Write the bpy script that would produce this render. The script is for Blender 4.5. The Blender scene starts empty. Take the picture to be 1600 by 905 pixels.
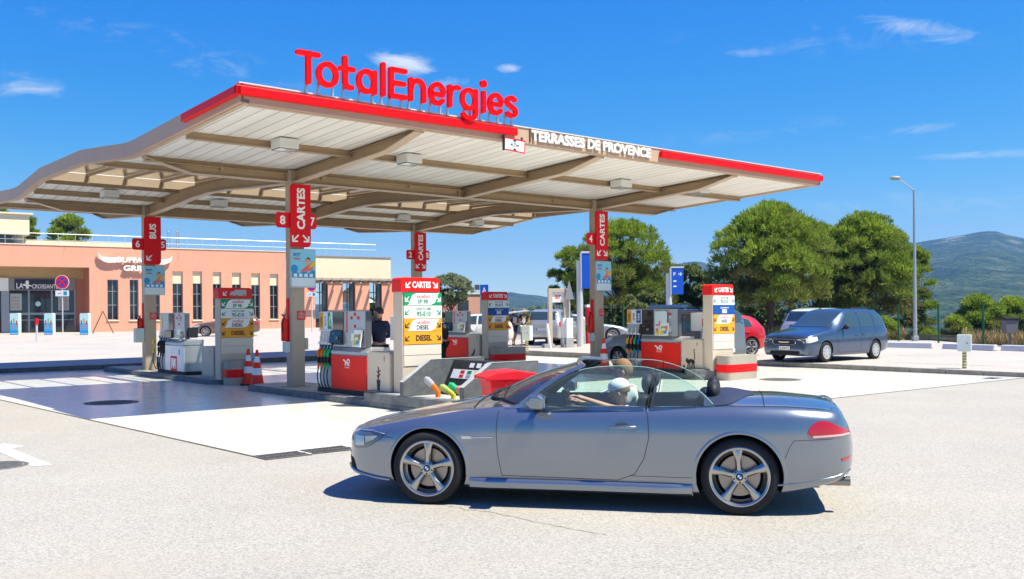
import bpy, bmesh, math, random
import numpy as np
from mathutils import Vector, Matrix, noise
R = math.radians
random.seed(7)
S = bpy.context.scene
C = S.collection

# ------------------------------------------------------------ camera
CAMZ = 1.77
FPX = 1500.0          # focal length in photo pixels (photo 1600 wide)
ROLL = 0.0078         # radians
cam_d = bpy.data.cameras.new('camera'); cam = bpy.data.objects.new('camera', cam_d); C.objects.link(cam)
cam_d.sensor_width = 36; cam_d.lens = 36 * FPX / 1600
cam_d.shift_y = 34.5 / 1600
cam_d.clip_start = 0.1; cam_d.clip_end = 20000
cam.matrix_world = Matrix.Translation((0, 0, CAMZ)) @ Matrix.Rotation(R(90), 4, 'X') @ Matrix.Rotation(-ROLL, 4, 'Z')
S.camera = cam

# ------------------------------------------------------------ light
SUNV = Vector((0.536, -0.20, 1.0)).normalized()     # towards the sun
elev = math.asin(SUNV.z); azim = math.atan2(SUNV.x, SUNV.y)
sd = bpy.data.lights.new('sun', 'SUN'); sd.energy = 4.7; sd.angle = R(0.53); sd.color = (1.0, 0.955, 0.775)
sun = bpy.data.objects.new('sun', sd); C.objects.link(sun)
sun.rotation_euler = SUNV.to_track_quat('Z', 'Y').to_euler(); sun.location = (20, -10, 40)
W = bpy.data.worlds.new('World'); S.world = W; W.use_nodes = True; W.cycles.sampling_method = 'MANUAL'; W.cycles.sample_map_resolution = 256
nt = W.node_tree; nt.nodes.clear()
def N(t, **k):
    n = nt.nodes.new(t)
    for a, b in k.items(): setattr(n, a, b)
    return n
out = N('ShaderNodeOutputWorld'); bg = N('ShaderNodeBackground'); bg.inputs[1].default_value = 0.075
sky = N('ShaderNodeTexSky', sky_type='NISHITA', sun_disc=False)
sky.sun_elevation = elev; sky.sun_rotation = azim; sky.altitude = 300; sky.air_density = 0.7; sky.dust_density = 0.1; sky.ozone_density = 3.0
# a few thin clouds: noise in view-direction space, gathered in the places the sky has them
tc = N('ShaderNodeTexCoord')
def vmath(op, a, b=None):
    n = N('ShaderNodeVectorMath', operation=op)
    for i, v in enumerate((a, b)):
        if v is None: continue
        if hasattr(v, 'links'): nt.links.new(v, n.inputs[i])
        else: n.inputs[i].default_value = v
    return n
def fmath(op, a, b=None, c=None, clamp=False):
    n = N('ShaderNodeMath', operation=op); n.use_clamp = clamp
    for i, v in enumerate((a, b, c)):
        if v is None: continue
        if hasattr(v, 'links'): nt.links.new(v, n.inputs[i])
        else: n.inputs[i].default_value = v
    return n.outputs[0]
def ray(px, py):
    dx, dy = px - 800, py - 487
    return Vector(((dx - ROLL * dy) / FPX, 1.0, -(dy + ROLL * dx) / FPX))
# deepen the sky: the clear southern sky of the photograph is a stronger blue than the model's
EXPO = 1.00; SKYS = 0.075; kk = SKYS * 2 ** 0.8
sp_ = N('ShaderNodeSeparateColor'); nt.links.new(sky.outputs[0], sp_.inputs[0])
r3 = fmath('MULTIPLY', fmath('POWER', fmath('MULTIPLY', sp_.outputs[0], kk), 3.6), 13.5)
rr_ = fmath('DIVIDE', r3, fmath('ADD', 1.0, fmath('DIVIDE', r3, 1.0)))
gx_ = fmath('MULTIPLY', sp_.outputs[1], kk); gg_ = fmath('MULTIPLY', gx_, fmath('MULTIPLY_ADD', gx_, .36, .90))
bb_ = fmath('MULTIPLY', fmath('POWER', fmath('MULTIPLY', sp_.outputs[2], kk), .26), 1.02)
hs = N('ShaderNodeCombineColor')
for i_, v_ in enumerate((rr_, gg_, bb_)): nt.links.new(fmath('DIVIDE', v_, SKYS * 2 ** EXPO), hs.inputs[i_])
total = None
# (direction given by a point of the sky, half-width, half-height, slope, strength)
clouds = [(632, 98, 66, 24, 0.10, 1.0), (795, 108, 28, 11, 0.0, .9), (45, 138, 66, 30, .15, .62), (700, 128, 60, 12, .05, .5),
          (1440, 45, 105, 20, 0.30, .62), (1545, 241, 110, 10, 0.03, .6), (1420, 205, 80, 9, -.08, .5), (300, 85, 300, 34, .2, .32),
          (1170, 82, 46, 9, .05, .42), (1450, 318, 280, 24, .02, .42), (1250, 60, 260, 30, .1, .28), (1180, 205, 200, 22, -.03, .25)]
gen = tc.outputs['Generated']
st_ = vmath('MULTIPLY', gen, (22, 22, 62))
nz = N('ShaderNodeTexNoise'); nz.inputs['Scale'].default_value = 1.0; nz.inputs['Detail'].default_value = 9; nz.inputs['Roughness'].default_value = .70; nz.inputs['Distortion'].default_value = .8
nt.links.new(st_.outputs[0], nz.inputs['Vector'])
for (px, py, hw, hh, sl, st) in clouds:
    d = ray(px, py).normalized()
    ex = Vector((d.y, -d.x, 0)).normalized(); ez = ex.cross(d)
    if ez.z < 0: ez = -ez
    ex2 = (ex - ez * sl).normalized(); ez2 = (ez + ex * sl).normalized()
    u_ = fmath('MULTIPLY', vmath('DOT_PRODUCT', vmath('SUBTRACT', gen, tuple(d)).outputs[0], tuple(ex2)).outputs['Value'], FPX / hw)
    v_ = fmath('MULTIPLY', vmath('DOT_PRODUCT', vmath('SUBTRACT', gen, tuple(d)).outputs[0], tuple(ez2)).outputs['Value'], FPX / hh)
    r2 = fmath('MULTIPLY_ADD', u_, u_, fmath('MULTIPLY', v_, v_))
    gate = fmath('GREATER_THAN', vmath('DOT_PRODUCT', gen, tuple(d)).outputs['Value'], 0)
    q = fmath('MULTIPLY', fmath('MULTIPLY', fmath('SUBTRACT', 1.0, r2, clamp=True), st), gate)
    total = q if total is None else fmath('MAXIMUM', total, q)
q = fmath('MULTIPLY', fmath('SUBTRACT', fmath('MULTIPLY_ADD', total, .34, nz.outputs['Fac']), .585), 2.6, clamp=True)
total = fmath('MULTIPLY', q, fmath('MULTIPLY', total, 1.2, clamp=True))
mx = N('ShaderNodeMix', data_type='RGBA'); nt.links.new(total, mx.inputs[0]); nt.links.new(hs.outputs[0], mx.inputs[6]); mx.inputs[7].default_value = (5.9, 6.3, 6.8, 1)
nt.links.new(mx.outputs[2], bg.inputs[0]); nt.links.new(bg.outputs[0], out.inputs[0])
vs = S.view_settings; vs.view_transform = 'Standard'; vs.look = 'None'; vs.gamma = 1; vs.use_curve_mapping = False; vs.exposure = EXPO
S.cycles.use_denoising = True
S.cycles.max_bounces = 8; S.cycles.transparent_max_bounces = 16; S.cycles.volume_bounces = 0; S.cycles.caustics_reflective = False; S.cycles.caustics_refractive = False
S.cycles.sample_clamp_indirect = 6

# ------------------------------------------------------------ geometry of the site
A0 = R(40.5)                                   # direction of the canopy's long side
U = Vector((math.cos(A0), math.sin(A0), 0)); V = Vector((-math.sin(A0), math.cos(A0), 0))
PB = Vector((-4.85, 21.5, 0))                  # foot of the front left column
def P(t, w, z=0): return PB + U * t + V * w + Vector((0, 0, z))
def G(px, py, z=0.0):
    d = ray(px, py); Y = (z - CAMZ) / d.z
    return Vector((d.x * Y, Y, z))
def lot_z(y): return 0.14 + 0.006 * (y - 30)
def GL(px, py):                                # point of the parking area
    d = ray(px, py); Y = (CAMZ - 0.14 + 0.18) / (0.006 - d.z)
    return Vector((d.x * Y, Y, lot_z(Y)))
def at(px, py, Y):
    d = ray(px, py); return Vector((d.x * Y, Y, CAMZ + d.z * Y))
def on_line(px, t):                            # w of the point of line P(t, .) seen in column px
    k = (px - 800) / FPX; b = PB + U * t
    # (b.x + V.x w) = k (b.y + V.y w)
    return (k * b.y - b.x) / (V.x - k * V.y)

# ------------------------------------------------------------ materials
MATS = {}
def nodes(m):
    m.use_nodes = True; return m.node_tree, m.node_tree.nodes['Principled BSDF']
def mat(name, col, rough=.5, metal=0., coat=0., var=0., vscale=8., bump=0., bscale=60., emit=0., spec=None, alpha=None):
    if name in MATS: return MATS[name]
    m = bpy.data.materials.new(name); t, b = nodes(m)
    b.inputs['Base Color'].default_value = (*col, 1); b.inputs['Roughness'].default_value = rough; b.inputs['Metallic'].default_value = metal
    b.inputs['Coat Weight'].default_value = coat; b.inputs['Coat Roughness'].default_value = .05
    if spec is None and not coat and metal == 0: spec = .25
    if spec is not None: b.inputs['Specular IOR Level'].default_value = spec
    if var or bump:
        tcn = t.nodes.new('ShaderNodeTexCoord')
    if var:
        nz = t.nodes.new('ShaderNodeTexNoise'); nz.inputs['Scale'].default_value = vscale; nz.inputs['Detail'].default_value = 6; nz.inputs['Roughness'].default_value = .65
        t.links.new(tcn.outputs['Object'], nz.inputs['Vector'])
        mr = t.nodes.new('ShaderNodeMapRange'); mr.inputs[1].default_value = .3; mr.inputs[2].default_value = .7; mr.inputs[3].default_value = 1 - var; mr.inputs[4].default_value = 1 + var * .6
        t.links.new(nz.outputs['Fac'], mr.inputs[0])
        mm = t.nodes.new('ShaderNodeVectorMath'); mm.operation = 'SCALE'; mm.inputs[0].default_value = col
        t.links.new(mr.outputs[0], mm.inputs['Scale']); t.links.new(mm.outputs[0], b.inputs['Base Color'])
    if bump:
        n2 = t.nodes.new('ShaderNodeTexNoise'); n2.inputs['Scale'].default_value = bscale; n2.inputs['Detail'].default_value = 3
        t.links.new(tcn.outputs['Object'], n2.inputs['Vector'])
        bp = t.nodes.new('ShaderNodeBump'); bp.inputs['Strength'].default_value = bump; bp.inputs['Distance'].default_value = .01
        t.links.new(n2.outputs['Fac'], bp.inputs['Height']); t.links.new(bp.outputs[0], b.inputs['Normal'])
    if emit:
        b.inputs['Emission Color'].default_value = (*col, 1); b.inputs['Emission Strength'].default_value = emit
    MATS[name] = m; return m
def glass_mat(name, tint, trans=.75, rough=.02, refl=1.45):
    m = bpy.data.materials.new(name); m.use_nodes = True; t = m.node_tree; t.nodes.clear()
    o = t.nodes.new('ShaderNodeOutputMaterial'); tr = t.nodes.new('ShaderNodeBsdfTransparent'); gl = t.nodes.new('ShaderNodeBsdfGlossy')
    df = t.nodes.new('ShaderNodeBsdfDiffuse'); df.inputs[0].default_value = (*[c * .5 for c in tint], 1)
    tr.inputs[0].default_value = (*tint, 1); gl.inputs['Roughness'].default_value = rough; gl.inputs[0].default_value = (1, 1, 1, 1)
    fr = t.nodes.new('ShaderNodeFresnel'); fr.inputs[0].default_value = refl
    m1 = t.nodes.new('ShaderNodeMixShader'); m1.inputs[0].default_value = 1 - trans; t.links.new(tr.outputs[0], m1.inputs[1]); t.links.new(df.outputs[0], m1.inputs[2])
    m2 = t.nodes.new('ShaderNodeMixShader'); t.links.new(fr.outputs[0], m2.inputs[0]); t.links.new(m1.outputs[0], m2.inputs[1]); t.links.new(gl.outputs[0], m2.inputs[2])
    t.links.new(m2.outputs[0], o.inputs[0]); MATS[name] = m; return m

# ------------------------------------------------------------ mesh builder
class MB:
    def __init__(s): s.v = []; s.f = []; s.m = []; s.T = Matrix.Identity(4)
    def add(s, vs, fs, mi=0):
        o = len(s.v); s.v += [tuple(s.T @ Vector(p)) for p in vs]
        s.f += [[i + o for i in f] for f in fs]; s.m += [mi] * len(fs); return s
    def box(s, c, d, mi=0, rz=0.):
        x, y, z = [a / 2 for a in d]; ca, sa = math.cos(rz), math.sin(rz)
        vs = [(c[0] + a * x * ca - b * y * sa, c[1] + a * x * sa + b * y * ca, c[2] + e * z) for a, b, e in
              [(-1, -1, -1), (1, -1, -1), (1, 1, -1), (-1, 1, -1), (-1, -1, 1), (1, -1, 1), (1, 1, 1), (-1, 1, 1)]]
        return s.add(vs, [(0, 3, 2, 1), (4, 5, 6, 7), (0, 1, 5, 4), (1, 2, 6, 5), (2, 3, 7, 6), (3, 0, 4, 7)], mi)
    def bx(s, x0, x1, y0, y1, z0, z1, mi=0): return s.box(((x0 + x1) / 2, (y0 + y1) / 2, (z0 + z1) / 2), (x1 - x0, y1 - y0, z1 - z0), mi)
    def prism(s, pts, a0, a1, axis='y', mi=0, cap=None):
        # pts 2d polygon; axis: the extruded axis; 'y': pts=(x,z); 'x': pts=(y,z); 'z': pts=(x,y)
        n = len(pts)
        f = {'y': lambda p, a: (p[0], a, p[1]), 'x': lambda p, a: (a, p[0], p[1]), 'z': lambda p, a: (p[0], p[1], a)}[axis]
        ar = sum(pts[i][0] * pts[(i + 1) % n][1] - pts[(i + 1) % n][0] * pts[i][1] for i in range(n))
        if ar < 0: pts = pts[::-1]
        vs = [f(p, a0) for p in pts] + [f(p, a1) for p in pts]
        fs = [list(range(n))[::-1], list(range(n, 2 * n))] + [(i, (i + 1) % n, n + (i + 1) % n, n + i) for i in range(n)]
        if (axis == 'y') != (a1 < a0): fs = [list(q)[::-1] for q in fs]
        return s.add(vs, fs, mi)
    def tube(s, path, r, n=8, mi=0, cap=True):
        path = [Vector(p) for p in path]; rs = r if isinstance(r, (list, tuple)) else [r] * len(path)
        vs = []; fs = []; up = None
        for i, p in enumerate(path):
            d = (path[min(i + 1, len(path) - 1)] - path[max(i - 1, 0)]).normalized()
            if up is None: up = Vector((0, 0, 1)) if abs(d.z) < .9 else Vector((1, 0, 0))
            a = d.cross(up).normalized(); b = a.cross(d).normalized(); up = b
            for k in range(n):
                t = 2 * math.pi * k / n; vs.append(p + (a * math.cos(t) + b * math.sin(t)) * rs[i])
        for i in range(len(path) - 1):
            for k in range(n):
                fs.append((i * n + k, i * n + (k + 1) % n, (i + 1) * n + (k + 1) % n, (i + 1) * n + k))
        if cap: fs += [list(range(n))[::-1], [len(vs) - n + k for k in range(n)]]
        return s.add(vs, fs, mi)
    def cyl(s, c, r, h, n=24, mi=0, r2=None): return s.tube([c, (c[0], c[1], c[2] + h)], [r, r if r2 is None else r2], n, mi)
    def lathe(s, prof, n=32, axis='z', c=(0, 0, 0), mi=0, closed=False):
        # prof: (radius, height) pairs
        vs = []; fs = []
        for (r, h) in prof:
            for k in range(n):
                t = 2 * math.pi * k / n; a, b = r * math.cos(t), r * math.sin(t)
                vs.append((c[0] + a, c[1] + b, c[2] + h) if axis == 'z' else (c[0] + a, c[1] + h, c[2] + b) if axis == 'y' else (c[0] + h, c[1] + a, c[2] + b))
        m = len(prof)
        for i in range(m if closed else m - 1):
            j = (i + 1) % m
            for k in range(n):
                q = (i * n + k, i * n + (k + 1) % n, j * n + (k + 1) % n, j * n + k)
                fs.append(q if axis != 'y' else q[::-1])
        return s.add(vs, fs, mi)
    def sphere(s, c, r, n=16, m=10, mi=0):
        if not isinstance(r, (list, tuple)): r = (r, r, r)
        vs = [(c[0], c[1], c[2] - r[2])]; fs = []
        for i in range(1, m):
            p = math.pi * i / m - math.pi / 2
            for k in range(n):
                t = 2 * math.pi * k / n; vs.append((c[0] + r[0] * math.cos(p) * math.cos(t), c[1] + r[1] * math.cos(p) * math.sin(t), c[2] + r[2] * math.sin(p)))
        vs.append((c[0], c[1], c[2] + r[2]))
        for k in range(n): fs.append((0, 1 + (k + 1) % n, 1 + k))
        for i in range(m - 2):
            for k in range(n): fs.append((1 + i * n + k, 1 + i * n + (k + 1) % n, 1 + (i + 1) * n + (k + 1) % n, 1 + (i + 1) * n + k))
        l = len(vs) - 1
        for k in range(n): fs.append((l, 1 + (m - 2) * n + k, 1 + (m - 2) * n + (k + 1) % n))
        return s.add(vs, fs, mi)
    def grid(s, rows, mi=0, flip=False):
        n = len(rows[0]); vs = [p for r in rows for p in r]; fs = []
        for i in range(len(rows) - 1):
            for k in range(n - 1):
                q = (i * n + k, i * n + k + 1, (i + 1) * n + k + 1, (i + 1) * n + k); fs.append(q[::-1] if flip else q)
        return s.add(vs, fs, mi)
    def ribbon(s, pts, w, y0, y1, mi=0, closed=False, caps=True):
        # a flat stroke in the x-z plane with round ends, between y0 (front) and y1 (back)
        pts = [Vector(p) for p in pts]; n = len(pts); L = []; Rr = []
        for i, p in enumerate(pts):
            a = pts[i - 1] if (i or closed) else p; b = pts[(i + 1) % n] if (i < n - 1 or closed) else p
            d = (b - a).normalized(); nn = Vector((-d.y, d.x)); L.append(p + nn * w / 2); Rr.append(p - nn * w / 2)
        if closed:
            vs = []; fs = []
            for y in (y0, y1): vs += [(q.x, y, q.y) for q in L] + [(q.x, y, q.y) for q in Rr]
            for i in range(n):
                j = (i + 1) % n
                fs += [(i, j, n + j, n + i), (2 * n + i, 3 * n + i, 3 * n + j, 2 * n + j), (i, 2 * n + i, 2 * n + j, j), (n + i, n + j, 3 * n + j, 3 * n + i)]
            return s.add(vs, fs, mi)
        poly = list(Rr)
        if caps:
            d = (pts[-1] - pts[-2]).normalized(); a0 = math.atan2(-d.x, d.y)   # from right normal sweeping forward
            nn = Vector((-d.y, d.x))
            poly += [pts[-1] + (-nn * math.cos(t) + d * math.sin(t)) * w / 2 for t in (R(30), R(60), R(90), R(120), R(150))]
        poly += L[::-1]
        if caps:
            d = (pts[0] - pts[1]).normalized(); nn = Vector((-d.y, d.x))
            poly += [pts[0] + (-nn * math.cos(t) + d * math.sin(t)) * w / 2 for t in (R(30), R(60), R(90), R(120), R(150))]
        return s.prism([(p.x, p.y) for p in poly], y0, y1, 'y', mi)
    def build(s, name, mats, parent=None, smooth=0, bevel=0., seg=2, loc=None, rot=None, label=None, weld=False):
        me = bpy.data.meshes.new(name); me.from_pydata(s.v, [], s.f)
        mats = mats if isinstance(mats, (list, tuple)) else [mats]
        for m in mats: me.materials.append(m)
        me.polygons.foreach_set('material_index', s.m)
        if weld:
            bm = bmesh.new(); bm.from_mesh(me); bmesh.ops.remove_doubles(bm, verts=bm.verts, dist=1e-5); bm.to_mesh(me); bm.free()
        me.validate(); me.update()
        if smooth: smooth_by_angle(me, smooth)
        o = bpy.data.objects.new(name, me); C.objects.link(o)
        if parent: o.parent = parent
        if loc: o.location = loc
        if rot: o.rotation_euler = rot
        if bevel:
            b = o.modifiers.new('bevel', 'BEVEL'); b.width = bevel; b.segments = seg; b.limit_method = 'ANGLE'; b.angle_limit = R(40); b.harden_normals = False
        if label: o['label'] = label
        return o
def smooth_by_angle(me, deg):
    me.polygons.foreach_set('use_smooth', [True] * len(me.polygons))
    bm = bmesh.new(); bm.from_mesh(me); a = R(deg)
    for e in bm.edges:
        e.smooth = not (len(e.link_faces) != 2 or e.calc_face_angle(0) > a)
    bm.to_mesh(me); bm.free()
def thing(name, label, cat, loc=(0, 0, 0), rz=0., group=None):
    o = bpy.data.objects.new(name, None); C.objects.link(o); o.location = loc; o.rotation_euler = (0, 0, rz); o.empty_display_size = .3
    o['label'] = label; o['category'] = cat
    if group: o['group'] = group
    return o
def tag(o, label, cat, group=None, kind=None):
    if label: o['label'] = label
    if cat: o['category'] = cat
    if group: o['group'] = group
    if kind: o['kind'] = kind
    return o
def struct(o): o['kind'] = 'structure'; return o
def copy_tree(o, parent=None, loc=None, rz=None, label=None):
    c = o.copy(); C.objects.link(c); c.parent = parent
    if loc is not None: c.location = loc
    if rz is not None: c.rotation_euler = (0, 0, rz)
    if label: c['label'] = label
    for ch in list(o.children): copy_tree(ch, c)
    return c
def text_geo(txt, size, bold=.0, sx=1., align='CENTER', spacing=1.):
    cu = bpy.data.curves.new('lettering', 'FONT'); cu.body = txt; cu.size = size; cu.align_x = align; cu.align_y = 'CENTER'
    cu.offset = bold * size; cu.space_character = spacing; cu.resolution_u = 3; cu.fill_mode = 'FRONT'
    ob = bpy.data.objects.new('lettering', cu); C.objects.link(ob)
    dg = bpy.context.evaluated_depsgraph_get(); me = bpy.data.meshes.new_from_object(ob.evaluated_get(dg))
    vs = [(v.co.x * sx, v.co.y) for v in me.vertices]; fs = [tuple(p.vertices) for p in me.polygons]
    bpy.data.objects.remove(ob); bpy.data.curves.remove(cu); bpy.data.meshes.remove(me)
    return vs, fs
def put_text(mb, txt, x, z, size, y, bold=.02, sx=1., mi=0, rot=0., depth=0., align='CENTER', spacing=1., fit=None):
    """letters in the x-z plane facing -y, centred on (x, z); depth makes them solid"""
    vs, fs = text_geo(txt, size, bold, sx, align, spacing)
    if not vs: return mb
    x0 = min(v[0] for v in vs); x1 = max(v[0] for v in vs); z0 = min(v[1] for v in vs); z1 = max(v[1] for v in vs)
    k = 1.; kz = 1.
    if fit:
        k = fit[0] / (x1 - x0); kz = fit[1] / (z1 - z0) if len(fit) > 1 else 1.
    cx, cz = ((x0 + x1) / 2 if align == 'CENTER' else x0), (z0 + z1) / 2
    c, s_ = math.cos(rot), math.sin(rot)
    q = [((a - cx) * k, (b - cz) * kz) for a, b in vs]
    pts = [(x + a * c - b * s_, y, z + a * s_ + b * c) for a, b in q]
    if depth:
        n = len(pts); back = [(p[0], y + depth, p[2]) for p in pts]
        from collections import Counter
        ed = Counter(); 
        for f in fs:
            for i in range(len(f)): ed[tuple(sorted((f[i], f[(i + 1) % len(f)])))] += 1
        side = [(a, b, b + n, a + n) for (a, b), c_ in ed.items() if c_ == 1]
        mb.add(pts + back, list(fs) + side, mi)
    else: mb.add(pts, fs, mi)
    return mb
def rrect(x0, x1, z0, z1, r, corners=(1, 1, 1, 1), n=5):
    """rounded rectangle, corners: bl, br, tr, tl"""
    pts = []
    for (cx, cz, a, on) in ((x0, z0, 180, corners[0]), (x1, z0, 270, corners[1]), (x1, z1, 0, corners[2]), (x0, z1, 90, corners[3])):
        if not on: pts.append((cx, cz)); continue
        ox = cx + (r if cx == x0 else -r); oz = cz + (r if cz == z0 else -r)
        for k in range(n + 1):
            t = R(a + 90 * k / n); pts.append((ox + r * math.cos(t), oz + r * math.sin(t)))
    return pts
def arrow(mb, x, z, s, y0, y1, ang, mi=0):
    """thick arrow of length s pointing along ang"""
    d = Vector((math.cos(ang), math.sin(ang))); n = Vector((-d.y, d.x)); c = Vector((x, z)); w = s * .085
    tip = c + d * s * .5; tail = c - d * s * .5
    a = tip - (d + n).normalized() * s * .62; b = tip - (d - n).normalized() * s * .62
    da = (tip - a).normalized(); db = (tip - b).normalized()
    def bar(p, q, yy):
        dd = (q - p).normalized(); nn = Vector((-dd.y, dd.x)) * w
        mb.prism([tuple(p + nn), tuple(p - nn), tuple(q - nn), tuple(q + nn)], yy, y1, 'y', mi)
    bar(tail, tip - d * w, y0); bar(a, tip + da * w, y0 - .0006); bar(b, tip + db * w, y0 - .0012)
# ============================================================ GROUND
def ground_mat(name, col, speck, sc=220., rough=.85, stain=.10, bump=.35, warm=None, dark=.45, pits=0.):
    m = bpy.data.materials.new(name); t, b = nodes(m); L = t.links.new
    tcn = t.nodes.new('ShaderNodeTexCoord'); geo = t.nodes.new('ShaderNodeNewGeometry')
    n1 = t.nodes.new('ShaderNodeTexNoise'); n1.inputs['Scale'].default_value = sc * .25; n1.inputs['Detail'].default_value = 5; n1.inputs['Roughness'].default_value = .8; L(geo.outputs['Position'], n1.inputs['Vector'])
    vo = t.nodes.new('ShaderNodeTexVoronoi'); vo.inputs['Scale'].default_value = sc * .38; L(geo.outputs['Position'], vo.inputs['Vector'])
    n2 = t.nodes.new('ShaderNodeTexNoise'); n2.inputs['Scale'].default_value = .35; n2.inputs['Detail'].default_value = 7; n2.inputs['Roughness'].default_value = .6; L(geo.outputs['Position'], n2.inputs['Vector'])
    cr = t.nodes.new('ShaderNodeValToRGB'); e = cr.color_ramp.elements
    e[0].position = .0; e[0].color = (*[c * dark for c in speck], 1); e[1].position = 1; e[1].color = (*[min(1, c * 1.35) for c in col], 1)
    e2 = e.new(.30); e2.color = (*speck, 1); e3 = e.new(.52); e3.color = (*col, 1)
    sep = t.nodes.new('ShaderNodeSeparateColor'); L(vo.outputs['Color'], sep.inputs[0])
    mxx = t.nodes.new('ShaderNodeMath'); mxx.operation = 'MULTIPLY_ADD'; mxx.inputs[1].default_value = .45; L(sep.outputs[0], mxx.inputs[0])
    sub = t.nodes.new('ShaderNodeMath'); sub.operation = 'MULTIPLY_ADD'; sub.inputs[1].default_value = 1.2; sub.inputs[2].default_value = -.32; L(n1.outputs['Fac'], sub.inputs[0])
    L(sub.outputs[0], mxx.inputs[2]); L(mxx.outputs[0], cr.inputs[0])
    mr = t.nodes.new('ShaderNodeMapRange'); mr.inputs[1].default_value = .32; mr.inputs[2].default_value = .68; mr.inputs[3].default_value = 1 - stain; mr.inputs[4].default_value = 1 + stain * .5; L(n2.outputs['Fac'], mr.inputs[0])
    sc_ = t.nodes.new('ShaderNodeVectorMath'); sc_.operation = 'SCALE'; L(cr.outputs[0], sc_.inputs[0]); L(mr.outputs[0], sc_.inputs['Scale'])
    last = sc_.outputs[0]
    if warm:
        n3 = t.nodes.new('ShaderNodeTexNoise'); n3.inputs['Scale'].default_value = .55; n3.inputs['Detail'].default_value = 3; L(geo.outputs['Position'], n3.inputs['Vector'])
        m3 = t.nodes.new('ShaderNodeMapRange'); m3.inputs[1].default_value = .52; m3.inputs[2].default_value = .72; m3.inputs[4].default_value = .5; L(n3.outputs['Fac'], m3.inputs[0])
        mm = t.nodes.new('ShaderNodeMix'); mm.data_type = 'RGBA'; L(m3.outputs[0], mm.inputs[0]); L(last, mm.inputs[6]); mm.inputs[7].default_value = (*warm, 1); last = mm.outputs[2]
    L(last, b.inputs['Base Color']); b.inputs['Roughness'].default_value = rough
    bp = t.nodes.new('ShaderNodeBump'); bp.inputs['Strength'].default_value = bump; bp.inputs['Distance'].default_value = .006; L(mxx.outputs[0], bp.inputs['Height']); L(bp.outputs[0], b.inputs['Normal'])
    MATS[name] = m; return m
asphalt = ground_mat('asphalt', (.372, .342, .306), (.27, .248, .22), 190, stain=.09, warm=(.36, .31, .26))
lotmat = ground_mat('lot_asphalt', (.43, .385, .35), (.36, .315, .285), 90, stain=.10)
# poured concrete: smooth, slightly glossy, with stains, drips and saw-cut joints
def concrete_mat():
    m = ground_mat('apron_concrete', (.76, .73, .65), (.75, .72, .64), 30, rough=.45, stain=.08, bump=.012, dark=.9)
    t = m.node_tree; L = t.links.new; b = t.nodes['Principled BSDF']; geo = t.nodes.new('ShaderNodeNewGeometry')
    src = b.inputs['Base Color'].links[0].from_socket
    n = t.nodes.new('ShaderNodeTexNoise'); n.inputs['Scale'].default_value = 1.6; n.inputs['Detail'].default_value = 9; n.inputs['Roughness'].default_value = .72; L(geo.outputs['Position'], n.inputs['Vector'])
    r = t.nodes.new('ShaderNodeMapRange'); r.inputs[1].default_value = .60; r.inputs[2].default_value = .74; r.inputs[4].default_value = .38; L(n.outputs['Fac'], r.inputs[0])
    mm = t.nodes.new('ShaderNodeMix'); mm.data_type = 'RGBA'; L(r.outputs[0], mm.inputs[0]); L(src, mm.inputs[6]); mm.inputs[7].default_value = (.46, .44, .41, 1)
    L(mm.outputs[2], b.inputs['Base Color'])
    r2 = t.nodes.new('ShaderNodeMapRange'); r2.inputs[3].default_value = .17; r2.inputs[4].default_value = .30; L(n.outputs['Fac'], r2.inputs[0]); L(r2.outputs[0], b.inputs['Roughness'])
    b.inputs['Specular IOR Level'].default_value = .6; b.inputs['Coat Weight'].default_value = .12; b.inputs['Coat Roughness'].default_value = .12
    return m
apronmat = concrete_mat()
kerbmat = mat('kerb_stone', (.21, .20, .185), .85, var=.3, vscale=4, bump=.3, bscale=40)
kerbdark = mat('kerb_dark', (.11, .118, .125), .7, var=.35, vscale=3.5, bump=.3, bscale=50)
whitepaint = mat('road_paint', (.62, .61, .59), .6, var=.18, vscale=7)

# terrain: plateau that falls away behind the fence and rises again to the mountains
ridge = [(-30, 30), (-12, 30), (-6, 40), (-2, 62), (0, 66), (2.2, 48), (3.4, 58), (6, 85), (9, 150), (11, 172), (13.5, 120), (16, 95), (19, 130), (22.3, 212), (24.1, 233), (25.6, 247), (26.2, 254), (26.8, 252), (27.4, 238), (28.2, 221), (31, 200), (36, 180), (45, 90), (60, 40)]
def ridge_h(a):
    for (a0, h0), (a1, h1) in zip(ridge, ridge[1:]):
        if a0 <= a <= a1:
            t = (a - a0) / (a1 - a0); return h0 + (h1 - h0) * t
    return 30.
def sm(a, b, x):
    t = min(1, max(0, (x - a) / (b - a))); return t * t * (3 - 2 * t)
def terr(x, y):
    r = math.hypot(x, y); a = math.degrees(math.atan2(x, y))
    edge = 41 + sm(14, -8, a) * 24 + sm(-8, -20, a) * 120
    h = -.12 - 32 * sm(edge, edge + 220, r)
    if r > 500 and -60 < a < 60:
        k = sm(700, 3400, r); nz = noise.fractal(Vector((x * .0016, y * .0016, 3)), 1.0, 2.0, 6)
        rh = ridge_h(a) * math.cos(R(a))
        foot = 50 * sm(600, 1500, r) * (.35 + .65 * sm(17, 24, a)) * (1 + .5 * nz)
        h += foot + (rh + 32) * (k ** 1.6) * (1 + .12 * nz * (1 - .55 * sm(3000, 3400, r))) * (1 if r < 3500 else sm(5200, 3500, r)) - foot * k
        h += 6 * noise.fractal(Vector((x * .008, y * .008, 9)), 1.0, 2.0, 4) * sm(500, 1500, r)
    return h
tm = MB(); rows = []
rr = [0, 8, 20, 35] + list(np.geomspace(41, 4200, 120))
angs = [-180, -150, -120, -90, -75] + list(np.arange(-60, 60.01, .4)) + [75, 90, 120, 150, 180]
for r in rr: rows.append([(r * math.sin(R(a)), r * math.cos(R(a)), terr(r * math.sin(R(a)), r * math.cos(R(a)))) for a in angs])
tm.grid(rows, flip=True)
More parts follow.
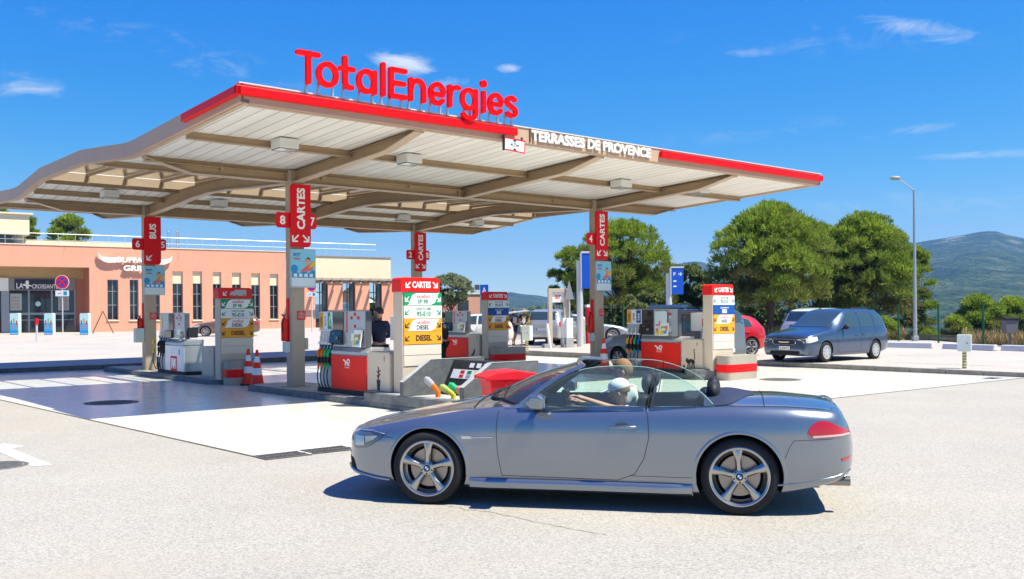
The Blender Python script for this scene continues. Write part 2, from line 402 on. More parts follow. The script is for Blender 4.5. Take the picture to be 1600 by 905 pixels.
def forest_mat():
    m = bpy.data.materials.new('forest_slope'); t, b = nodes(m); L = t.links.new; geo = t.nodes.new('ShaderNodeNewGeometry')
    vo = t.nodes.new('ShaderNodeTexVoronoi'); vo.inputs['Scale'].default_value = .075; vo.inputs['Detail'].default_value = 2; L(geo.outputs['Position'], vo.inputs['Vector'])
    n = t.nodes.new('ShaderNodeTexNoise'); n.inputs['Scale'].default_value = .012; n.inputs['Detail'].default_value = 10; n.inputs['Roughness'].default_value = .7; L(geo.outputs['Position'], n.inputs['Vector'])
    cr = t.nodes.new('ShaderNodeValToRGB'); e = cr.color_ramp.elements; e[0].position = .40; e[0].color = (.018, .035, .014, 1); e[1].position = .66; e[1].color = (.14, .14, .08, 1)
    x = e.new(.55); x.color = (.06, .085, .035, 1); L(n.outputs['Fac'], cr.inputs[0])
    sep = t.nodes.new('ShaderNodeSeparateXYZ'); L(geo.outputs['Position'], sep.inputs[0])
    # bare rock near the summit
    mr = t.nodes.new('ShaderNodeMapRange'); mr.inputs[1].default_value = 150; mr.inputs[2].default_value = 235; L(sep.outputs[2], mr.inputs[0])
    n3 = t.nodes.new('ShaderNodeTexNoise'); n3.inputs['Scale'].default_value = .012; n3.inputs['Detail'].default_value = 8; L(geo.outputs['Position'], n3.inputs['Vector'])
    m3 = t.nodes.new('ShaderNodeMapRange'); m3.inputs[1].default_value = .54; m3.inputs[2].default_value = .64; L(n3.outputs['Fac'], m3.inputs[0])
    mu = t.nodes.new('ShaderNodeMath'); mu.operation = 'MULTIPLY'; L(mr.outputs[0], mu.inputs[0]); L(m3.outputs[0], mu.inputs[1])
    mm = t.nodes.new('ShaderNodeMix'); mm.data_type = 'RGBA'; L(mu.outputs[0], mm.inputs[0]); L(cr.outputs[0], mm.inputs[6]); mm.inputs[7].default_value = (.33, .29, .27, 1)
    L(mm.outputs[2], b.inputs['Base Color']); b.inputs['Roughness'].default_value = 1; b.inputs['Specular IOR Level'].default_value = 0
    bp = t.nodes.new('ShaderNodeBump'); bp.inputs['Strength'].default_value = 1; bp.inputs['Distance'].default_value = 9; L(vo.outputs['Distance'], bp.inputs['Height']); L(bp.outputs[0], b.inputs['Normal'])
    return m
o = tm.build('hills', forest_mat(), smooth=60); struct(o)
hz = MB(); hz.bx(-4700, 4700, -4700, 4700, -90, 330); hzm = bpy.data.materials.new('haze_air'); hzm.use_nodes = True; t = hzm.node_tree; t.nodes.clear()
pv = t.nodes.new('ShaderNodeVolumePrincipled'); pv.inputs['Density'].default_value = .00018; pv.inputs['Color'].default_value = (.24, .52, 1.0, 1); pv.inputs['Anisotropy'].default_value = .2
t.links.new(pv.outputs[0], t.nodes.new('ShaderNodeOutputMaterial').inputs['Volume']); hzo = hz.build('haze', hzm); tag(hzo, None, None, kind='stuff'); hzo['label'] = 'thin blue haze over the far hills'

# asphalt forecourt
gm = MB(); gm.add([(-60, -25, 0), (60, -25, 0), (60, 22, 0), (30, 48, 0), (-10, 62, 0), (-60, 40, 0)], [(0, 1, 2, 3, 4, 5)])
struct(gm.build('ground', asphalt))
# concrete apron, 4 mm above
Ap = G(415, 718); 
KA = G(0, 584); KB = KA + (U * 18.55)      # foot of the left kerb line
a2 = (Vector((G(0, 625).x, G(0, 625).y, 0)) - Ap).normalized()
au = (G(1310, 622) - Ap).normalized()
# right kerb line
K1 = G(1600, 590); K2 = G(805, 555); kd = (K2 - K1).normalized(); kl = (G(185, 578) - KA).normalized(); kl = (G(485, 564.5) - KA).normalized()
def isect(p, d, q, e):
    k = ((q.x - p.x) * e.y - (q.y - p.y) * e.x) / (d.x * e.y - d.y * e.x); return p + d * k
corner = isect(KA, kl, K1, kd); aL = isect(Ap, a2, KA, kl); aR = isect(Ap, au, K1, kd)
zz = Vector((0, 0, .004))
am = MB(); am.add([Ap + zz, aR + zz, corner + zz, aL + zz], [(0, 1, 2, 3)])
struct(am.build('concrete_apron', apronmat))
# dark joint round the apron
jm = MB()
def strip(mb, a, b, w, z, mi=0):
    d = (b - a).normalized(); n = Vector((-d.y, d.x, 0)) * w / 2; zv = Vector((0, 0, z))
    mb.add([a - n + zv, b - n + zv, b + n + zv, a + n + zv], [(0, 1, 2, 3)], mi)
strip(jm, Ap, aL, .035, .008); strip(jm, Ap - au * .02, aR, .025, .0085)
struct(jm.build('pavement_joint', mat('joint', (.16, .13, .095), .9, var=.5, vscale=5)))
jm = MB()
for w in (-3.2, 2.2, 7.6, 13.):
    pa = P(-20, w); pb = P(30, w); 
    a_ = isect(pa, U, Ap, a2); b_ = isect(pa, U, K1, kd)
    strip(jm, a_ + U * .1, b_ - U * .1, .012, .007)
for t in (-2., 5., 15.):
    a_ = isect(P(t, 0), V, Ap, au); b_ = isect(P(t, 0), V, KA, kl)
    strip(jm, a_ + V * .1, b_ - V * .1, .012, .0062)
struct(jm.build('pavement_saw_cut', mat('sawcut', (.30, .29, .28), .9)))
# kerbs and the raised lot behind
def kerb(name, a, b, out_n, m, w=.16, h=.13, w0=.0):
    mb = MB(); d = (b - a); L = d.length; d.normalize(); n = int(L // 1.0); 
    for i in range(n + 1):
        s0 = i * 1.0; s1 = min(L, s0 + .992)
        if s1 - s0 < .05: continue
        p = a + d * s0; q = a + d * s1; za = h + .004 + (lot_z(p.y) - .14 if w0 else 0); o_ = out_n * w
        zt = max(.1, lot_z((p.y + q.y) / 2) + .012)
        mb.add([p + Vector((0, 0, -.05)), q + Vector((0, 0, -.05)), q + Vector((0, 0, zt)), p + Vector((0, 0, zt)), p + o_ + Vector((0, 0, -.05)), q + o_ + Vector((0, 0, -.05)), q + o_ + Vector((0, 0, zt)), p + o_ + Vector((0, 0, zt))],
               [(0, 1, 2, 3), (3, 2, 6, 7), (5, 4, 7, 6), (1, 5, 6, 2), (4, 0, 3, 7)])
    o = mb.build(name, m, bevel=.02); return struct(o)
nL = Vector((-kl.y, kl.x, 0)); nR = Vector((kd.y, -kd.x, 0))
if nL.y < 0: nL = -nL
if nR.x < 0: nR = -nR
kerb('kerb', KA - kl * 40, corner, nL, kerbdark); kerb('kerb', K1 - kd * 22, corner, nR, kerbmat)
lm = MB()
e0 = KA - kl * 40 + nL * .15; e1 = corner + (nL + nR) * .14; e2_ = K1 - kd * 22 + nR * .15
far = [(36, 30), (33, 38), (24, 44.), (16, 47.5), (6, 56), (-2, 64), (-6, 90), (-14, 110), (-110, 110), (-110, e0.y)]
pts = [(e0.x, e0.y), (e1.x, e1.y), (e2_.x, e2_.y)] + far
lm.add([(x, y, lot_z(y)) for x, y in pts], [list(range(len(pts)))])
struct(lm.build('parking_lot', lotmat))

# painted lines: bays in the lot, arrow at the lower left
pm = MB()
def lot_strip(mb, a, b, w):
    d = (b - a); d.z = 0; d.normalize(); n = Vector((-d.y, d.x, 0)) * w / 2
    vs = []
    for p in (a - n, b - n, b + n, a + n): vs.append((p.x, p.y, lot_z(p.y) + .006))
    mb.add(vs, [(0, 1, 2, 3)])
for (x0, y0, x1, y1) in ((1385, 566, 1560, 572), (1400, 556, 1520, 551), (1560, 566, 1600, 562), (900, 545, 1000, 549), (60, 549, 420, 541), (820, 548, 930, 541)):
    lot_strip(pm, GL(x0, y0), GL(x1, y1), .1)
struct(pm.build('parking_marking', whitepaint))
pm = MB()
def gpoly(mb, pts, z): 
    q = [G(*p) for p in pts]; mb.add([(a.x, a.y, z) for a in q], [list(range(len(q)))])
gpoly(pm, [(-60, 690), (0, 694), (82, 727), (50, 729), (0, 707), (-60, 705)], .004)
gpoly(pm, [(2, 693.2), (40, 697.5), (18, 701.2)], .0045)
struct(pm.build('road_marking', whitepaint))

# a fine crack and some dried drips in the asphalt near the car
cm_ = MB(); rc = random.Random(4)
for (pts, w0) in (([(700, 790), (730, 797), (770, 801), (800, 808), (850, 818), (905, 829), (960, 838)], .012),):
    q = [G(*p) for p in pts]; d_ = []
    for a, b in zip(q, q[1:]):
        for i in range(6): p = a.lerp(b, i / 6); d_.append(p + Vector((rc.uniform(-.02, .02), rc.uniform(-.02, .02), 0)))
    for a, b in zip(d_, d_[1:]): strip(cm_, a, b, w0 * rc.uniform(.5, 1.1), .003)
struct(cm_.build('asphalt_crack', mat('crack', (.26, .24, .21), .9)))
# manholes and drain grates
iron = mat('cast_iron', (.15, .145, .145), .6, .3, var=.4, vscale=12, bump=.5, bscale=30)
def manhole(c, r, label, z):
    t = thing('manhole_cover', label, 'manhole cover', (c.x, c.y, z), A0)
    m = MB(); m.lathe([(0, .002), (r * .8, .002)], 32); 
    for i in range(-5, 6):
        hw = math.sqrt(max(0, (r * .76) ** 2 - (i * r * .14) ** 2))
        m.box((0, i * r * .14, .003), (2 * hw, r * .05, .004))
    m.build('lid', iron, t)
    m = MB(); m.lathe([(r * .84, .001), (r * .84, .004), (r, .004), (r, 0)], 32); m.build('ring', mat('manhole_ring', (.14, .13, .12), .7, var=.3), t); return t
manhole(G(174, 629.5), .52, 'large round manhole cover in the shaded concrete on the left', .005)
manhole(G(1219, 593.5), .52, 'round manhole cover in the sunlit concrete behind the convertible', .005)
manhole(G(-6, 728), .35, 'manhole cover cut by the left edge beside the white marking', .001)
def grate(c, label, l=.62, w=.4, z=.005):
    t = thing('drain_grate', label, 'drain grate', (c.x, c.y, z), A0)
    m = MB(); m.bx(-l / 2, l / 2, -w / 2, w / 2, -.003, .001); m.build('pit', mat('black_pit', (.05, .045, .04), .9), t)
    m = MB()
    for i in range(12): m.box((-l / 2 + (i + .5) * l / 12, 0, .004), (.018, w - .03, .006))
    m.bx(-l / 2, l / 2, -w / 2, -w / 2 + .025, .001, .008); m.bx(-l / 2, l / 2, w / 2 - .025, w / 2, .001, .008); m.bx(-l / 2, l / 2, -.012, .012, .0015, .0085)
    m.build('grid', iron, t)
g1, g2, g3 = G(441, 712.5), G(514, 703.5), G(1551, 591.5)
grate(g1, 'drain grate at the pointed corner of the concrete, farther from the car'); grate(g2, 'drain grate just in front of the convertible nose'); grate(g3, 'small drain grate by the right hand kerb', .5, .3)

# ============================================================ CANOPY
def steel_mat():
    m = mat('tan_steel', (.36, .255, .15), .42, var=.10, vscale=1.5); return m
tan = steel_mat(); tanlt = mat('tan_fascia', (.50, .335, .235), .45, var=.07, vscale=1.2); tanlit = mat('tan_steel_lit', (.50, .39, .29), .45, var=.06, vscale=2)  # flanges: the steel's tan, lightened in the colour for the light on them
red = mat('red_paint', (.66, .004, .010), .38, spec=.2); redband = mat('red_band', (.78, .003, .006), .38, spec=.2)
def panel_mat():
    m = bpy.data.materials.new('soffit_panel'); t, b = nodes(m); L = t.links.new; tcn = t.nodes.new('ShaderNodeTexCoord')
    w = t.nodes.new('ShaderNodeTexWave'); w.bands_direction = 'X'; w.inputs['Scale'].default_value = 1.05; w.wave_profile = 'SIN'; L(tcn.outputs['Object'], w.inputs['Vector'])
    r = t.nodes.new('ShaderNodeMapRange'); r.inputs[1].default_value = 0; r.inputs[2].default_value = .035; L(w.outputs['Fac'], r.inputs[0])
    mp = t.nodes.new('ShaderNodeMapping'); mp.inputs['Scale'].default_value = (3.3, .25, 1); L(tcn.outputs['Object'], mp.inputs[0])
    n = t.nodes.new('ShaderNodeTexNoise'); n.inputs['Scale'].default_value = 1.0; n.inputs['Detail'].default_value = 5; L(mp.outputs[0], n.inputs['Vector'])
    r2 = t.nodes.new('ShaderNodeMapRange'); r2.inputs[1].default_value = .3; r2.inputs[2].default_value = .7; r2.inputs[3].default_value = .86; r2.inputs[4].default_value = 1.05; L(n.outputs['Fac'], r2.inputs[0])
    mm = t.nodes.new('ShaderNodeMix'); mm.data_type = 'RGBA'; L(r.outputs[0], mm.inputs[0]); mm.inputs[6].default_value = (.38, .37, .34, 1); mm.inputs[7].default_value = (.80, .79, .75, 1)
    s = t.nodes.new('ShaderNodeVectorMath'); s.operation = 'SCALE'; L(mm.outputs[2], s.inputs[0]); L(r2.outputs[0], s.inputs['Scale']); L(s.outputs[0], b.inputs['Base Color'])
    b.inputs['Roughness'].default_value = .5
    bp = t.nodes.new('ShaderNodeBump'); bp.inputs['Strength'].default_value = .5; bp.inputs['Distance'].default_value = .01; L(r.outputs[0], bp.inputs['Height']); L(bp.outputs[0], b.inputs['Normal'])
    return m
soffit = panel_mat()
can = thing('station_canopy', 'wide tan steel canopy with red edge band, standing on four columns over the pumps', 'canopy', PB, A0)
XL, XR, YF, YBK = -3.58, 13.2, -5.0, 14.05
prof = [(-5.0, 5.20), (-.35, 4.985), (0, 4.975), (.35, 4.985), (3.0, 5.21), (3.25, 5.23), (6.6, 5.22), (6.85, 5.19), (8.7, 4.985), (9.05, 4.975), (9.4, 4.985), (14.05, 5.20)]
def zp(w):
    for (a, h), (b, k) in zip(prof, prof[1:]):
        if a <= w <= b: return h + (k - h) * (w - a) / (b - a)
    return prof[0][1] if w < prof[0][0] else prof[-1][1]
TH = .20
def slab(m, x0, x1, ws, th, mi=0, dz=0.):
    rows = []
    for w in ws: rows.append([(x0, w, zp(w) + dz), (x1, w, zp(w) + dz)])
    m.grid(rows, mi, flip=False)
    m.grid([[(x0, w, zp(w) + dz + th), (x1, w, zp(w) + dz + th)] for w in ws], mi, flip=True)
    for x in (x0, x1): m.grid([[(x, w, zp(w) + dz), (x, w, zp(w) + dz + th)] for w in ws], mi)
    for w in (ws[0], ws[-1]): m.grid([[(x0, w, zp(w) + dz), (x1, w, zp(w) + dz)], [(x0, w, zp(w) + dz + th), (x1, w, zp(w) + dz + th)]], mi)
SK0, SK1 = 3.25, 6.60
m = MB(); slab(m, XL + .06, XR - .06, [-4.94, -.35, 0, .35, 3.0, SK0], TH - .06); m.build('roof_panel', soffit, can)
m = MB(); slab(m, XL + .06, XR - .06, [SK1, 6.85, 8.7, 9.05, 9.4, 13.99], TH - .06); m.build('roof_panel', soffit, can)
# skylight: upstands, sloping bars and glazing
skyl = MB(); zs = 5.225
for (y, h) in ((SK1, .20), (SK0, .05)): skyl.bx(XL + .08, XR - .08, y - .03, y + .03, zs - .02, zs + h)
sky_up = skyl.build('skylight_upstand', mat('upstand_paint', (.50, .38, .27), .5, var=.05), can)
nb = 17; dx = (XR - XL - .3) / nb; m = MB()
for i in range(nb + 1):
    x = XL + .15 + i * dx
    m.add([(x - .03, SK0 - .05, zs + .055), (x + .03, SK0 - .05, zs + .055), (x + .03, SK1 + .05, zs + .13), (x - .03, SK1 + .05, zs + .13),
           (x - .03, SK0 - .05, zs + .115), (x + .03, SK0 - .05, zs + .115), (x + .03, SK1 + .05, zs + .205), (x - .03, SK1 + .05, zs + .205)],
          [(0, 3, 2, 1), (4, 5, 6, 7), (0, 1, 5, 4), (1, 2, 6, 5), (2, 3, 7, 6), (3, 0, 4, 7)])
    m.bx(x - .04, x + .04, SK1 - .10, SK1 - .031, zs - .05, zs + .12)
m.build('glazing_bar', tan, sky_up)
m = MB(); m.add([(XL + .1, SK0 - .04, zs + .12), (XR - .1, SK0 - .04, zs + .12), (XR - .1, SK1 + .04, zs + .21), (XL + .1, SK1 + .04, zs + .21)], [(0, 1, 2, 3)])
m.build('skylight_glass', glass_mat('skylight', (.93, .96, 1.0), .82, .15), can)
# edge fascias
def edge(x0, x1, y0, y1, z0, z1, name='fascia', mt=None, par=can): 
    m = MB(); m.bx(x0, x1, y0, y1, z0, z1); return m.build(name, mt or tanlt, par, bevel=.006)
zt = zp(-5) + .255
m = MB(); m.prism([(XL, zp(-5) - .045), (XR, zp(-5) - .045), (XR, zt), (XL, zt)], YF - .03, YF + .07, 'y'); m.build('fascia', tanlt, can)
m = MB(); m.bx(XL, XR, YBK - .07, YBK + .03, zp(14) - .045, zp(14) + .255); m.build('fascia', tanlt, can)
for x0, x1 in ((XL - .03, XL + .05), (XR - .05, XR + .03)):
    m = MB(); ws = [YF - .03] + [p[0] for p in prof[1:-1]] + [YBK + .03]
    lo = [(w, zp(w) - .045) for w in ws]; hi = [(w, zp(w) + .255) for w in ws]
    m.prism([(w, z) for w, z in lo] + [(w, z) for w, z in hi[::-1]], x0, x1, 'x'); m.build('fascia', tanlt, can)
    xi = x1 if x0 < 0 else x0 - .09
    m = MB(); m.prism([(w, z - .012) for w, z in lo] + [(w, z + .06) for w, z in lo[::-1]], xi, xi + .09, 'x'); m.build('edge_angle', tanlit, can)
m = MB(); m.bx(XL + .05, XR - .05, YF + .07, YF + .17, zp(-5) - .057, zp(-5) + .02); m.build('edge_angle', tanlit, can)
m = MB(); m.bx(XL - .04, XR + .04, YF - .05, YF + .10, zt, zt + .022); m.build('coping', mat('coping', (.62, .57, .53), .4), can)
# red bands
zr0, zr1 = zp(-5) + .06, zp(-5) + .205
m = MB(); m.bx(XL - .12, 2.2, YF - .12, YF - .031, zr0, zr1); m.build('red_band', redband, can, bevel=.012)
m = MB(); m.bx(6.54, XR + .03, YF - .12, YF - .031, zr0, zr1); m.build('red_band', redband, can, bevel=.012)
m = MB(); wl = [YF - .12, -2.83]; m.prism([(wl[0], zr0), (wl[1], zr0 - .1), (wl[1], zr1 - .1), (wl[0], zr1)], XL - .12, XL - .031, 'x'); m.build('red_band', redband, can, bevel=.012)
# row beams
def webbeam(name, x0, x1, y, zb, zt_, taper=.95):
    m = MB(); tp = .24
    pts = [(x0, zb + tp), (x0 + taper, zb), (x1 - taper, zb), (x1, zb + tp), (x1, zt_), (x0, zt_)]
    m.prism(pts, y - .012, y + .012, 'y', 0)
    # flanges
    def fl(a, b):
        m.add([(a[0], y - .09, a[1]), (b[0], y - .09, b[1]), (b[0], y + .09, b[1]), (a[0], y + .09, a[1]), (a[0], y - .09, a[1] - .022), (b[0], y - .09, b[1] - .022), (b[0], y + .09, b[1] - .022), (a[0], y + .09, a[1] - .022)],
              [(0, 1, 2, 3), (7, 6, 5, 4), (0, 4, 5, 1), (1, 5, 6, 2), (2, 6, 7, 3), (3, 7, 4, 0)], 1)
    fl(pts[0], pts[1]); fl(pts[1], pts[2]); fl(pts[2], pts[3])
    m.bx(x0, x1, y - .09, y + .09, zt_ - .115, zt_ - .095, 0); m.bx(x0 - .012, x0 + .01, y - .1, y + .1, zb + tp - .03, zt_, 1); m.bx(x1 - .01, x1 + .012, y - .1, y + .1, zb + tp - .03, zt_, 1)
    for x in np.arange(x0 + 1.6, x1 - 1, 2.4):
        m.bx(x - .03, x + .03, y - .11, y - .012, zt_ - .16, zt_ - .09, 0)
    for x in (0, 4.8, 9.6):
        for s_ in (-1, 1): m.bx(x + s_ * .22 - .012, x + s_ * .22 + .012, y - .085, y + .085, zb, zt_ - .116, 0)
    return m.build(name, [tan, tanlit], can)
webbeam('beam', XL + .25, XR - .15, 0, 4.70, 4.975); webbeam('beam', XL + .25, XR - .15, 9.05, 4.70, 4.975)
# arms across, curved over the ridge
def armz(w):
    k = [(-4.85, 5.135), (-3.9, 4.93), (-3.7, 4.90), (-.1, 4.705), (.1, 4.705), (2.4, 4.83), (3.4, 4.90), (4.525, 4.935), (5.65, 4.90), (6.65, 4.83), (8.95, 4.705), (9.15, 4.705), (12.75, 4.90), (12.95, 4.93), (13.9, 5.135)]
    for (a, h), (b, q) in zip(k, k[1:]):
        if a <= w <= b: return h + (q - h) * (w - a) / (b - a)
    return k[0][1]
wsa = [-4.85, -3.9, -3.7, -2.4, -.12, .12, 1.2, 2.4, 3.0, 3.4, 4.0, 4.525, 5.0, 5.65, 6.05, 6.65, 7.8, 8.93, 9.17, 11, 12.75, 12.95, 13.9]
for x in (0, 4.8, 9.6):
    m = MB(); n = len(wsa)
    m.grid([[(x - .013, w, armz(w)), (x - .013, w, zp(w) - .004)] for w in wsa], 0); m.grid([[(x + .013, w, armz(w)), (x + .013, w, zp(w) - .004)] for w in wsa], 0, True)
    for dz, flp in ((.0, False), (-.024, True)): m.grid([[(x - .1, w, armz(w) + dz), (x + .1, w, armz(w) + dz)] for w in wsa], 1, flp)
    for sx in (-.1, .1): m.grid([[(x + sx, w, armz(w)), (x + sx, w, armz(w) - .024)] for w in wsa], 1)
    m.grid([[(x - .1, w, zp(w) - .05), (x + .1, w, zp(w) - .05)] for w in wsa], 0)
    m.bx(x - .1, x + .1, -4.87, -4.845, 5.10, 5.2, 1); m.bx(x - .1, x + .1, 13.895, 13.92, 5.10, 5.2, 1)
    m.build('arm', [tan, tanlit], can)
# purlins
for w in (-2.45, 2.2, 7.75, 11.6):
    m = MB(); m.bx(XL + .14, XR - .14, w - .035, w + .035, zp(w) - .12, zp(w) - .002); m.bx(XL + .14, XR - .14, w - .07, w + .07, zp(w) - .135, zp(w) - .119)
    m.build('purlin', tan, can)
for w in (SK0 - .06, SK1 + .10):
    m = MB(); m.bx(XL + .14, XR - .14, w - .04, w + .04, zp(w) - (.04 if w < 5 else .09), zp(w) - .002); m.build('purlin', tan, can)
# columns
for (x, y) in ((0, 0), (9.6, 0), (0, 9.05), (9.6, 9.05)):
    m = MB(); m.cyl((x, y, .1), .155, 4.60, 8) if 0 else None
    m.prism(rrect(x - .175, x + .175, y - .135, y + .135, .05), .08, 4.69, 'z', 0)
    m.bx(x - .2, x + .2, y - .1, y + .1, 4.69, 4.96, 0)
    for sx in (-1, 1): m.bx(x + sx * .15 - .015, x + sx * .15 + .015, y - .13, y + .13, 4.68, 4.96, 0)
    c = m.build('column', mat('column_paint', (.42, .335, .25), .5, var=.08, vscale=2.5), can, bevel=.008)
    m = MB(); m.bx(x - .26, x + .26, y - .22, y + .22, .128, .146); m.build('base_plate', tan, c)

# ceiling lights
def ceil_light(t, w, lab):
    z = zp(w) - .01; p = P(t, w)
    L_ = thing('ceiling_light', lab, 'ceiling light', (p.x, p.y, z), A0, 'box lights under the canopy')
    m = MB(); m.bx(-.20, .20, -.2, .2, -.19, 0); m.build('housing', mat('light_housing', (.62, .62, .60), .45), L_, bevel=.02)
    m = MB(); m.bx(-.18, .18, -.17, .17, -.202, -.191); m.build('lens', mat('light_lens', (.45, .55, .55), .1), L_)
    m = MB(); m.bx(-.195, .195, -.18, -.17, -.21, -.191); m.bx(-.195, .195, .17, .18, -.21, -.191); m.bx(-.195, -.185, -.17, .17, -.21, -.191); m.bx(.185, .195, -.17, .17, -.21, -.191); m.build('bezel', mat('bezel', (.25, .25, .24), .5), L_)
for t, w, lab in ((-1.66, -2.78, 'white box light under the canopy, left of the tall front column'), (1.22, -2.75, 'white box light under the canopy, just right of the tall front column'), (7.7, -2.76, 'white box light under the canopy above the blue road sign and pine'),
                  (10.4, -3.1, 'white box light nearest the right hand tip of the canopy'), (-1.67, 7.3, 'white box light under the canopy, left of the bus sign column'), (1.5, 7.5, 'white box light right of the bus sign column, leftwards of the tall column'),
                  (8.1, 7.7, 'white box light under the canopy directly left of the small rear column head'), (11.3, 7.7, 'white box light under the canopy right of the small rear column')):
    ceil_light(t, w, lab)

# rooftop lettering
def arc(cx, cz, r, a0, a1, n=14, rz=None):
    rz = rz or r; return [(cx + r * math.cos(R(a0 + (a1 - a0) * i / n)), cz + rz * math.sin(R(a0 + (a1 - a0) * i / n))) for i in range(n + 1)]
sg = thing('roof_sign', 'large red three dimensional lettering standing on the front edge of the canopy roof', 'sign', P(0, YF - .16, zt + .13), A0)
sgred = mat('sign_red', (.86, .003, .006), .5, spec=.08); sgred2 = mat('sign_red_return', (.55, .004, .008), .35)
XH, CH, SWd = .44, .56, .090
def letter(strokes, x, w=SWd):
    m = MB(); i = 0
    for s_ in strokes:
        pts, closed = (s_[1], True) if s_[0] == 'c' else (s_, False)
        m.ribbon([(x + a, b) for a, b in pts], w, -.002 * i, .075 + .002 * i, 0, closed); i += 1
    return m.build('letter', sgred, sg)
h = SWd / 2; ro = (XH - SWd) / 2; 
def bowl(cx, rx=ro, a0=0, a1=360, n=26): return arc(cx, XH / 2, rx, a0, a1, n, ro)
letter([[(h, CH - h), (.41, CH - h)], [(.232, CH - h), (.232, h)]], -2.66)
letter([('c', bowl(.215, .165)[:-1])], -2.285)
letter([[(.115, CH + .0), (.115, .16)] + arc(.215, .16, .1, 180, 285, 7), [(h - .01, XH - .065), (.275, XH - .065)]], -1.845)
letter([('c', bowl(.205, .155)[:-1]), [(.37, XH - h), (.37, h)]], -1.505)
letter([[(.06, CH + .01), (.06, h)]], -1.02)
letter([[(h, CH - h), (h, h)], [(h, CH - h), (.34, CH - h)], [(h, CH / 2), (.31, CH / 2)], [(h, h), (.34, h)]], -.835)
letter([[(h, XH - h), (h, h)], [(h, XH * .5)] + arc(.195, XH - h - .135, .135, 180, 0, 12) + [(.33, h)]], -.415)
letter([[(h + .03, XH / 2 - .01), (.335, XH / 2 - .01)] + arc(.205, XH / 2, .15, 18, 318, 20, ro)], .02)
letter([[(h, XH - h), (h, h)], [(h, XH * .45)] + arc(.2, XH - h - .14, .145, 180, 85, 6) + [(.25, XH - h)]], .465)
letter([('c', bowl(.205, .155)[:-1]), [(.37, XH - h), (.37, -.02)] + arc(.21, -.02, .16, 0, -150, 12, .12)], .755)
letter([[(.07, XH - h), (.07, h)], ('c', arc(.07, CH + .005, .028, 0, 360, 12)[:-1])], 1.25)
letter([[(h + .03, XH / 2 - .01), (.335, XH / 2 - .01)] + arc(.205, XH / 2, .15, 18, 318, 20, ro)], 1.42)
letter([arc(.175, XH - h - .082, .105, 35, 265, 10, .082) + arc(.175, h + .082, .115, 85, -145, 10, .083)], 1.845)
m = MB()
for x in (-2.43, -2.2, -1.92, -1.72, -1.4, -1.13, -.94, -.78, -.52, -.36, -.09, .12, .35, .52, .9, 1.05, 1.32, 1.53, 1.74, 1.93, 2.1):
    m = MB(); m.bx(x - .018, x + .018, .11, .15, -.12, .10); m.bx(x - .035, x + .035, .10, .20, -.13, -.108); m.build('support_leg', mat('galvanised', (.55, .56, .57), .35, .7), sg)
if 0: m.build('support_leg', mat('galvanised', (.55, .56, .57), .35, .7), sg)
nm = thing('name_sign', 'white capital letters on the tan front edge, naming the rest area', 'sign', P(2.6, YF - .031, zp(-5) + .12), A0)
m = MB(); put_text(m, 'TERRASSES DE PROVENCE', 1.80, .0, .3, -.05, bold=.03, depth=.03, fit=(3.6, .215)); m.build('lettering', mat('white_letters', (.85, .85, .83), .4), nm)
m = MB(); m.bx(-.02, .0, -.03, 0, -.14, .14); m.build('end_strip', mat('sign_end', (.2, .15, .12), .5), nm)
hs_ = thing('height_limit_sign', 'white plate with red border giving the clearance, hung under the front edge', 'sign', P(2.12, YF - .10, zp(-5) - .14), A0 - .0)
m = MB(); m.bx(-.27, .27, -.01, .01, -.13, .13); m.build('panel', mat('sign_white', (.78, .78, .78), .4), hs_, rot=(0, R(3), 0))
m = MB()
for a in ((-.27, .27, .105, .13), (-.27, .27, -.13, -.105)): m.bx(a[0], a[1], -.013, -.0105, a[2], a[3])
for a in ((-.27, -.25), (.25, .27)): m.bx(a[0], a[1], -.0132, -.0105, -.104, .104)
m.build('border', red, hs_, rot=(0, R(3), 0))
m = MB(); put_text(m, '4,7m', 0, 0, .13, -.0125, bold=.02, fit=(.22, .085)); m.add([(-.05, -.0125, .1), (.05, -.0125, .1), (0, -.0125, .055)], [(0, 2, 1)]); m.add([(-.05, -.0125, -.1), (.05, -.0125, -.1), (0, -.0125, -.055)], [(0, 1, 2)])
m.build('lettering', mat('black_text', (.02, .02, .02), .5), hs_)
m = MB(); m.bx(-.28, -.26, -.02, .04, -.12, .18); m.bx(.2, .22, .0, .04, 0, .18); m.build('bracket', mat('dark_metal', (.06, .06, .065), .5, .5), hs_)
# ============================================================ VEHICLES
def interp(tab, x):
    """monotone cubic through (x, value) pairs"""
    n = len(tab)
    if x <= tab[0][0]: return tab[0][1]
    if x >= tab[-1][0]: return tab[-1][1]
    for i in range(n - 1):
        if tab[i][0] <= x <= tab[i + 1][0]: break
    def sl(j): return (tab[j + 1][1] - tab[j][1]) / (tab[j + 1][0] - tab[j][0])
    def tg(j):
        if j == 0: return sl(0)
        if j == n - 1: return sl(n - 2)
        a, b = sl(j - 1), sl(j)
        return 0 if a * b <= 0 else 2 * a * b / (a + b)
    h = tab[i + 1][0] - tab[i][0]; t = (x - tab[i][0]) / h; y0, y1 = tab[i][1], tab[i + 1][1]; m0, m1 = tg(i) * h, tg(i + 1) * h
    return (2 * t**3 - 3 * t**2 + 1) * y0 + (t**3 - 2 * t**2 + t) * m0 + (-2 * t**3 + 3 * t**2) * y1 + (t**3 - t**2) * m1
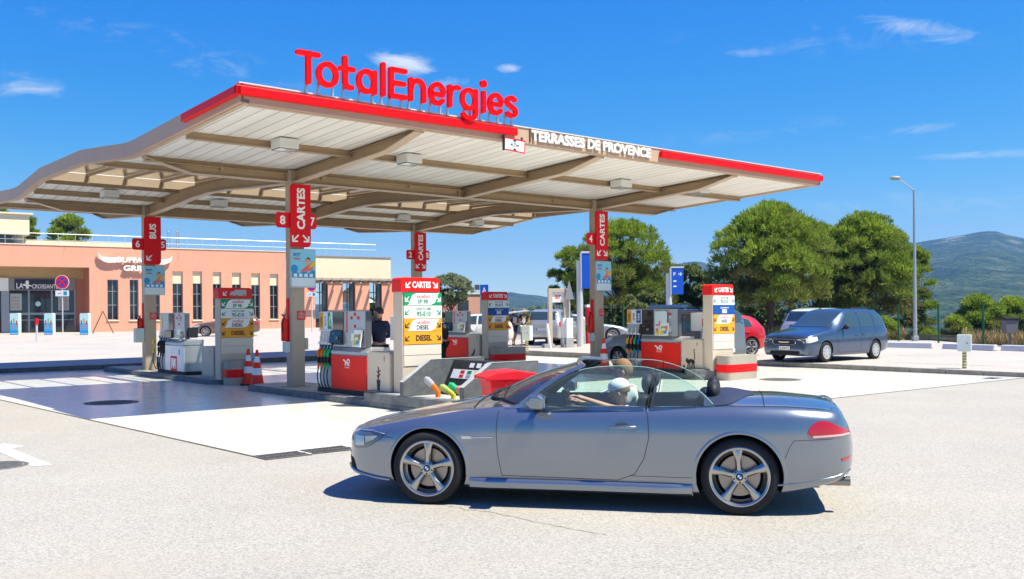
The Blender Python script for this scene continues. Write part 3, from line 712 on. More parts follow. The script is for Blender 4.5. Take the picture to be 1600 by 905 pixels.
def catmull(pts, n):
    out = []; m = len(pts)
    for i in range(m - 1):
        p0 = pts[max(i - 1, 0)]; p1 = pts[i]; p2 = pts[i + 1]; p3 = pts[min(i + 2, m - 1)]
        # centripetal-ish: clamp tangents to avoid overshoot
        d1 = math.dist(p1, p2) or 1e-6; d0 = math.dist(p0, p1) or d1; d2 = math.dist(p2, p3) or d1
        t1 = [((p2[k] - p1[k]) / d1 * d0 + (p1[k] - p0[k]) / d0 * d1) / (d0 + d1) * d1 if i else (p2[k] - p1[k]) for k in (0, 1)]
        t2 = [((p3[k] - p2[k]) / d2 * d1 + (p2[k] - p1[k]) / d1 * d2) / (d1 + d2) * d1 if i < m - 2 else (p2[k] - p1[k]) for k in (0, 1)]
        for j in range(n):
            t = j / n; out.append(tuple((2 * t**3 - 3 * t**2 + 1) * p1[k] + (t**3 - 2 * t**2 + t) * t1[k] + (-2 * t**3 + 3 * t**2) * p2[k] + (t**3 - t**2) * t2[k] for k in (0, 1)))
    out.append(tuple(pts[-1])); return out
class Car:
    """x: 0 at the front axle, + to the rear; y: half width; z up.  k: tables along x"""
    def __init__(s, **k): s.k = k; s.cache = {}
    def g(s, n, x): return interp(s.k[n], x)
    def section(s, x):
        x = round(x, 4)
        if x in s.cache: return s.cache[x]
        w = s.g('w', x); zt = s.g('top', x); zs = min(s.g('belt', x), zt - .012); zb = s.g('bot', x); rw = s.g('roofw', x) * w; cr = s.g('crown', x) if 'crown' in s.k else .04
        H = zs - zb; up = zt - zs
        a = [(0, zt), (rw * .5, zt - cr * .22), (rw, zt - cr - up * .1), (w * .90, zs + (zt - zs) * .18), (w * .962, zs - H * .07)]   # bonnet / boot: soft shoulder
        if up > .11:      # greenhouse
            g_ = [(0, zt), (rw * .55, zt - .012), (rw * .92, zt - .04), (rw * 1.03, zt - min(.11, up * .35)), (w * .945, zs + .01)]
            q = sm(.11, .34, up); a = [(p[0] + (r[0] - p[0]) * q, p[1] + (r[1] - p[1]) * q) for p, r in zip(a, g_)]
        sh = s.k.get('waist', .985)
        b = [(w * sh, zs - H * .20), (w, zs - H * .42), (w * .99, zb + H * .30), (w * .965, zb + H * .12), (w * .93, zb + .015), (w * .80, zb), (0, zb)]
        p = catmull(a + b, s.k.get('n', 4)); s.cache[x] = p; return p
    def side_y(s, x, z):
        p = s.section(x); i0 = 0
        for i in range(len(p) - 1, 0, -1):
            (y0, z0), (y1, z1) = p[i], p[i - 1]
            if z0 <= z <= z1 and z1 > z0 and (y0 > .3 or y1 > .3):
                return y0 + (y1 - y0) * (z - z0) / (z1 - z0)
        return s.g('w', x)
    def top_z(s, x, y):
        p = s.section(x)
        for (y0, z0), (y1, z1) in zip(p, p[1:]):
            if y0 <= y <= y1 and y1 > y0: return z0 + (z1 - z0) * (y - y0) / (y1 - y0)
        return p[0][1]
    def body(s, xs, mi=0):
        m = MB(); rows = []
        for x in xs:
            p = s.section(x); rows.append([(x, -y, z) for y, z in p] + [(x, y, z) for y, z in p[-2:0:-1]])
        n = len(rows[0]); vs = [q for r in rows for q in r]; fs = []
        for i in range(len(rows) - 1):
            for k in range(n): fs.append((i * n + k, (i + 1) * n + k, (i + 1) * n + (k + 1) % n, i * n + (k + 1) % n))
        fs += [list(range(n)), list(range(len(vs) - n, len(vs)))[::-1]]
        m.add(vs, fs, mi); return m
    def side_patch(s, bot, top, side, n=10, k=5, off=.004):
        """patch on the flank between two polylines of (x, z)"""
        def along(pl, t):
            L = [0]; 
            for a, b in zip(pl, pl[1:]): L.append(L[-1] + math.dist(a, b))
            d = t * L[-1]
            for i in range(len(pl) - 1):
                if d <= L[i + 1] + 1e-9:
                    q = (d - L[i]) / (L[i + 1] - L[i] or 1); return (pl[i][0] + (pl[i + 1][0] - pl[i][0]) * q, pl[i][1] + (pl[i + 1][1] - pl[i][1]) * q)
            return pl[-1]
        rows = []
        for i in range(n + 1):
            a = along(bot, i / n); b = along(top, i / n); r = []
            for j in range(k + 1):
                x = a[0] + (b[0] - a[0]) * j / k; z = a[1] + (b[1] - a[1]) * j / k
                r.append((x, side * (s.side_y(x, z) + off), z))
            rows.append(r)
        return rows
    def top_patch(s, x0f, x1f, y0, y1, n=8, k=10, off=.005, inset=0.):
        """patch on the upper skin, x between x0f(v) and x1f(v), v in -1..1 across"""
        rows = []
        for j in range(k + 1):
            v = -1 + 2 * j / k; r = []
            for i in range(n + 1):
                t = i / n; x = x0f(v) * (1 - t) + x1f(v) * t; y = v * (y0 * (1 - t) + y1 * t)
                r.append((x, y, s.top_z(x, abs(y)) + off))
            rows.append(r)
        return rows
    def line(s, pts, side, r=.004, off=.0, n=14):
        out = []
        for a, b in zip(pts, pts[1:]):
            for i in range(n): 
                x = a[0] + (b[0] - a[0]) * i / n; z = a[1] + (b[1] - a[1]) * i / n; out.append((x, side * (s.side_y(x, z) + off), z))
        x, z = pts[-1]; out.append((x, side * (s.side_y(x, z) + off), z)); return out
def boolean(o, cut, op='DIFFERENCE'):
    md = o.modifiers.new('cut', 'BOOLEAN'); md.operation = op; md.object = cut; md.solver = 'EXACT'; md.material_mode = 'TRANSFER'
    dg = bpy.context.evaluated_depsgraph_get(); me = bpy.data.meshes.new_from_object(o.evaluated_get(dg))
    o.modifiers.clear(); old = o.data; o.data = me; bpy.data.meshes.remove(old)
    me_c = cut.data; bpy.data.objects.remove(cut); bpy.data.meshes.remove(me_c)
def car_paint(name, col, rough=.32, metal=.75, flake=True, coat=1.):
    if name in MATS: return MATS[name]
    m = mat(name, col, rough, metal, coat); t = m.node_tree; b = t.nodes['Principled BSDF']; b.inputs['Coat Roughness'].default_value = .03
    tcn = t.nodes.new('ShaderNodeTexCoord'); n = t.nodes.new('ShaderNodeTexNoise'); n.inputs['Scale'].default_value = 900; t.links.new(tcn.outputs['Object'], n.inputs['Vector'])
    r = t.nodes.new('ShaderNodeMapRange'); r.inputs[3].default_value = rough * .7; r.inputs[4].default_value = rough * 1.35; t.links.new(n.outputs['Fac'], r.inputs[0]); t.links.new(r.outputs[0], b.inputs['Roughness'])
    return m
rubber = mat('tyre_rubber', (.018, .018, .02), .75, var=.3, vscale=30)
blackpl = mat('black_plastic', (.02, .02, .022), .5); arch_m = mat('wheel_well', (.012, .012, .012), .9)
alloy = mat('alloy', (.44, .42, .395), .25, .95); chrome = mat('chrome', (.75, .75, .76), .12, 1.); discm = mat('brake_disc', (.35, .30, .26), .35, .9)
cglass = mat('car_glass', (.035, .058, .066), .03, 0., coat=1.0); lampred = mat('lamp_red', (.45, .004, .01), .12, coat=1.); lampclr = mat('lamp_clear', (.55, .56, .55), .12, .3, coat=1.)
seam = mat('panel_gap', (.01, .01, .012), .8); plate_w = mat('plate_white', (.75, .75, .74), .4); plate_b = mat('plate_blue', (.02, .10, .45), .4); txtblack = mat('black_text', (.02, .02, .02), .5)
def wheel(parent, x, side, yc, r=.33, rim=.245, width=.225, spokes=5, style='star', rot=0., mt=None, hub='plain'):
    """wheel centred on (x, yc) with its outer face towards side"""
    t = bpy.data.objects.new('wheel', None); C.objects.link(t); t.parent = parent; t.location = (x, yc, r); t.rotation_euler = (0, rot, 0 if side < 0 else math.pi); t.empty_display_size = .1
    # local: outer face towards -y
    w = width; mt = mt or alloy
    prof = [(rim - .004, -w * .46), (rim + .010, -w * .5), (r - .035, -w * .49), (r - .008, -w * .40), (r, -w * .25), (r, w * .25), (r - .008, w * .40), (r - .03, w * .49), (rim, w * .5), (rim - .03, w * .3), (rim - .03, -w * .3)]
    m = MB(); m.lathe(prof, 56, 'y', closed=True)
    for gy in (-.05, 0, .05): m.lathe([(r + .0015, gy - .003), (r + .0015, gy + .003)], 56, 'y')
    m.build('tyre', rubber, t, smooth=40)
    m = MB()
    m.lathe([(rim - .022, -w * .40), (rim - .018, -w * .47), (rim - .002, -w * .515), (rim + .006, -w * .50), (rim - .004, -w * .43), (rim - .03, w * .3), (rim - .05, w * .3), (rim - .05, -w * .28)], 56, 'y', closed=True)
    f = -w * .47
    if style == 'star':
        for i in range(spokes):
            a = 2 * math.pi * i / spokes + math.pi / 2; c, s_ = math.cos(a), math.sin(a)
            prof_ = [(.03, .030, f + .012), (.07, .026, f + .004), (.13, .026, f - .004), (rim - .05, .036, f - .003), (rim - .012, .052, f + .006)]
            vs = []
            for (rd, hw, y) in prof_:
                for q, yy in ((-hw, .016), (-hw * .55, 0), (0, -.004), (hw * .55, 0), (hw, .016), (hw * .8, .045), (-hw * .8, .045)):
                    vs.append((rd * c - q * s_, y + yy, rd * s_ + q * c))
            n = 7; fs = []
            for j in range(len(prof_) - 1):
                for k in range(n): fs.append((j * n + k, (j + 1) * n + k, (j + 1) * n + (k + 1) % n, j * n + (k + 1) % n))
            m.add(vs, fs)
        m.lathe([(0, f + .0), (.045, f + .0), (.062, f + .008), (.066, f + .04)], 30, 'y')
    elif style == 'multi':
        for i in range(spokes):
            a = 2 * math.pi * i / spokes + math.pi / 2
            for da in (-.09, .09):
                p0 = Vector((.05 * math.cos(a), f + .01, .05 * math.sin(a))); p1 = Vector(((rim - .01) * math.cos(a + da * 1.6), f + .01, (rim - .01) * math.sin(a + da * 1.6)))
                m.tube([p0, p1], [.016, .013], 6)
        m.lathe([(0, f - .002), (.05, f - .002), (.06, f + .03)], 24, 'y')
    else:  # wheel cover with a ring of holes
        m.lathe([(0, f - .012), (.06, f - .012), (rim * .62, f - .004), (rim - .02, f + .004)], 40, 'y')
    m.build('rim', mt, t, smooth=35)
    if style == 'cover':
        m = MB()
        for i in range(9):
            a = 2 * math.pi * i / 9; m.lathe([(0, -.0065 + f), (.019, -.0065 + f)], 12, 'y', (rim * .72 * math.cos(a), 0, rim * .72 * math.sin(a)))
        m.build('cover_hole', arch_m, t)
    else:
        m = MB(); m.lathe([(.0, .0), (rim - .05, .0), (rim - .05, .02), (0, .02)], 30, 'y'); m.build('wheel_back', arch_m, t)
        m = MB(); m.lathe([(.055, -.035), (rim * .70, -.035), (rim * .70, -.012), (.055, -.012)], 40, 'y'); m.build('brake_disc', discm, t, smooth=30)
    if hub == 'roundel':
        m = MB(); m.lathe([(0, f - .0045), (.033, f - .0045), (.035, f + .0)], 30, 'y', mi=0)
        m.lathe([(.019, f - .0056), (.032, f - .0056)], 30, 'y', mi=1)
        for q in range(4):
            pts = [(0, 0)] + [(.019 * math.cos(R(90 * q + a_)), .019 * math.sin(R(90 * q + a_))) for a_ in range(0, 91, 15)]
            m.add([(a_, f - .0056, b_) for a_, b_ in pts], [list(range(len(pts)))[::-1]], 2 + q % 2)
        m.build('hub_cap', [chrome, mat('roundel_black', (.01, .01, .012), .3), mat('roundel_blue', (.02, .15, .55), .3), mat('roundel_white', (.8, .8, .8), .3)], t)
        m = MB()
        for i in range(5):
            a = 2 * math.pi * (i + .5) / 5 + math.pi / 2; m.lathe([(0, f - .003), (.008, f - .003), (.008, f + .02)], 10, 'y', (.05 * math.cos(a), 0, .05 * math.sin(a)))
        m.build('wheel_bolt', blackpl, t)
    return t
def number_plate(parent, txt, loc, rz, w=.46, rx=0, h=.10):
    t = bpy.data.objects.new('number_plate', None); C.objects.link(t); t.parent = parent; t.location = loc; t.rotation_euler = (rx, 0, rz)
    m = MB(); m.bx(-w / 2, w / 2, -.006, .006, -h / 2, h / 2); m.build('plate_base', plate_w, t)
    m = MB(); m.bx(-w / 2, -w / 2 + .045, -.0075, -.0061, -h / 2 + .002, h / 2 - .002); m.build('blue_band', plate_b, t)
    if txt:
        m = MB(); put_text(m, txt, .02, 0, .08, -.0078, bold=.02, fit=(w * .78, h * .62)); m.build('lettering', txtblack, t)
    return t

# ------------------------------------------------------------ the convertible
silver = car_paint('blue_grey_metallic', (.245, .275, .315), .24, .78)
K = Car(
    top=[(-.87, .50), (-.855, .60), (-.80, .665), (-.6, .735), (-.3, .805), (0, .865), (.35, .93), (.62, .965), (.9, .97), (2.5, .965), (2.75, .985), (3.1, .985), (3.4, .965), (3.6, .945), (3.70, .925), (3.76, .86), (3.82, .74), (3.86, .60)],
    belt=[(-.87, .45), (-.855, .52), (-.80, .585), (-.6, .665), (-.3, .735), (0, .79), (.4, .845), (.8, .873), (1.4, .885), (2.3, .90), (2.8, .912), (3.2, .905), (3.5, .885), (3.65, .865), (3.74, .80), (3.82, .69), (3.86, .55)],
    bot=[(-.87, .40), (-.85, .31), (-.80, .235), (-.55, .19), (-.36, .175), (0, .165), (2.9, .165), (3.15, .19), (3.5, .25), (3.78, .33), (3.86, .44)],
    w=[(-.87, .28), (-.855, .42), (-.81, .56), (-.74, .67), (-.62, .765), (-.45, .835), (-.2, .885), (.1, .905), (.5, .895), (1.2, .89), (1.9, .90), (2.5, .92), (2.85, .925), (3.2, .905), (3.5, .85), (3.68, .78), (3.79, .66), (3.84, .52), (3.86, .40)],
    roofw=[(-.87, .80), (0, .80), (2.5, .80), (3.4, .74), (3.86, .75)], crown=[(-.87, .02), (-.5, .05), (0, .055), (2.4, .04), (3.0, .05), (3.86, .02)], n=5, waist=.992)
CF = G(664, 788.5); CR = G(1160, 806.5)
cdir = (CF - CR); cdir.normalize()                       # towards the nose
crz = math.atan2(-cdir.y, -cdir.x)                       # local +x runs to the rear
c_lat = Vector((math.sin(crz), -math.cos(crz), 0))       # local -y, towards the camera
YW = .79                                                 # wheel centre plane of the near side
mid = (CF + CR) / 2 - c_lat * (YW + .11)
WB = 2.80
org = mid - Vector((math.cos(crz), math.sin(crz), 0)) * WB / 2
bmw = thing('convertible_car', 'grey blue two door convertible with its roof down, driving left in the foreground', 'car', org, crz)
xs = sorted(set([-.87, -.862, -.85, -.83] + list(np.round(np.arange(-.80, -.3, .04), 4)) + list(np.round(np.arange(-.3, 3.5, .06), 4)) + list(np.round(np.arange(3.5, 3.84, .03), 4)) + [3.835, 3.85, 3.86]))
b = K.body(xs).build('body', [silver, arch_m], bmw, weld=True)
for x in (0, WB):
    for s_ in (-1, 1):
        m = MB(); m.lathe([(0, 0), (.372, 0), (.372, .46), (0, .46)], 48, 'y', (x, .52 if s_ > 0 else -.98, .335), 0)
        c = m.build('arch_cutter', arch_m, bmw, weld=True); boolean(b, c)
interior_m = mat('dark_leather', (.022, .023, .028), .55, bump=.2, bscale=120)
m = MB(); m.prism([(.83, .55), (1.2, .36), (2.45, .42), (2.62, .56), (2.62, 1.2), (.83, 1.2)], -.73, .73, 'y')
c = m.build('cabin_cutter', interior_m, bmw, weld=True); boolean(b, c)
smooth_by_angle(b.data, 32)
# shut lines and creases on both flanks
m = MB()
for sd_ in (-1, 1):
    r_ = .0032
    m.tube(K.line([(.665, .865), (.655, .70), (.665, .50), (.70, .285)], sd_, off=-.001), r_, 6)
    m.tube(K.line([(.70, .285), (1.75, .272)], sd_, off=-.001), r_, 6)
    m.tube(K.line([(1.75, .272), (1.90, .33), (1.985, .47), (2.03, .66), (2.02, .84), (2.0, .885)], sd_, off=-.001), r_, 6)
    m.tube(K.line([(1.86, .315), (2.42, .315)], sd_, off=-.001), r_ * .8, 6)
    m.tube(K.line([(3.175, .50), (3.22, .60), (3.26, .655), (3.45, .66), (3.62, .665)], sd_, off=-.001), r_ * .8, 6)
    m.tube(K.line([(-.78, .57), (-.62, .60), (-.45, .615), (-.33, .60)], sd_, off=-.001), r_ * .8, 6)
m.build('panel_gap', seam, bmw)
m = MB()
for xa in ((2.45, 3.60),): 
    pts = [(x, -K.side_y(x, K.g('belt', x) + .004) * (1.0), K.g('belt', x) + .006) for x in np.arange(2.35, 3.58, .06)]
    m.tube([(x, -.86 * K.g('w', x), K.top_z(x, .86 * K.g('w', x)) + .001) for x in np.arange(2.45, 3.6, .05)], .004, 6)
    m.tube([(x, .86 * K.g('w', x), K.top_z(x, .86 * K.g('w', x)) + .001) for x in np.arange(2.45, 3.6, .05)], .004, 6)
m.tube([(3.02, y, K.top_z(3.02, abs(y)) + .001) for y in np.arange(-.75, .76, .05)], .004, 6)
m.tube([(.40 - .25 * (abs(y) / .7) ** 2 * 0 - .0, y, K.top_z(.42, abs(y)) + .002) for y in np.arange(-.7, .71, .05)], .004, 6)
m.build('lid_gap', seam, bmw)
# side skirt, waist trim
for sd_ in (-1, 1):
    m = MB()
    rows = []
    for x in np.arange(.40, 2.415, .05):
        y = K.side_y(x, .27); f = sm(.4, .55, x) * sm(2.41, 2.2, x)
        rows.append([(x, sd_ * (y - .004), .262), (x, sd_ * (y + .012 + .018 * f), .248), (x, sd_ * (y + .014 + .026 * f), .225), (x, sd_ * (y + .010 + .02 * f), .175), (x, sd_ * (y - .04), .145), (x, sd_ * (y - .2), .140)])
    m.grid(rows, flip=(sd_ > 0)); m.build('side_skirt', silver, bmw, smooth=50)
    m = MB(); m.tube(K.line([(.72, .877), (2.0, .905), (2.44, .918)], sd_, off=-.012, n=10), .009, 8); m.build('waist_seal', blackpl, bmw)
    # wheel arch lips
    for x0 in (0, WB):
        m = MB(); rows = []
        for i in range(33):
            a = R(-8 + 196 * i / 32); r0 = .372; row = []
            for dr, dy in ((-.004, -.03), (-.004, .004), (.006, .008), (.022, .003), (.036, -.004)):
                x = x0 + (r0 + dr) * math.cos(a); z = .335 + (r0 + dr) * math.sin(a)
                row.append((x, sd_ * (K.side_y(x, max(z, .2)) + dy), z))
            rows.append(row)
        m.grid(rows, flip=(sd_ < 0)); m.build('arch_lip', silver, bmw, smooth=60)
# lamps
for sd_ in (-1, 1):
    m = MB(); m.grid(K.side_patch([(-.80, .50), (-.70, .475), (-.585, .50), (-.47, .585)], [(-.83, .60), (-.74, .655), (-.60, .665), (-.40, .655)], sd_, 14, 5, .006), flip=(sd_ > 0)); hl = m.build('headlight', mat('lamp_dark', (.16, .17, .18), .08, .4, coat=1.), bmw, smooth=60)
    m = MB(); m.grid(K.side_patch([(-.72, .505), (-.62, .515)], [(-.74, .60), (-.63, .60)], sd_, 6, 4, .009), flip=(sd_ > 0)); m.build('lens', lampclr, hl, smooth=60)
    m = MB(); m.grid(K.side_patch([(-.61, .54), (-.53, .575)], [(-.62, .60), (-.49, .615)], sd_, 6, 4, .009), flip=(sd_ > 0)); m.build('lens', mat('lamp_warm', (.62, .52, .35), .15, .2, coat=1.), hl, smooth=60)
    m = MB(); m.tube(K.line([(-.80, .612), (-.70, .655), (-.55, .662), (-.42, .64)], sd_, off=.008), .008, 6); m.build('lamp_strip', chrome, hl)
    m = MB(); m.grid(K.side_patch([(3.43, .678), (3.50, .672), (3.62, .678), (3.80, .69)], [(3.385, .715), (3.41, .775), (3.49, .820), (3.58, .815), (3.69, .765), (3.81, .71)], sd_, 18, 6, .006), flip=(sd_ > 0)); tl = m.build('tail_light', lampred, bmw, smooth=60)
    m = MB(); m.grid(K.side_patch([(3.44, .676), (3.80, .692)], [(3.43, .694), (3.79, .708)], sd_, 14, 2, .009), flip=(sd_ > 0)); m.build('reversing_strip', mat('lamp_pink', (.75, .45, .45), .15, coat=1.), tl, smooth=60)
    m = MB(); m.grid(K.side_patch([(3.71, .47), (3.81, .478)], [(3.70, .49), (3.815, .505)], sd_, 8, 2, .005), flip=(sd_ > 0)); m.build('reflector', lampred, bmw, smooth=60)
    # front bumper intake and rear bumper crease
    m = MB(); m.grid(K.side_patch([(-.845, .30), (-.72, .27)], [(-.85, .395), (-.76, .375)], sd_, 8, 3, .004), flip=(sd_ > 0)); m.build('air_intake', arch_m, bmw, smooth=60)
    m = MB(); m.tube(K.line([(-.85, .285), (-.70, .245), (-.50, .215), (-.385, .205)], sd_, off=.004), [.018] * 43, 8); m.build('front_spoiler', silver, bmw, smooth=60)
    m = MB(); m.tube(K.line([(3.10, .27), (3.35, .29), (3.65, .335), (3.80, .38)], sd_, off=-.004), .010, 8); m.build('bumper_crease', silver, bmw, smooth=60)
    m = MB(); m.tube([(3.50, sd_ * .60, .275), (3.80, sd_ * .60, .275)], .042, 18, cap=False); m.tube([(3.51, sd_ * .60, .275), (3.78, sd_ * .60, .275)], .037, 18); m.build('exhaust_pipe', mat('exhaust_steel', (.30, .27, .24), .3, .9), bmw, smooth=40)
    # side repeater and trim on the wing
    m = MB(); m.tube(K.line([(.42, .625), (.62, .633)], sd_, off=.001), .0055, 6); m.build('wing_trim', chrome, bmw)
    m = MB(); m.grid(K.side_patch([(.335, .61), (.43, .615)], [(.33, .638), (.42, .637)], sd_, 4, 2, .006), flip=(sd_ > 0)); m.build('side_repeater', lampclr, bmw)
    # door handle
    hx, hz = 1.80, .742
    y = K.side_y(hx, hz)
    m = MB(); m.lathe([(0, 0), (.045, 0), (.052, .012)], 20, 'y', (0, 0, 0)); cup = m.build('handle_recess', mat('recess', (.10, .12, .15), .35, .5), bmw, loc=(hx, sd_ * (y - .003) - (.0 if sd_ < 0 else 0), hz))
    cup.scale = (1.5, .3, 1)
    m = MB(); m.tube([(hx - .115, sd_ * (y + .006), hz + .001), (hx - .10, sd_ * (y + .024), hz + .002), (hx, sd_ * (y + .032), hz + .004), (hx + .10, sd_ * (y + .026), hz + .005), (hx + .118, sd_ * (y + .006), hz + .005)], [.010, .013, .015, .014, .011], 10); m.build('door_handle', silver, bmw, smooth=50)
# kidney grille (front) and roundel
m = MB()
for s_ in (-1, 1):
    m.tube([(-.862, s_ * .04, .46), (-.868, s_ * .05, .55), (-.85, s_ * .17, .57), (-.845, s_ * .19, .50), (-.86, s_ * .15, .45), (-.866, s_ * .04, .46)], .008, 6)
m.build('grille', chrome, bmw)
# tail lip
m = MB(); m.tube([(3.69 - .06 * (y / .7) ** 2 * 1.2, y, K.top_z(3.66, abs(y)) + .005) for y in np.arange(-.62, .63, .06)], .008, 8); m.build('boot_lip', silver, bmw, smooth=60)
# windscreen
def wsb(v): return (.50 + .36 * abs(v) ** 2.4, v * .735, .975 - .075 * abs(v) ** 2)
def wst(v): return (1.30 + .10 * abs(v) ** 2, v * .575, 1.285 - .03 * abs(v) ** 2)
wglass = glass_mat('windscreen_glass', (.80, .93, .90), .93, .01, 1.45); sglass = glass_mat('side_glass', (.76, .93, .90), .93, .01, 1.45)
rows = []
for j in range(17):
    v = -1 + j / 8; a, b_ = Vector(wsb(v)), Vector(wst(v)); rows.append([tuple(a + (b_ - a) * t + Vector((-.02, 0, .03)) * math.sin(math.pi * t)) for t in (0, .25, .5, .75, 1)])
m = MB(); m.grid(rows); m.build('windscreen', wglass, bmw, smooth=60)
m = MB(); m.tube([Vector(wst(-1 + j / 8)) + Vector((.01, 0, .01)) for j in range(17)], [.026] * 17, 10); m.build('header_rail', silver, bmw, smooth=60)
for sd_ in (-1, 1):
    a, b_ = Vector(wsb(sd_)), Vector(wst(sd_)); m = MB()
    pts = [a + Vector((-.06, sd_ * .02, -.03))] + [a + (b_ - a) * t + Vector((-.02, 0, .03)) * math.sin(math.pi * t) for t in (0, .2, .4, .6, .8, .95, 1.02)]
    m.tube(pts, [.045, .036, .030, .027, .026, .026, .030, .026], 10); m.build('windscreen_pillar', silver, bmw, smooth=60)
    m = MB(); m.tube([p + Vector((.028, sd_ * .004, -.022)) for p in pts[1:]], .013, 8); m.build('pillar_seal', blackpl, bmw)
    # wiper cowl
m = MB(); m.tube([(.47 + .34 * abs(v) ** 2.4, v * .70, .978 - .07 * v * v) for v in np.arange(-1, 1.01, .125)], .022, 8)
m.tube([(.52, -.55, .985), (.66, -.1, 1.045), (.72, .35, 1.07)], .008, 6); m.tube([(.50, -.10, .99), (.62, .25, 1.04), (.68, .5, 1.05)], .008, 6); m.sphere((.60, -.62, .965), (.06, .04, .03)); m.build('wiper', blackpl, bmw)
# side windows: door glass and quarter glass
for sd_ in (-1, 1):
    yb, yt = .835, .625
    def gp(x, z): 
        t = (z - .90) / .36; return (x, sd_ * (yb + (yt - yb) * t + .02 * math.sin(math.pi * min(1, max(0, t)))), z)
    def toph(x): return interp([(.80, .915), (1.0, 1.035), (1.25, 1.175), (1.40, 1.232), (1.55, 1.258), (1.75, 1.268), (1.95, 1.262), (2.15, 1.22), (2.35, 1.135), (2.50, 1.03), (2.60, .93)], x)
    for nme, xa, xb in (('door_window', .86, 1.985), ('quarter_window', 2.03, 2.60)):
        m = MB(); rows = []
        for i in range(25):
            t = i / 24; row = []
            for j in range(7):
                q = j / 6
                xb_ = xa + (xb - xa) * t; lean = (.07 * q if (nme == 'door_window' and True) else .07 * q * (1 - t))
                x = xb_ + lean * (t if nme == 'door_window' else 1)
                row.append(gp(x, .885 + (toph(x) - .885) * q))
            rows.append(row)
        m.grid(rows, flip=(sd_ < 0)); m.build(nme, sglass, bmw, smooth=60)
    m = MB(); m.tube([gp(x, toph(x)) for x in np.arange(1.38, 2.6, .06)], .0035, 6); m.build('glass_edge', mat('glass_edge', (.35, .55, .5), .2), bmw)
    m = MB(); m.tube([gp(2.005 + .075 * q, .89 + (toph(2.0) - .895) * q) for q in (0, .5, 1)], .0045, 6); m.build('window_seal', blackpl, bmw)
    # mirror
    mp = thing_part = None
    m = MB(); m.prism([(1.0, .91), (1.12, .905), (1.13, 1.0), (1.09, 1.035), (1.0, 1.03), (.96, .97)], sd_ * .89, sd_ * 1.09, 'y'); mi_ = m.build('door_mirror', silver, bmw, bevel=.028, seg=4)
    m = MB(); m.bx(1.128, 1.134, min(sd_ * .91, sd_ * 1.07), max(sd_ * .91, sd_ * 1.07), .925, 1.0); m.build('mirror_glass', mat('mirror', (.7, .72, .75), .08, 1.), mi_, smooth=80)
    m = MB(); m.tube([(1.02, sd_ * .85, .895), (1.05, sd_ * .93, .93)], [.028, .022], 10); m.build('mirror_foot', blackpl, mi_)
# soft-top cover and rear deck
navy = mat('navy_cover', (.028, .036, .07), .6)
m = MB(); rows = []
for x in np.arange(2.50, 3.0, .05):
    wv = .72 * (1 - .72 * sm(2.66, 2.98, x)); rows.append([(x, y * wv, K.top_z(x, abs(y) * wv) + .004 + .035 * math.sqrt(max(0, 1 - y * y)) * sm(3.0, 2.7, x)) for y in np.linspace(-1, 1, 15)])
m.grid(rows); m.build('soft_top_cover', navy, bmw, smooth=60)
# cabin: seats, dashboard, steering wheel
def seat(x, y, back=.62, name='seat', tilt=.16, hr=True):
    t = bpy.data.objects.new(name, None); C.objects.link(t); t.parent = bmw; t.location = (x, y, .40)
    m = MB(); m.prism(rrect(-.27, .27, -.04, .12, .05), -.25, .25, 'y'); m.build('seat_cushion', interior_m, t, bevel=.03)
    m = MB(); m.prism([(.22, .05), (.36, .05), (.36 + tilt, back), (.26 + tilt, back)], -.24, .24, 'y'); m.build('seat_back', interior_m, t, bevel=.04, seg=3)
    if hr:
        m = MB(); m.sphere((.33 + tilt, 0, back + .09), (.065, .135, .095), 16, 10); m.build('headrest', interior_m, t, smooth=80)
        m = MB(); m.tube([(.31 + tilt, -.05, back - .03), (.33 + tilt, -.05, back + .05)], .008, 6); m.tube([(.31 + tilt, .05, back - .03), (.33 + tilt, .05, back + .05)], .008, 6); m.build('headrest_post', chrome, t)
for y in (-.37, .37): seat(1.50, y, .60, tilt=.16)
for y in (-.33, .33):
    t = seat(2.10, y, .53, 'rear_seat', .15)
m = MB(); m.prism(rrect(-.30, .30, .80, .98, .05), 2.30, 2.50, 'x'); m.build('rear_seat_back', interior_m, bmw, bevel=.03)
for y in (-.33, .33):
    m = MB(); m.sphere((2.585, y, .985), (.07, .12, .055), 16, 10); m.sphere((2.50, y, .96), (.06, .15, .05), 16, 10); m.build('roll_bar_pad', interior_m, bmw, smooth=80)
m = MB(); m.prism([(.78, .50), (1.02, .50), (1.10, .70), (1.05, .86), (.86, .915), (.78, .90)], -.72, .72, 'y'); m.build('dashboard', interior_m, bmw, bevel=.03)
m = MB(); cxs = Vector((1.27, -.37, .85)); ax = Vector((.9, 0, .42)).normalized(); e1_ = Vector((0, 1, 0)); e2v = ax.cross(e1_)
m.tube([cxs + (e1_ * math.cos(a) + e2v * math.sin(a)) * .185 for a in np.linspace(0, 2 * math.pi, 33)], .014, 8, cap=False)
for a in (0, math.pi, 4.71): m.tube([cxs, cxs + (e1_ * math.cos(a) + e2v * math.sin(a)) * .18], .012, 6)
m.sphere(cxs, (.05, .05, .05)); m.tube([cxs, cxs - ax * .18], .025, 8); m.build('steering_wheel', interior_m, bmw, smooth=60)
m = MB(); m.bx(.80, 1.98, -.725, -.70, .45, .885); m.bx(.80, 1.98, .70, .725, .45, .885); m.bx(1.1, 2.2, -.10, .10, .36, .60); m.build('door_trim', mat('door_trim', (.05, .06, .085), .6), bmw)
for x in (0, WB):
    for sd_ in (-1, 1): wheel(bmw, x, sd_, sd_ * (YW), r=.335, rim=.252, width=.235, spokes=5, style='star', rot=(R(2) if x == 0 else R(-4)) * 1, hub='roundel')

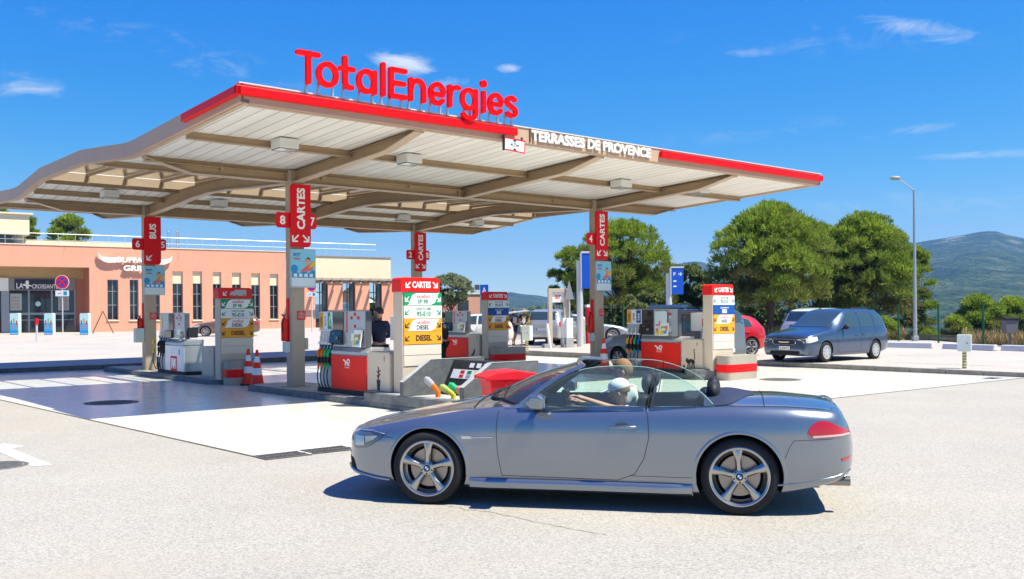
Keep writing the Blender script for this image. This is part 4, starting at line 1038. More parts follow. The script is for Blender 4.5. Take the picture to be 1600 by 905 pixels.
# front overhang a little longer, rear one a little shorter
for o in list(bmw.children_recursive):
    if o.type != 'MESH' or (o.parent != bmw and o.parent.name.startswith('wheel')): continue
    off = o.location.x if o.parent == bmw else 0
    for v in o.data.vertices:
        x = v.co.x + off
        if x < -.39: v.co.x += (x + .39) * .15
        elif x > 3.19: v.co.x -= (x - 3.19) * .10
# ============================================================ ISLANDS, PUMPS, TOTEMS
cream = mat('cream_paint', (.56, .47, .37), .45, var=.05, vscale=3); creamlt = mat('cream_panel', (.68, .60, .50), .45); creamdk = mat('cream_dark', (.42, .36, .29), .5)  # darker cream for the locker bodies
silv = mat('pump_silver', (.46, .47, .48), .35, .55, var=.05); silvd = mat('pump_side', (.12, .13, .15), .4, .4); pumpred = mat('pump_red', (.74, .022, .008), .4, var=.10, vscale=6, spec=.2)
pumpwhite = mat('pump_white', (.74, .74, .75), .35); blackgl = mat('black_gloss', (.012, .012, .014), .15, coat=.5); txtw = mat('white_text', (.82, .82, .82), .5)
green = mat('sign_green', (.01, .27, .10), .4); greentx = mat('green_text', (.01, .22, .08), .5); amber = mat('sign_amber', (.80, .34, .02), .4); blue = mat('sign_blue', (.008, .07, .30), .4)
signred = mat('header_red', (.72, .012, .008), .35); redtx = mat('red_text', (.60, .02, .02), .5); sw = mat('sign_white', (.78, .78, .78), .4); orange = mat('nozzle_orange', (.75, .16, .01), .4)
nz_green = mat('nozzle_green', (.01, .38, .13), .4); nz_yellow = mat('nozzle_yellow', (.75, .42, .01), .4); nz_blue = mat('nozzle_blue', (.01, .11, .50), .4); nz_black = blackpl
stone = mat('island_stone', (.155, .165, .17), .75, var=.35, vscale=5, bump=.4, bscale=45); stonetop = mat('island_top', (.42, .41, .39), .7, var=.2, vscale=3, bump=.2, bscale=30)
def island(name_lab, t0, t1, w0, w1, raised):
    t = thing('pump_island', name_lab, 'pump island', P(0, 0), A0)
    c = .35
    def outline(w0, w1, e=0.): return [(t0 + e, w0 + c), (t0 + c, w0 + e), (t1 - c, w0 + e), (t1 - e, w0 + c), (t1 - e, w1 - c), (t1 - c, w1 - e), (t0 + c, w1 - e), (t0 + e, w1 - c)]
    m = MB(); m.prism(outline(w0, w1), -.02, .128, 'z'); m.build('kerb_stone', stone, t, bevel=.03)
    m = MB(); m.prism(outline(w0, w1, .14), .12, .131, 'z'); m.build('surface', stonetop, t)
    if raised:
        m = MB(); m.prism(outline(raised[0], raised[1], .0), .05, .27, 'z'); m.build('raised_plinth', stone, t, bevel=.025)
        m = MB(); m.prism(outline(raised[0], raised[1], .1), .265, .274, 'z'); m.build('plinth_surface', stonetop, t)
    return t
island('grey stone island carrying the bus column and the white lorry pump', -.5, .80, 3.38, 12.0, None)
island('grey stone island nearest the camera, under the tall column and the orange red pump', -.62, .85, -7.6, 1.5, (-7.55, -3.5))
island('grey stone island under the right hand column, behind the convertible', 9.0, 10.4, -4.42, 1.5, (-4.40, -3.4))
island('grey stone island under the small rear column', 9.0, 10.4, 4.55, 12.0, (4.57, 5.6))

def te_logo(m, yc, zc, s, x, mi=0):
    """white joined-up two letter emblem with a small line under it, on a face looking to -x: built in x-z then turned"""
    q = MB()
    q.ribbon([(-.42 * s, .20 * s), (-.28 * s, .17 * s), (-.14 * s, .05 * s), (.02 * s, .04 * s)], .12 * s, -.0012, 0)
    q.ribbon([(-.20 * s, .10 * s), (-.16 * s, -.14 * s)], .10 * s, -.0024, 0)
    q.ribbon([(.0 * s, -.01 * s), (.30 * s, .0 * s)] + [(.20 * s + .15 * s * math.cos(R(a)), .12 * s + .13 * s * math.sin(R(a))) for a in range(-20, 200, 22)] + [(.03 * s, -.02 * s), (.10 * s, -.12 * s), (.32 * s, -.14 * s)], .09 * s, -.0036, 0)
    put_text(q, 'TotalEnergies', 0, -.30 * s, .1, -.001, bold=.02, fit=(.62 * s, .12 * s))
    for v in q.v: pass
    m.add([(x + v[1], -v[0] + yc, v[2] + zc) for v in q.v], q.f, mi)
def sideface(m, q, x, yc, zc, mi=0):
    m.add([(x + v[1], -v[0] + yc, v[2] + zc) for v in q.v], q.f, mi)
def nozzle(parent, x, y, z, col, hose_to, sp=.0):
    t = bpy.data.objects.new('nozzle', None); C.objects.link(t); t.parent = parent; t.location = (x, y, z)
    m = MB(); m.tube([(.03, 0, .06), (.0, 0, .02), (-.035, 0, -.05), (-.02, 0, -.11)], [.022, .036, .036, .024], 8); m.build('grip', col, t, smooth=50)
    m = MB(); m.tube([(.03, 0, .05), (.045, 0, .12), (.05, 0, .20)], [.013, .012, .010], 8); m.build('spout', chrome, t, smooth=50)
    m = MB(); m.bx(-.05, .05, -.032, .032, -.24, -.12); m.build('guard', blackpl, t, bevel=.01)
    m = MB(); m.tube([(-.02, 0, -.24), (-.035, 0, -.36)], .024, 8); m.build('hose_sleeve', col, t)
    m = MB(); pts = catmull([(-.035, -.36), (-.06, -.50), (-.05, -.68), (.02, -.80), (.10, -.84)], 5); m.tube([(a, -.16 * max(0, (-b - .45)) , b) for a, b in pts], .013, 8); m.build('hose', blackpl, t, smooth=60)
def pump(w, t0, label, cols, kind='car', z0=.13, prods=None):
    p = P(t0, w, z0); T = thing('fuel_pump', label, 'fuel pump', p, A0)
    fx = -.27   # front plane (towards -x)
    m = MB(); m.bx(fx - .0, .27, -1.0, 1.0, 0, .09); m.build('plinth', blackpl, T, bevel=.01)
    face = pumpwhite if kind == 'bus' else pumpred
    m = MB(); m.bx(fx + .01, .26, -.97, .42, .09, .80); m.build('cabinet', silv if kind == 'bus' else silv, T, bevel=.012)
    m = MB(); m.bx(fx - .008, fx + .009, -.955, .41, .10, .785); dr = m.build('front_panel', face, T, bevel=.008)
    m = MB(); m.prism([(fx - .0, .80), (.26, .80), (.26, .95), (fx + .10, .95), (fx - .0, .86)], -.98, .43, 'y'); m.build('ledge', silv, T, bevel=.01)
    m = MB()
    if kind == 'bus':
        # lorry pictogram in a red square, emblem above
        q = MB(); q.prism(rrect(-.23, .23, -.20, .20, .02), -.002, 0, 'y'); sideface(m, q, fx - .009, -.22, .30, 0)
        q = MB(); q.prism(rrect(-.17, .17, -.14, .14, .02), -.003, -.0021, 'y'); 
        q.prism([(-.1, -.12), (.13, -.12), (.13, .10), (-.02, .10), (-.02, .05), (-.1, .03)], -.005, -.004, 'y'); sideface(m, q, fx - .009, -.22, .30, 1)
        q = MB(); q.ribbon([(-.115, -.10), (-.115, .05), (-.03, .05), (-.03, .12), (.14, .12), (.14, -.10), (-.115, -.10)], .012, -.007, -.0055)
        for cx in (-.07, .09): q.prism([(cx + .03 * math.cos(a), -.11 + .03 * math.sin(a)) for a in np.linspace(0, 6.0, 12)], -.0085, -.0075, 'y')
        sideface(m, q, fx - .009, -.22, .30, 2)
        q = MB(); q.ribbon([(-.03, 0), (.0, .012), (.03, 0)], .012, -.002, 0); q.prism([(-.05, -.07), (.05, -.07), (.05, -.062), (-.05, -.062)], -.002, 0, 'y'); sideface(m, q, fx - .009, -.10, .65, 2)
        q = MB(); q.prism(rrect(-.045, .045, -.075, .075, .01), -.002, 0, 'y'); sideface(m, q, fx - .009, -.62, .62, 3)
        m.build('pictogram', [redtx, sw, redtx, mat('sticker_teal', (.05, .45, .50), .4)], dr)
    else:
        te_logo(m, -.22, .63, .30, fx - .0085, 0); m.build('emblem', txtw, dr)
    # hose bay
    m = MB(); m.bx(fx + .06, .26, .43, .99, .09, 1.02); bay = m.build('hose_bay', silv, T, bevel=.008)
    m = MB(); m.bx(fx + .045, fx + .059, .445, .975, .55, .985); m.build('nozzle_recess', blackpl, bay)
    n = len(cols)
    for i, cl in enumerate(cols):
        yy = .975 - (i + .5) * .53 / n
        nozzle(T, fx + .01, yy, .84, cl, None)
        m = MB(); m.bx(fx + .0, fx + .058, yy - .035, yy + .035, .985, 1.04); m.tube([(fx + .02, yy, 1.02), (fx + .03, yy, 1.17)], .009, 6); m.build('nozzle_holder', sw if kind != 'bus' else silv, bay)
    # head: price labels, black display, card panel
    m = MB(); m.bx(-.2, -.07, -.80, .98, 1.0 if kind == 'bus' else .95, 1.68); head = m.build('head', silv, T, bevel=.012)
    m = MB(); m.bx(-.195, -.075, -.835, -.801, .96, 1.67); m.build('head_end', silvd, head)
    if kind == 'bus':
        m = MB(); m.bx(-.215, -.201, -.02, .30, .98, 1.66); m.build('display', blackgl, head); m = MB(); m.bx(-.26, -.20, -.0, .50, .98, 1.20); m.build('card_reader', blackgl, head, bevel=.02)
        m = MB(); m.bx(-.13, .13, -.92, -.83, 1.0, 1.28); m.build('card_reader', blackgl, head, bevel=.02)
        m = MB(); m.bx(-.208, -.2015, .80, .90, 1.25, 1.6); m.build('label', mat('label_yellow', (.72, .62, .10), .5), head)
    else:
        m = MB(); m.bx(-.225, -.201, .44, .97, 1.30, 1.66); nn = len(prods); lb = m.build('product_label', sw, head, bevel=.004)
        m = MB(); yy = .965; wd = .52 / nn
        for i, (cl, tx, tcol) in enumerate(prods):
            y1 = yy - i * wd; y0 = y1 - wd + .012; q = MB(); 
            q.prism([(-wd / 2 + .006, -.17), (wd / 2 - .006, -.17), (-wd / 2 + .006 + wd * .55, .17), (-wd / 2 + .006, .17)] if tx == 'half' else rrect(-wd / 2 + .006, wd / 2 - .006, -.17, .17, .005), -.001, 0, 'y')
            sideface(m, q, -.2262, (y0 + y1) / 2, 1.48, cl)
            if tcol is not None:
                q = MB(); put_text(q, tx if tx != 'half' else 'SP98', 0, 0, .09, -.0, bold=.02, rot=R(90), fit=(.20, .07)); sideface(m, q, -.2285, (y0 + y1) / 2, 1.47, tcol)
        m.build('product_colours', [amber, sw, green, blue, txtblack, txtw, greentx], lb)
        m = MB(); m.bx(-.24, -.2, .42, .98, 1.27, 1.295); m.build('label_rail', sw, head)
        m = MB(); m.bx(-.216, -.2015, .02, .43, 1.30, 1.665); m.build('display', mat('display_glass', (.03, .022, .016), .06, coat=1.), head)
        m = MB(); m.prism([(-.29, 1.03), (-.2, .98), (-.2, 1.30), (-.24, 1.28)], .03, .50, 'y'); m.build('card_reader', blackgl, head, bevel=.01)
        m = MB(); m.bx(-.292, -.286, .12, .2, 1.10, 1.16) ; m.bx(-.262, -.252, .30, .36, 1.20, 1.23); m.build('keypad', mat('keypad', (.16, .2, .17), .4), head)
    # card symbols: a red strip and a cross of small red squares, a notice
    m = MB()
    def sq(yc, zc, a, b, mi, e=0.): m.bx(-.204 - e, -.2015, yc - a / 2, yc + a / 2, zc - b / 2, zc + b / 2, mi)
    y_s = -.10
    for k in range(5): sq(y_s, 1.62 - k * .085, .07, .07, 0)
    cy, cz = -.42, 1.49
    for (a, b) in ((0, .12), (0, -.12), (.13, .05), (-.13, .05)): sq(cy + a, cz + b, .085, .062, 0)
    for (a, b) in ((0, 0), (.13, -.03), (-.13, -.03)): sq(cy + a, cz + b, .085, .062, 1)
    sq(cy, 1.15, .30, .16, 2); m.build('card_symbols', [redtx, mat('pale_blue', (.35, .5, .6), .4), sw], head)
    m = MB()
    for k in range(5): 
        q = MB(); q.ribbon([(-.014, 0), (.014, 0)], .012, -.001, 0); sideface(m, q, -.2045, y_s, 1.62 - k * .085)
    m.build('card_marks', txtw, head)
    return T
def flyer(loc, label, par_rz=A0, s=1.):
    t = thing('leaflet_board', label, 'board', loc, par_rz)
    m = MB(); m.prism([(.0, 0), (.02, 0), (.08, .34), (.06, .34)], -.15 * s, .15 * s, 'y'); m.build('sheet', sw, t)
    m = MB(); rr_ = random.Random(hash(label) % 99 if 0 else len(label))
    for (yy, zz, a, b, mi) in ((.07, .08, .10, .11, 0), (-.04, .09, .11, .08, 1), (.03, .22, .16, .05, 2), (-.08, .20, .08, .12, 3), (.09, .20, .05, .10, 0), (-.07, .11, .04, .05, 4)):
        f = lambda z: .0 + .06 * z / .34
        m.add([(f(zz - b / 2) - .003, yy * s - a / 2, zz - b / 2), (f(zz - b / 2) - .003, yy * s + a / 2, zz - b / 2), (f(zz + b / 2) - .003, yy * s + a / 2, zz + b / 2), (f(zz + b / 2) - .003, yy * s - a / 2, zz + b / 2)], [(0, 3, 2, 1)], mi)
    m.build('printing', [mat('print_yellow', (.75, .55, .02), .5), mat('print_cyan', (.03, .42, .60), .5), mat('print_green', (.15, .5, .1), .5), mat('print_orange', (.75, .2, .03), .5), redtx], t)
pA = pump(9.05 - 2.38, .0, 'white and silver lorry pump with a red lorry pictogram beside the bus column', [nz_black, nz_black, nz_black], 'bus')
pB = pump(-2.45, .0, 'orange red pump nearest the camera with orange and green nozzles', [orange, orange, nz_green, nz_green], prods=[(0, 'DIESEL', 4), (1, '95-E10', 6), (2, 'half', 5)])
pC = pump(-2.35, 9.6, 'red pump behind the convertible with yellow, orange, green and blue nozzles', [nz_yellow, orange, nz_green, nz_blue], prods=[(0, 'DIESEL', 4), (1, 'half', 4), (3, 'E85', 5)])
pD = pump(6.65, 9.6, 'dark red pump at the back under the small rear column', [orange, nz_green, nz_blue], prods=[(0, 'DIESEL', 4), (1, '95-E10', 6), (3, 'E85', 5)])
# the yellow nozzle on a hose at the lorry pump
for (px_, w_, t_) in ((0, -.55, 0),):
    q = P(-.30, 9.05 - 1.30, .13); t = thing('service_nozzle', 'yellow handled nozzle hanging at the left end of the lorry pump', 'nozzle', q, A0)
    m = MB(); m.tube([(-.0, 0, .98), (-.04, .03, .86), (-.02, .02, .80)], [.03, .045, .03], 8); m.tube([(-.04, .02, .68), (-.04, .02, .55)], .035, 8); m.build('grip', nz_yellow, t, smooth=50)
    m = MB(); m.tube([(-.04, .02, .56), (-.06, .05, .35), (-.0, .0, .12), (.15, -.20, .03)], .014, 8); m.build('hose', blackpl, t)
for (t_, w_, z_, lab) in ((-.30, -3.05, 1.09, 'colourful leaflet board on the ledge of the nearest pump'), (9.3, -2.75, 1.10, 'colourful leaflet board on the ledge of the pump behind the convertible'), (9.3, 6.05, 1.09, 'leaflet board on the dark red rear pump'), (-.25, 6.05, 1.05, 'small leaflet board on the lorry pump')):
    flyer(P(t_, w_, z_), lab, s=.6 if 'lorry' in lab else 1.)
# printed sheets stuck below the display of the pump behind the car
t = thing('printed_sheet', 'tall printed sheet with yellow and blue pictures on the pump behind the convertible', 'poster', P(9.36, -2.38, 1.13), A0)
m = MB(); m.bx(-.004, 0, -.45, -.02, -.04, .62); m.build('sheet', mat('pale_sheet', (.55, .66, .68), .4), t)
m = MB()
for i, (yy, zz, a, b) in enumerate(((-.12, .25, .12, .05), (-.2, .3, .05, .12), (-.28, .24, .1, .05), (-.15, .05, .2, .08), (-.33, .08, .1, .14), (-.1, .12, .08, .08), (-.3, .0, .12, .05))):
    m.bx(-.0065, -.0041, yy - a / 2, yy + a / 2, zz - b / 2, zz + b / 2, i % 3 if i > 2 else 3)
m.build('printing', [MATS['print_yellow'], MATS['print_cyan'], MATS['print_orange'], mat('print_pink', (.7, .12, .25), .5)], t)

# price totems
def totem(px, t0, label, rows, z0, header='CARTES', block=None, strips_to=None, lorry=False):
    w = on_line(px, t0); p = P(t0, w, z0); T = thing('price_totem', label, 'totem', p, A0)
    W_, D = .86, .30; top = 2.42 - z0; m = MB(); m.bx(-W_ / 2, W_ / 2, -D / 2, D / 2, 0, top - .26); m.build('column', cream, T, bevel=.012)
    hd = MB(); hd.prism(rrect(-W_ / 2 - .04, W_ / 2 - .02, top - .27, top, .07, (0, 0, 1, 1)), -D / 2 - .03, D / 2 - .02, 'y'); H_ = hd.build('header', signred, T, bevel=.006)
    m = MB(); y = -D / 2 - .032
    if lorry:
        arrow(m, -.30, top - .14, .13, y - .002, y, R(225))
        m.prism([(-.17, top - .20), (.26, top - .20), (.26, top - .05), (-.05, top - .05), (-.05, top - .09), (-.14, top - .09), (-.17, top - .14)], y - .002, y, 'y', 1)
        for cx in (-.12, .0, .2): m.lathe([(0, y - .004), (.03, y - .004)], 12, 'y', (cx, 0, top - .205), 2)
    else:
        put_text(m, header, -.01, top - .135, .2, y - .002, bold=.035, fit=(.42, .12)); arrow(m, -.31, top - .135, .14, y - .002, y, R(225)); arrow(m, .30, top - .135, .14, y - .002, y, R(-45))
    m.build('lettering', [txtw, mat('lorry_grey', (.42, .42, .43), .5), silvd], H_)
    zt_ = top - .285; hS = .236
    for i, rw in enumerate(rows):
        z1 = zt_ - i * (hS + .006); z0_ = z1 - hS; m = MB(); m.bx(-W_ / 2 + .03, W_ / 2 + .03, -D / 2 - .022, -D / 2 - .001, z0_, z1)
        base = {'g': green, 'w': sw, 'ad': amber, 'a': amber, 'b': blue}[rw[0]]; s_ = m.build('price_strip', base, T, bevel=.003)
        m = MB(); y = -D / 2 - .0225; zc = (z0_ + z1) / 2
        if rw[0] in ('g', 'ad'):
            m.prism([(-.33, z0_ + .008), (.20, z0_ + .008), (.30, z0_ + .05), (.38, z1 - .02), (.40, z1 - .008), (-.13, z1 - .008), (-.22, z1 - .05), (-.29, z0_ + .03)][::1], y - .001, y + .0002, 'y', 0)
            put_text(m, 'excellium', .04, zc + .055, .1, y - .003, bold=.012, mi=1, fit=(.30, .075)); put_text(m, rw[1], .02, zc - .045, .1, y - .003, bold=.03, mi=2 if rw[0] == 'g' else 3, fit=(.24 if rw[0] == 'g' else .29, .085))
        elif rw[0] == 'w':
            put_text(m, 'SANS PLOMB', .04, zc + .06, .1, y - .002, bold=.01, mi=2, fit=(.34, .055)); put_text(m, rw[1], .04, zc - .035, .1, y - .002, bold=.03, mi=2, fit=(.32, .095))
        elif rw[0] == 'b':
            put_text(m, 'superéthanol', .04, zc + .05, .1, y - .002, bold=.01, mi=0, fit=(.34, .055)); put_text(m, rw[1], .04, zc - .035, .1, y - .002, bold=.03, mi=0, fit=(.19, .10))
        else: put_text(m, rw[1], .04, zc, .1, y - .002, bold=.035, mi=3, fit=(.36, .11))
        if rw[0] != 'b':
            ac = {'g': 0, 'w': 2}.get(rw[0], 3); arrow(m, -.33, zc, .12, y - .002, y, R(225), ac); arrow(m, .38, zc, .12, y - .002, y, R(-45), ac)
        m.build('lettering', [txtw, redtx, greentx, txtblack], s_)
    zb = zt_ - len(rows) * (hS + .006)
    for k in range(2):
        z1 = zb - k * .20; m = MB(); m.bx(-W_ / 2 + .03, W_ / 2 + .02, -D / 2 - .014, -D / 2 - .001, z1 - .192, z1 - .004); m.build('blank_panel', creamlt, T, bevel=.003)
    if block:
        m = MB(); m.prism(rrect(-W_ / 2 + .02, W_ / 2 + (.02 if lorry else .45), -.62, -.17, .15), -z0 + .005, .62 - z0, 'z'); bk = m.build('impact_block', mat('block_grey', (.34, .30, .25), .6, var=.08), T, smooth=30)
        m = MB(); m.prism(rrect(-W_ / 2 + .016, W_ / 2 + (.024 if lorry else .454), -.624, -.166, .154), .20 - z0, .40 - z0, 'z'); m.build('red_stripe', redband, bk, smooth=30)
    return T
R4 = [('g', 'SP 98'), ('w', '95-E10'), ('ad', 'DIESEL'), ('a', 'DIESEL')]; R4b = [('w', '95-E10'), ('b', 'E85'), ('ad', 'DIESEL'), ('a', 'DIESEL')]
totem(365, .1, 'price totem headed by a grey lorry pictogram, beside the two traffic cones', R4, .13, block=True, lorry=True)
totem(651, .1, 'tallest price totem in the picture, cream, with green, white and amber strips', R4, .27)
totem(1122, 9.7, 'right hand price totem with a blue strip, beside the cat picture', R4b, .23, block=True)
totem(773, 9.7, 'small rear price totem with a blue strip, between the rear pump and the open hatchback', R4b, .23, block=True)

# cream side lockers with a dark silhouette on each
def locker(t0, wA, wB, z0, label, sil=None, h=.76):
    T = thing('side_locker', label, 'locker', P(t0, 0, z0), A0); L_ = wA - wB
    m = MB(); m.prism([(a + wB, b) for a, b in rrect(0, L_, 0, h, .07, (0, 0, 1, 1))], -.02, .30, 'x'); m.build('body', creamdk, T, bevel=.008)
    m = MB(); m.prism([(a + wB, b) for a, b in rrect(.015, L_ - .015, .015, h - .015, .06, (0, 0, 1, 1))], -.032, -.0205, 'x'); m.build('front_panel', cream, T, bevel=.003)
    m = MB(); q = MB(); q.prism([(-.008, -.05), (.008, -.05), (.008, .05), (-.008, .05)], -.002, 0, 'y'); sideface(m, q, -.0335, wB + L_ * .25, h - .13, 0)
    yc = wB + L_ * .5
    if sil == 'plant':
        q = MB(); q.prism([(-.06, .18), (.06, .18), (.07, .22), (-.07, .22)], -.003, -.0015, 'y'); q.prism([(-.045, .02), (.045, .02), (.06, .18), (-.06, .18)], -.002, 0, 'y')
        for (a, b, an, l) in ((0, .30, 80, .16), (-.02, .27, 130, .08), (.02, .30, 50, .09), (-.02, .36, 140, .08), (.03, .38, 40, .08), (0, .43, 100, .06)):
            dx, dz = math.cos(R(an)) * l / 2, math.sin(R(an)) * l / 2; q.ribbon([(a - dx, b - dz), (a + dx, b + dz)], .02, -.004 - a * .01 - b * .004, 0)
        sideface(m, q, -.0335, yc, 0, 0)
    elif sil == 'cat':
        q = MB(); q.ribbon([(-.11, .17), (-.02, .20), (.05, .17)], .10, -.002, 0); q.ribbon([(-.16, .20), (-.14, .17)], .07, -.003, 0); q.prism([(-.19, .22), (-.17, .28), (-.15, .23), (-.12, .28), (-.11, .21)], -.0045, -.003, 'y')
        for a, b in ((-.11, -.13), (-.07, -.06), (.02, .0), (.06, .08)): q.ribbon([(a, .15), (b, .03)], .03, -.005 - a * .01, 0)
        q.ribbon([(.05, .19), (.09, .26), (.09, .38), (.07, .45), (.09, .50)], .022, -.0065, 0); q.prism([(-.26 + .035 * math.cos(a), .05 + .035 * math.sin(a)) for a in np.linspace(0, 6, 12)], -.002, 0, 'y'); sideface(m, q, -.0335, yc, 0, 0)
    elif sil == 'bird':
        q = MB(); q.prism([(-.14, .06), (-.06, .06), (.0, .10), (.05, .16), (.06, .24), (.09, .25), (.06, .27), (.03, .28), (.0, .25), (-.06, .14), (-.16, .08)], -.002, 0, 'y'); q.ribbon([(0, .12), (.0, .04)], .012, -.004, 0); sideface(m, q, -.0335, yc, 0, 0)
    m.build('silhouette', txtblack, T)
locker(-.36, -3.62, -4.42, .275, 'cream locker with a potted plant silhouette, left of the tallest totem', 'plant')
locker(9.24, -3.42, -4.12, .275, 'cream locker with a black cat silhouette', 'cat')
locker(9.24, 5.55, 4.95, .275, 'small cream locker with a bird silhouette at the back', 'bird')
locker(-.1, on_line(316, -.1), on_line(335, -.1), .13, 'plain beige locker left of the lorry totem', None, .80)
for (t0, w, lab) in ((9.9, -3.55, 'white locker door with a red symbol above the cat locker'), (.3, -3.75, 'white board with a red symbol behind the tallest totem')):
    T = thing('symbol_board', lab, 'board', P(t0, w, 1.22), A0); m = MB(); m.bx(-.02, .02, -.35, .35, 0, .48); m.build('panel', sw, T, bevel=.01)
    m = MB(); m.bx(-.024, -.0205, -.12, -.03, .13, .33, 0); m.bx(-.026, -.0245, -.09, -.06, .16, .22, 1); m.bx(-.026, -.0245, -.09, -.06, .24, .30, 1); m.build('symbol', [redtx, txtw], T)
    m = MB(); m.bx(-.015, .015, -.03, .03, -.95, 0); m.build('post', silv, T)

# filling point: two sloping concrete cheeks with a dark panel between them
conc = mat('grey_concrete', (.105, .112, .12), .7, var=.3, vscale=7, bump=.3, bscale=40); conclt = mat('pale_concrete', (.40, .41, .42), .7, var=.2, vscale=6)
T = thing('filling_point', 'grey concrete enclosure with sloping side walls and a dark panel of labels', 'filling point', P(0, 0, .27), A0)
for w_, x1 in ((-5.25, 1.15), (-7.0, .95)):
    m = MB(); m.prism([(-.70, 0), (x1, 0), (x1, .64), (-.10, .64), (-.70, .26)], w_ - .06, w_ + .06, 'y'); wl_ = m.build('side_wall', conc, T, bevel=.008)
    m = MB(); m.add([(-.705, w_ - .065, .262), (-.705, w_ + .065, .262), (-.10, w_ + .065, .645), (-.10, w_ - .065, .645), (x1, w_ - .065, .645), (x1, w_ + .065, .645)], [(0, 3, 2, 1), (3, 4, 5, 2)]); m.build('coping', conclt, wl_)
m = MB(); m.prism([(.10, 0), (.62, 0), (.62, .62), (.42, .62)], -6.93, -5.32, 'y'); m.build('panel', mat('dark_panel', (.03, .032, .035), .6, var=.4), T)
def fpx(z): return .10 + (.42 - .10) * z / .62 - .006
m = MB()
def lab_(y0, y1, z0, z1, mi, e=0.): m.add([(fpx(z0) - e, y0, z0), (fpx(z0) - e, y1, z0), (fpx(z1) - e, y1, z1), (fpx(z1) - e, y0, z1)], [(0, 3, 2, 1)], mi)
lab_(-6.85, -5.42, .30, .46, 0)
for i, c_ in enumerate((1, 2, 3, 4, 5, 2)): lab_(-5.78 - i * .2, -5.66 - i * .2, .385, .445, c_, .002); lab_(-5.78 - i * .2, -5.66 - i * .2, .315, .37, 6 if i else 1, .002)
for i in range(5): lab_(-5.98 - i * .2, -5.85 - i * .2, .50, .58, 0)
m.build('label_strip', [sw, redtx, greentx, MATS['print_yellow'], redtx, MATS['print_green'], silv], T)
for i, (px, py, c1, c2, hh, lab) in enumerate(((678, 612, orange, mat('cap_grey', (.35, .34, .36), .4), .30, 'orange filling elbow with a grey cap in front of the concrete wall'), (702, 610, mat('elbow_olive', (.45, .42, .03), .4), mat('cap_lime', (.3, .4, .1), .4), .20, 'olive filling elbow beside the green capped one'),
                                   (716, 610, MATS['elbow_olive'] if 'elbow_olive' in MATS else orange, nz_green, .24, 'filling elbow with a bright green cap'), (728, 612, mat('elbow_red', (.4, .02, .03), .4), mat('cap_pink', (.5, .2, .2), .4), .20, 'small red filling elbow against the nearer concrete wall'))):
    g = P(-.36, on_line(px, -.36), .27); t = thing('filling_elbow', lab, 'pipe', g, A0 - R(40))
    m = MB(); m.tube([(.06, 0, 0), (.06, 0, hh * .35), (0, 0, hh * .62), (-.05, 0, hh * .78)], .045, 12); m.build('pipe', c1, t, smooth=50)
    m = MB(); m.tube([(-.04, 0, hh * .74), (-.14, 0, hh * 1.08)], [.058, .062], 12); m.tube([(-.14, 0, hh * 1.08), (-.17, 0, hh * 1.18)], [.05, .03], 12); m.build('cap', c2, t, smooth=40)
t = thing('grit_bin', 'red plastic grit bin with a sloping lid behind the convertible windscreen', 'bin', (-.02, 14.9, 0), R(18)); t.scale = (.93, .93, .99)
m = MB(); m.add([(-.36, -.25, 0), (.36, -.25, 0), (.36, .25, 0), (-.36, .25, 0), (-.46, -.32, .74), (.46, -.32, .74), (.46, .32, .74), (-.46, .32, .74)], [(0, 3, 2, 1), (4, 5, 6, 7), (0, 1, 5, 4), (1, 2, 6, 5), (2, 3, 7, 6), (3, 0, 4, 7)])
for x in (-.2, .2): m.bx(x - .02, x + .02, -.335, -.29, .30, .72)
m.build('tub', mat('bin_red', (.60, .006, .014), .4), t, bevel=.02)
m = MB(); m.prism([(-.55, .74), (.53, .74), (.53, .80), (.0, .88), (-.30, .86), (-.55, .79)], -.36, .36, 'y'); m.build('lid', mat('lid_red', (.66, .010, .022), .4), t, bevel=.015)

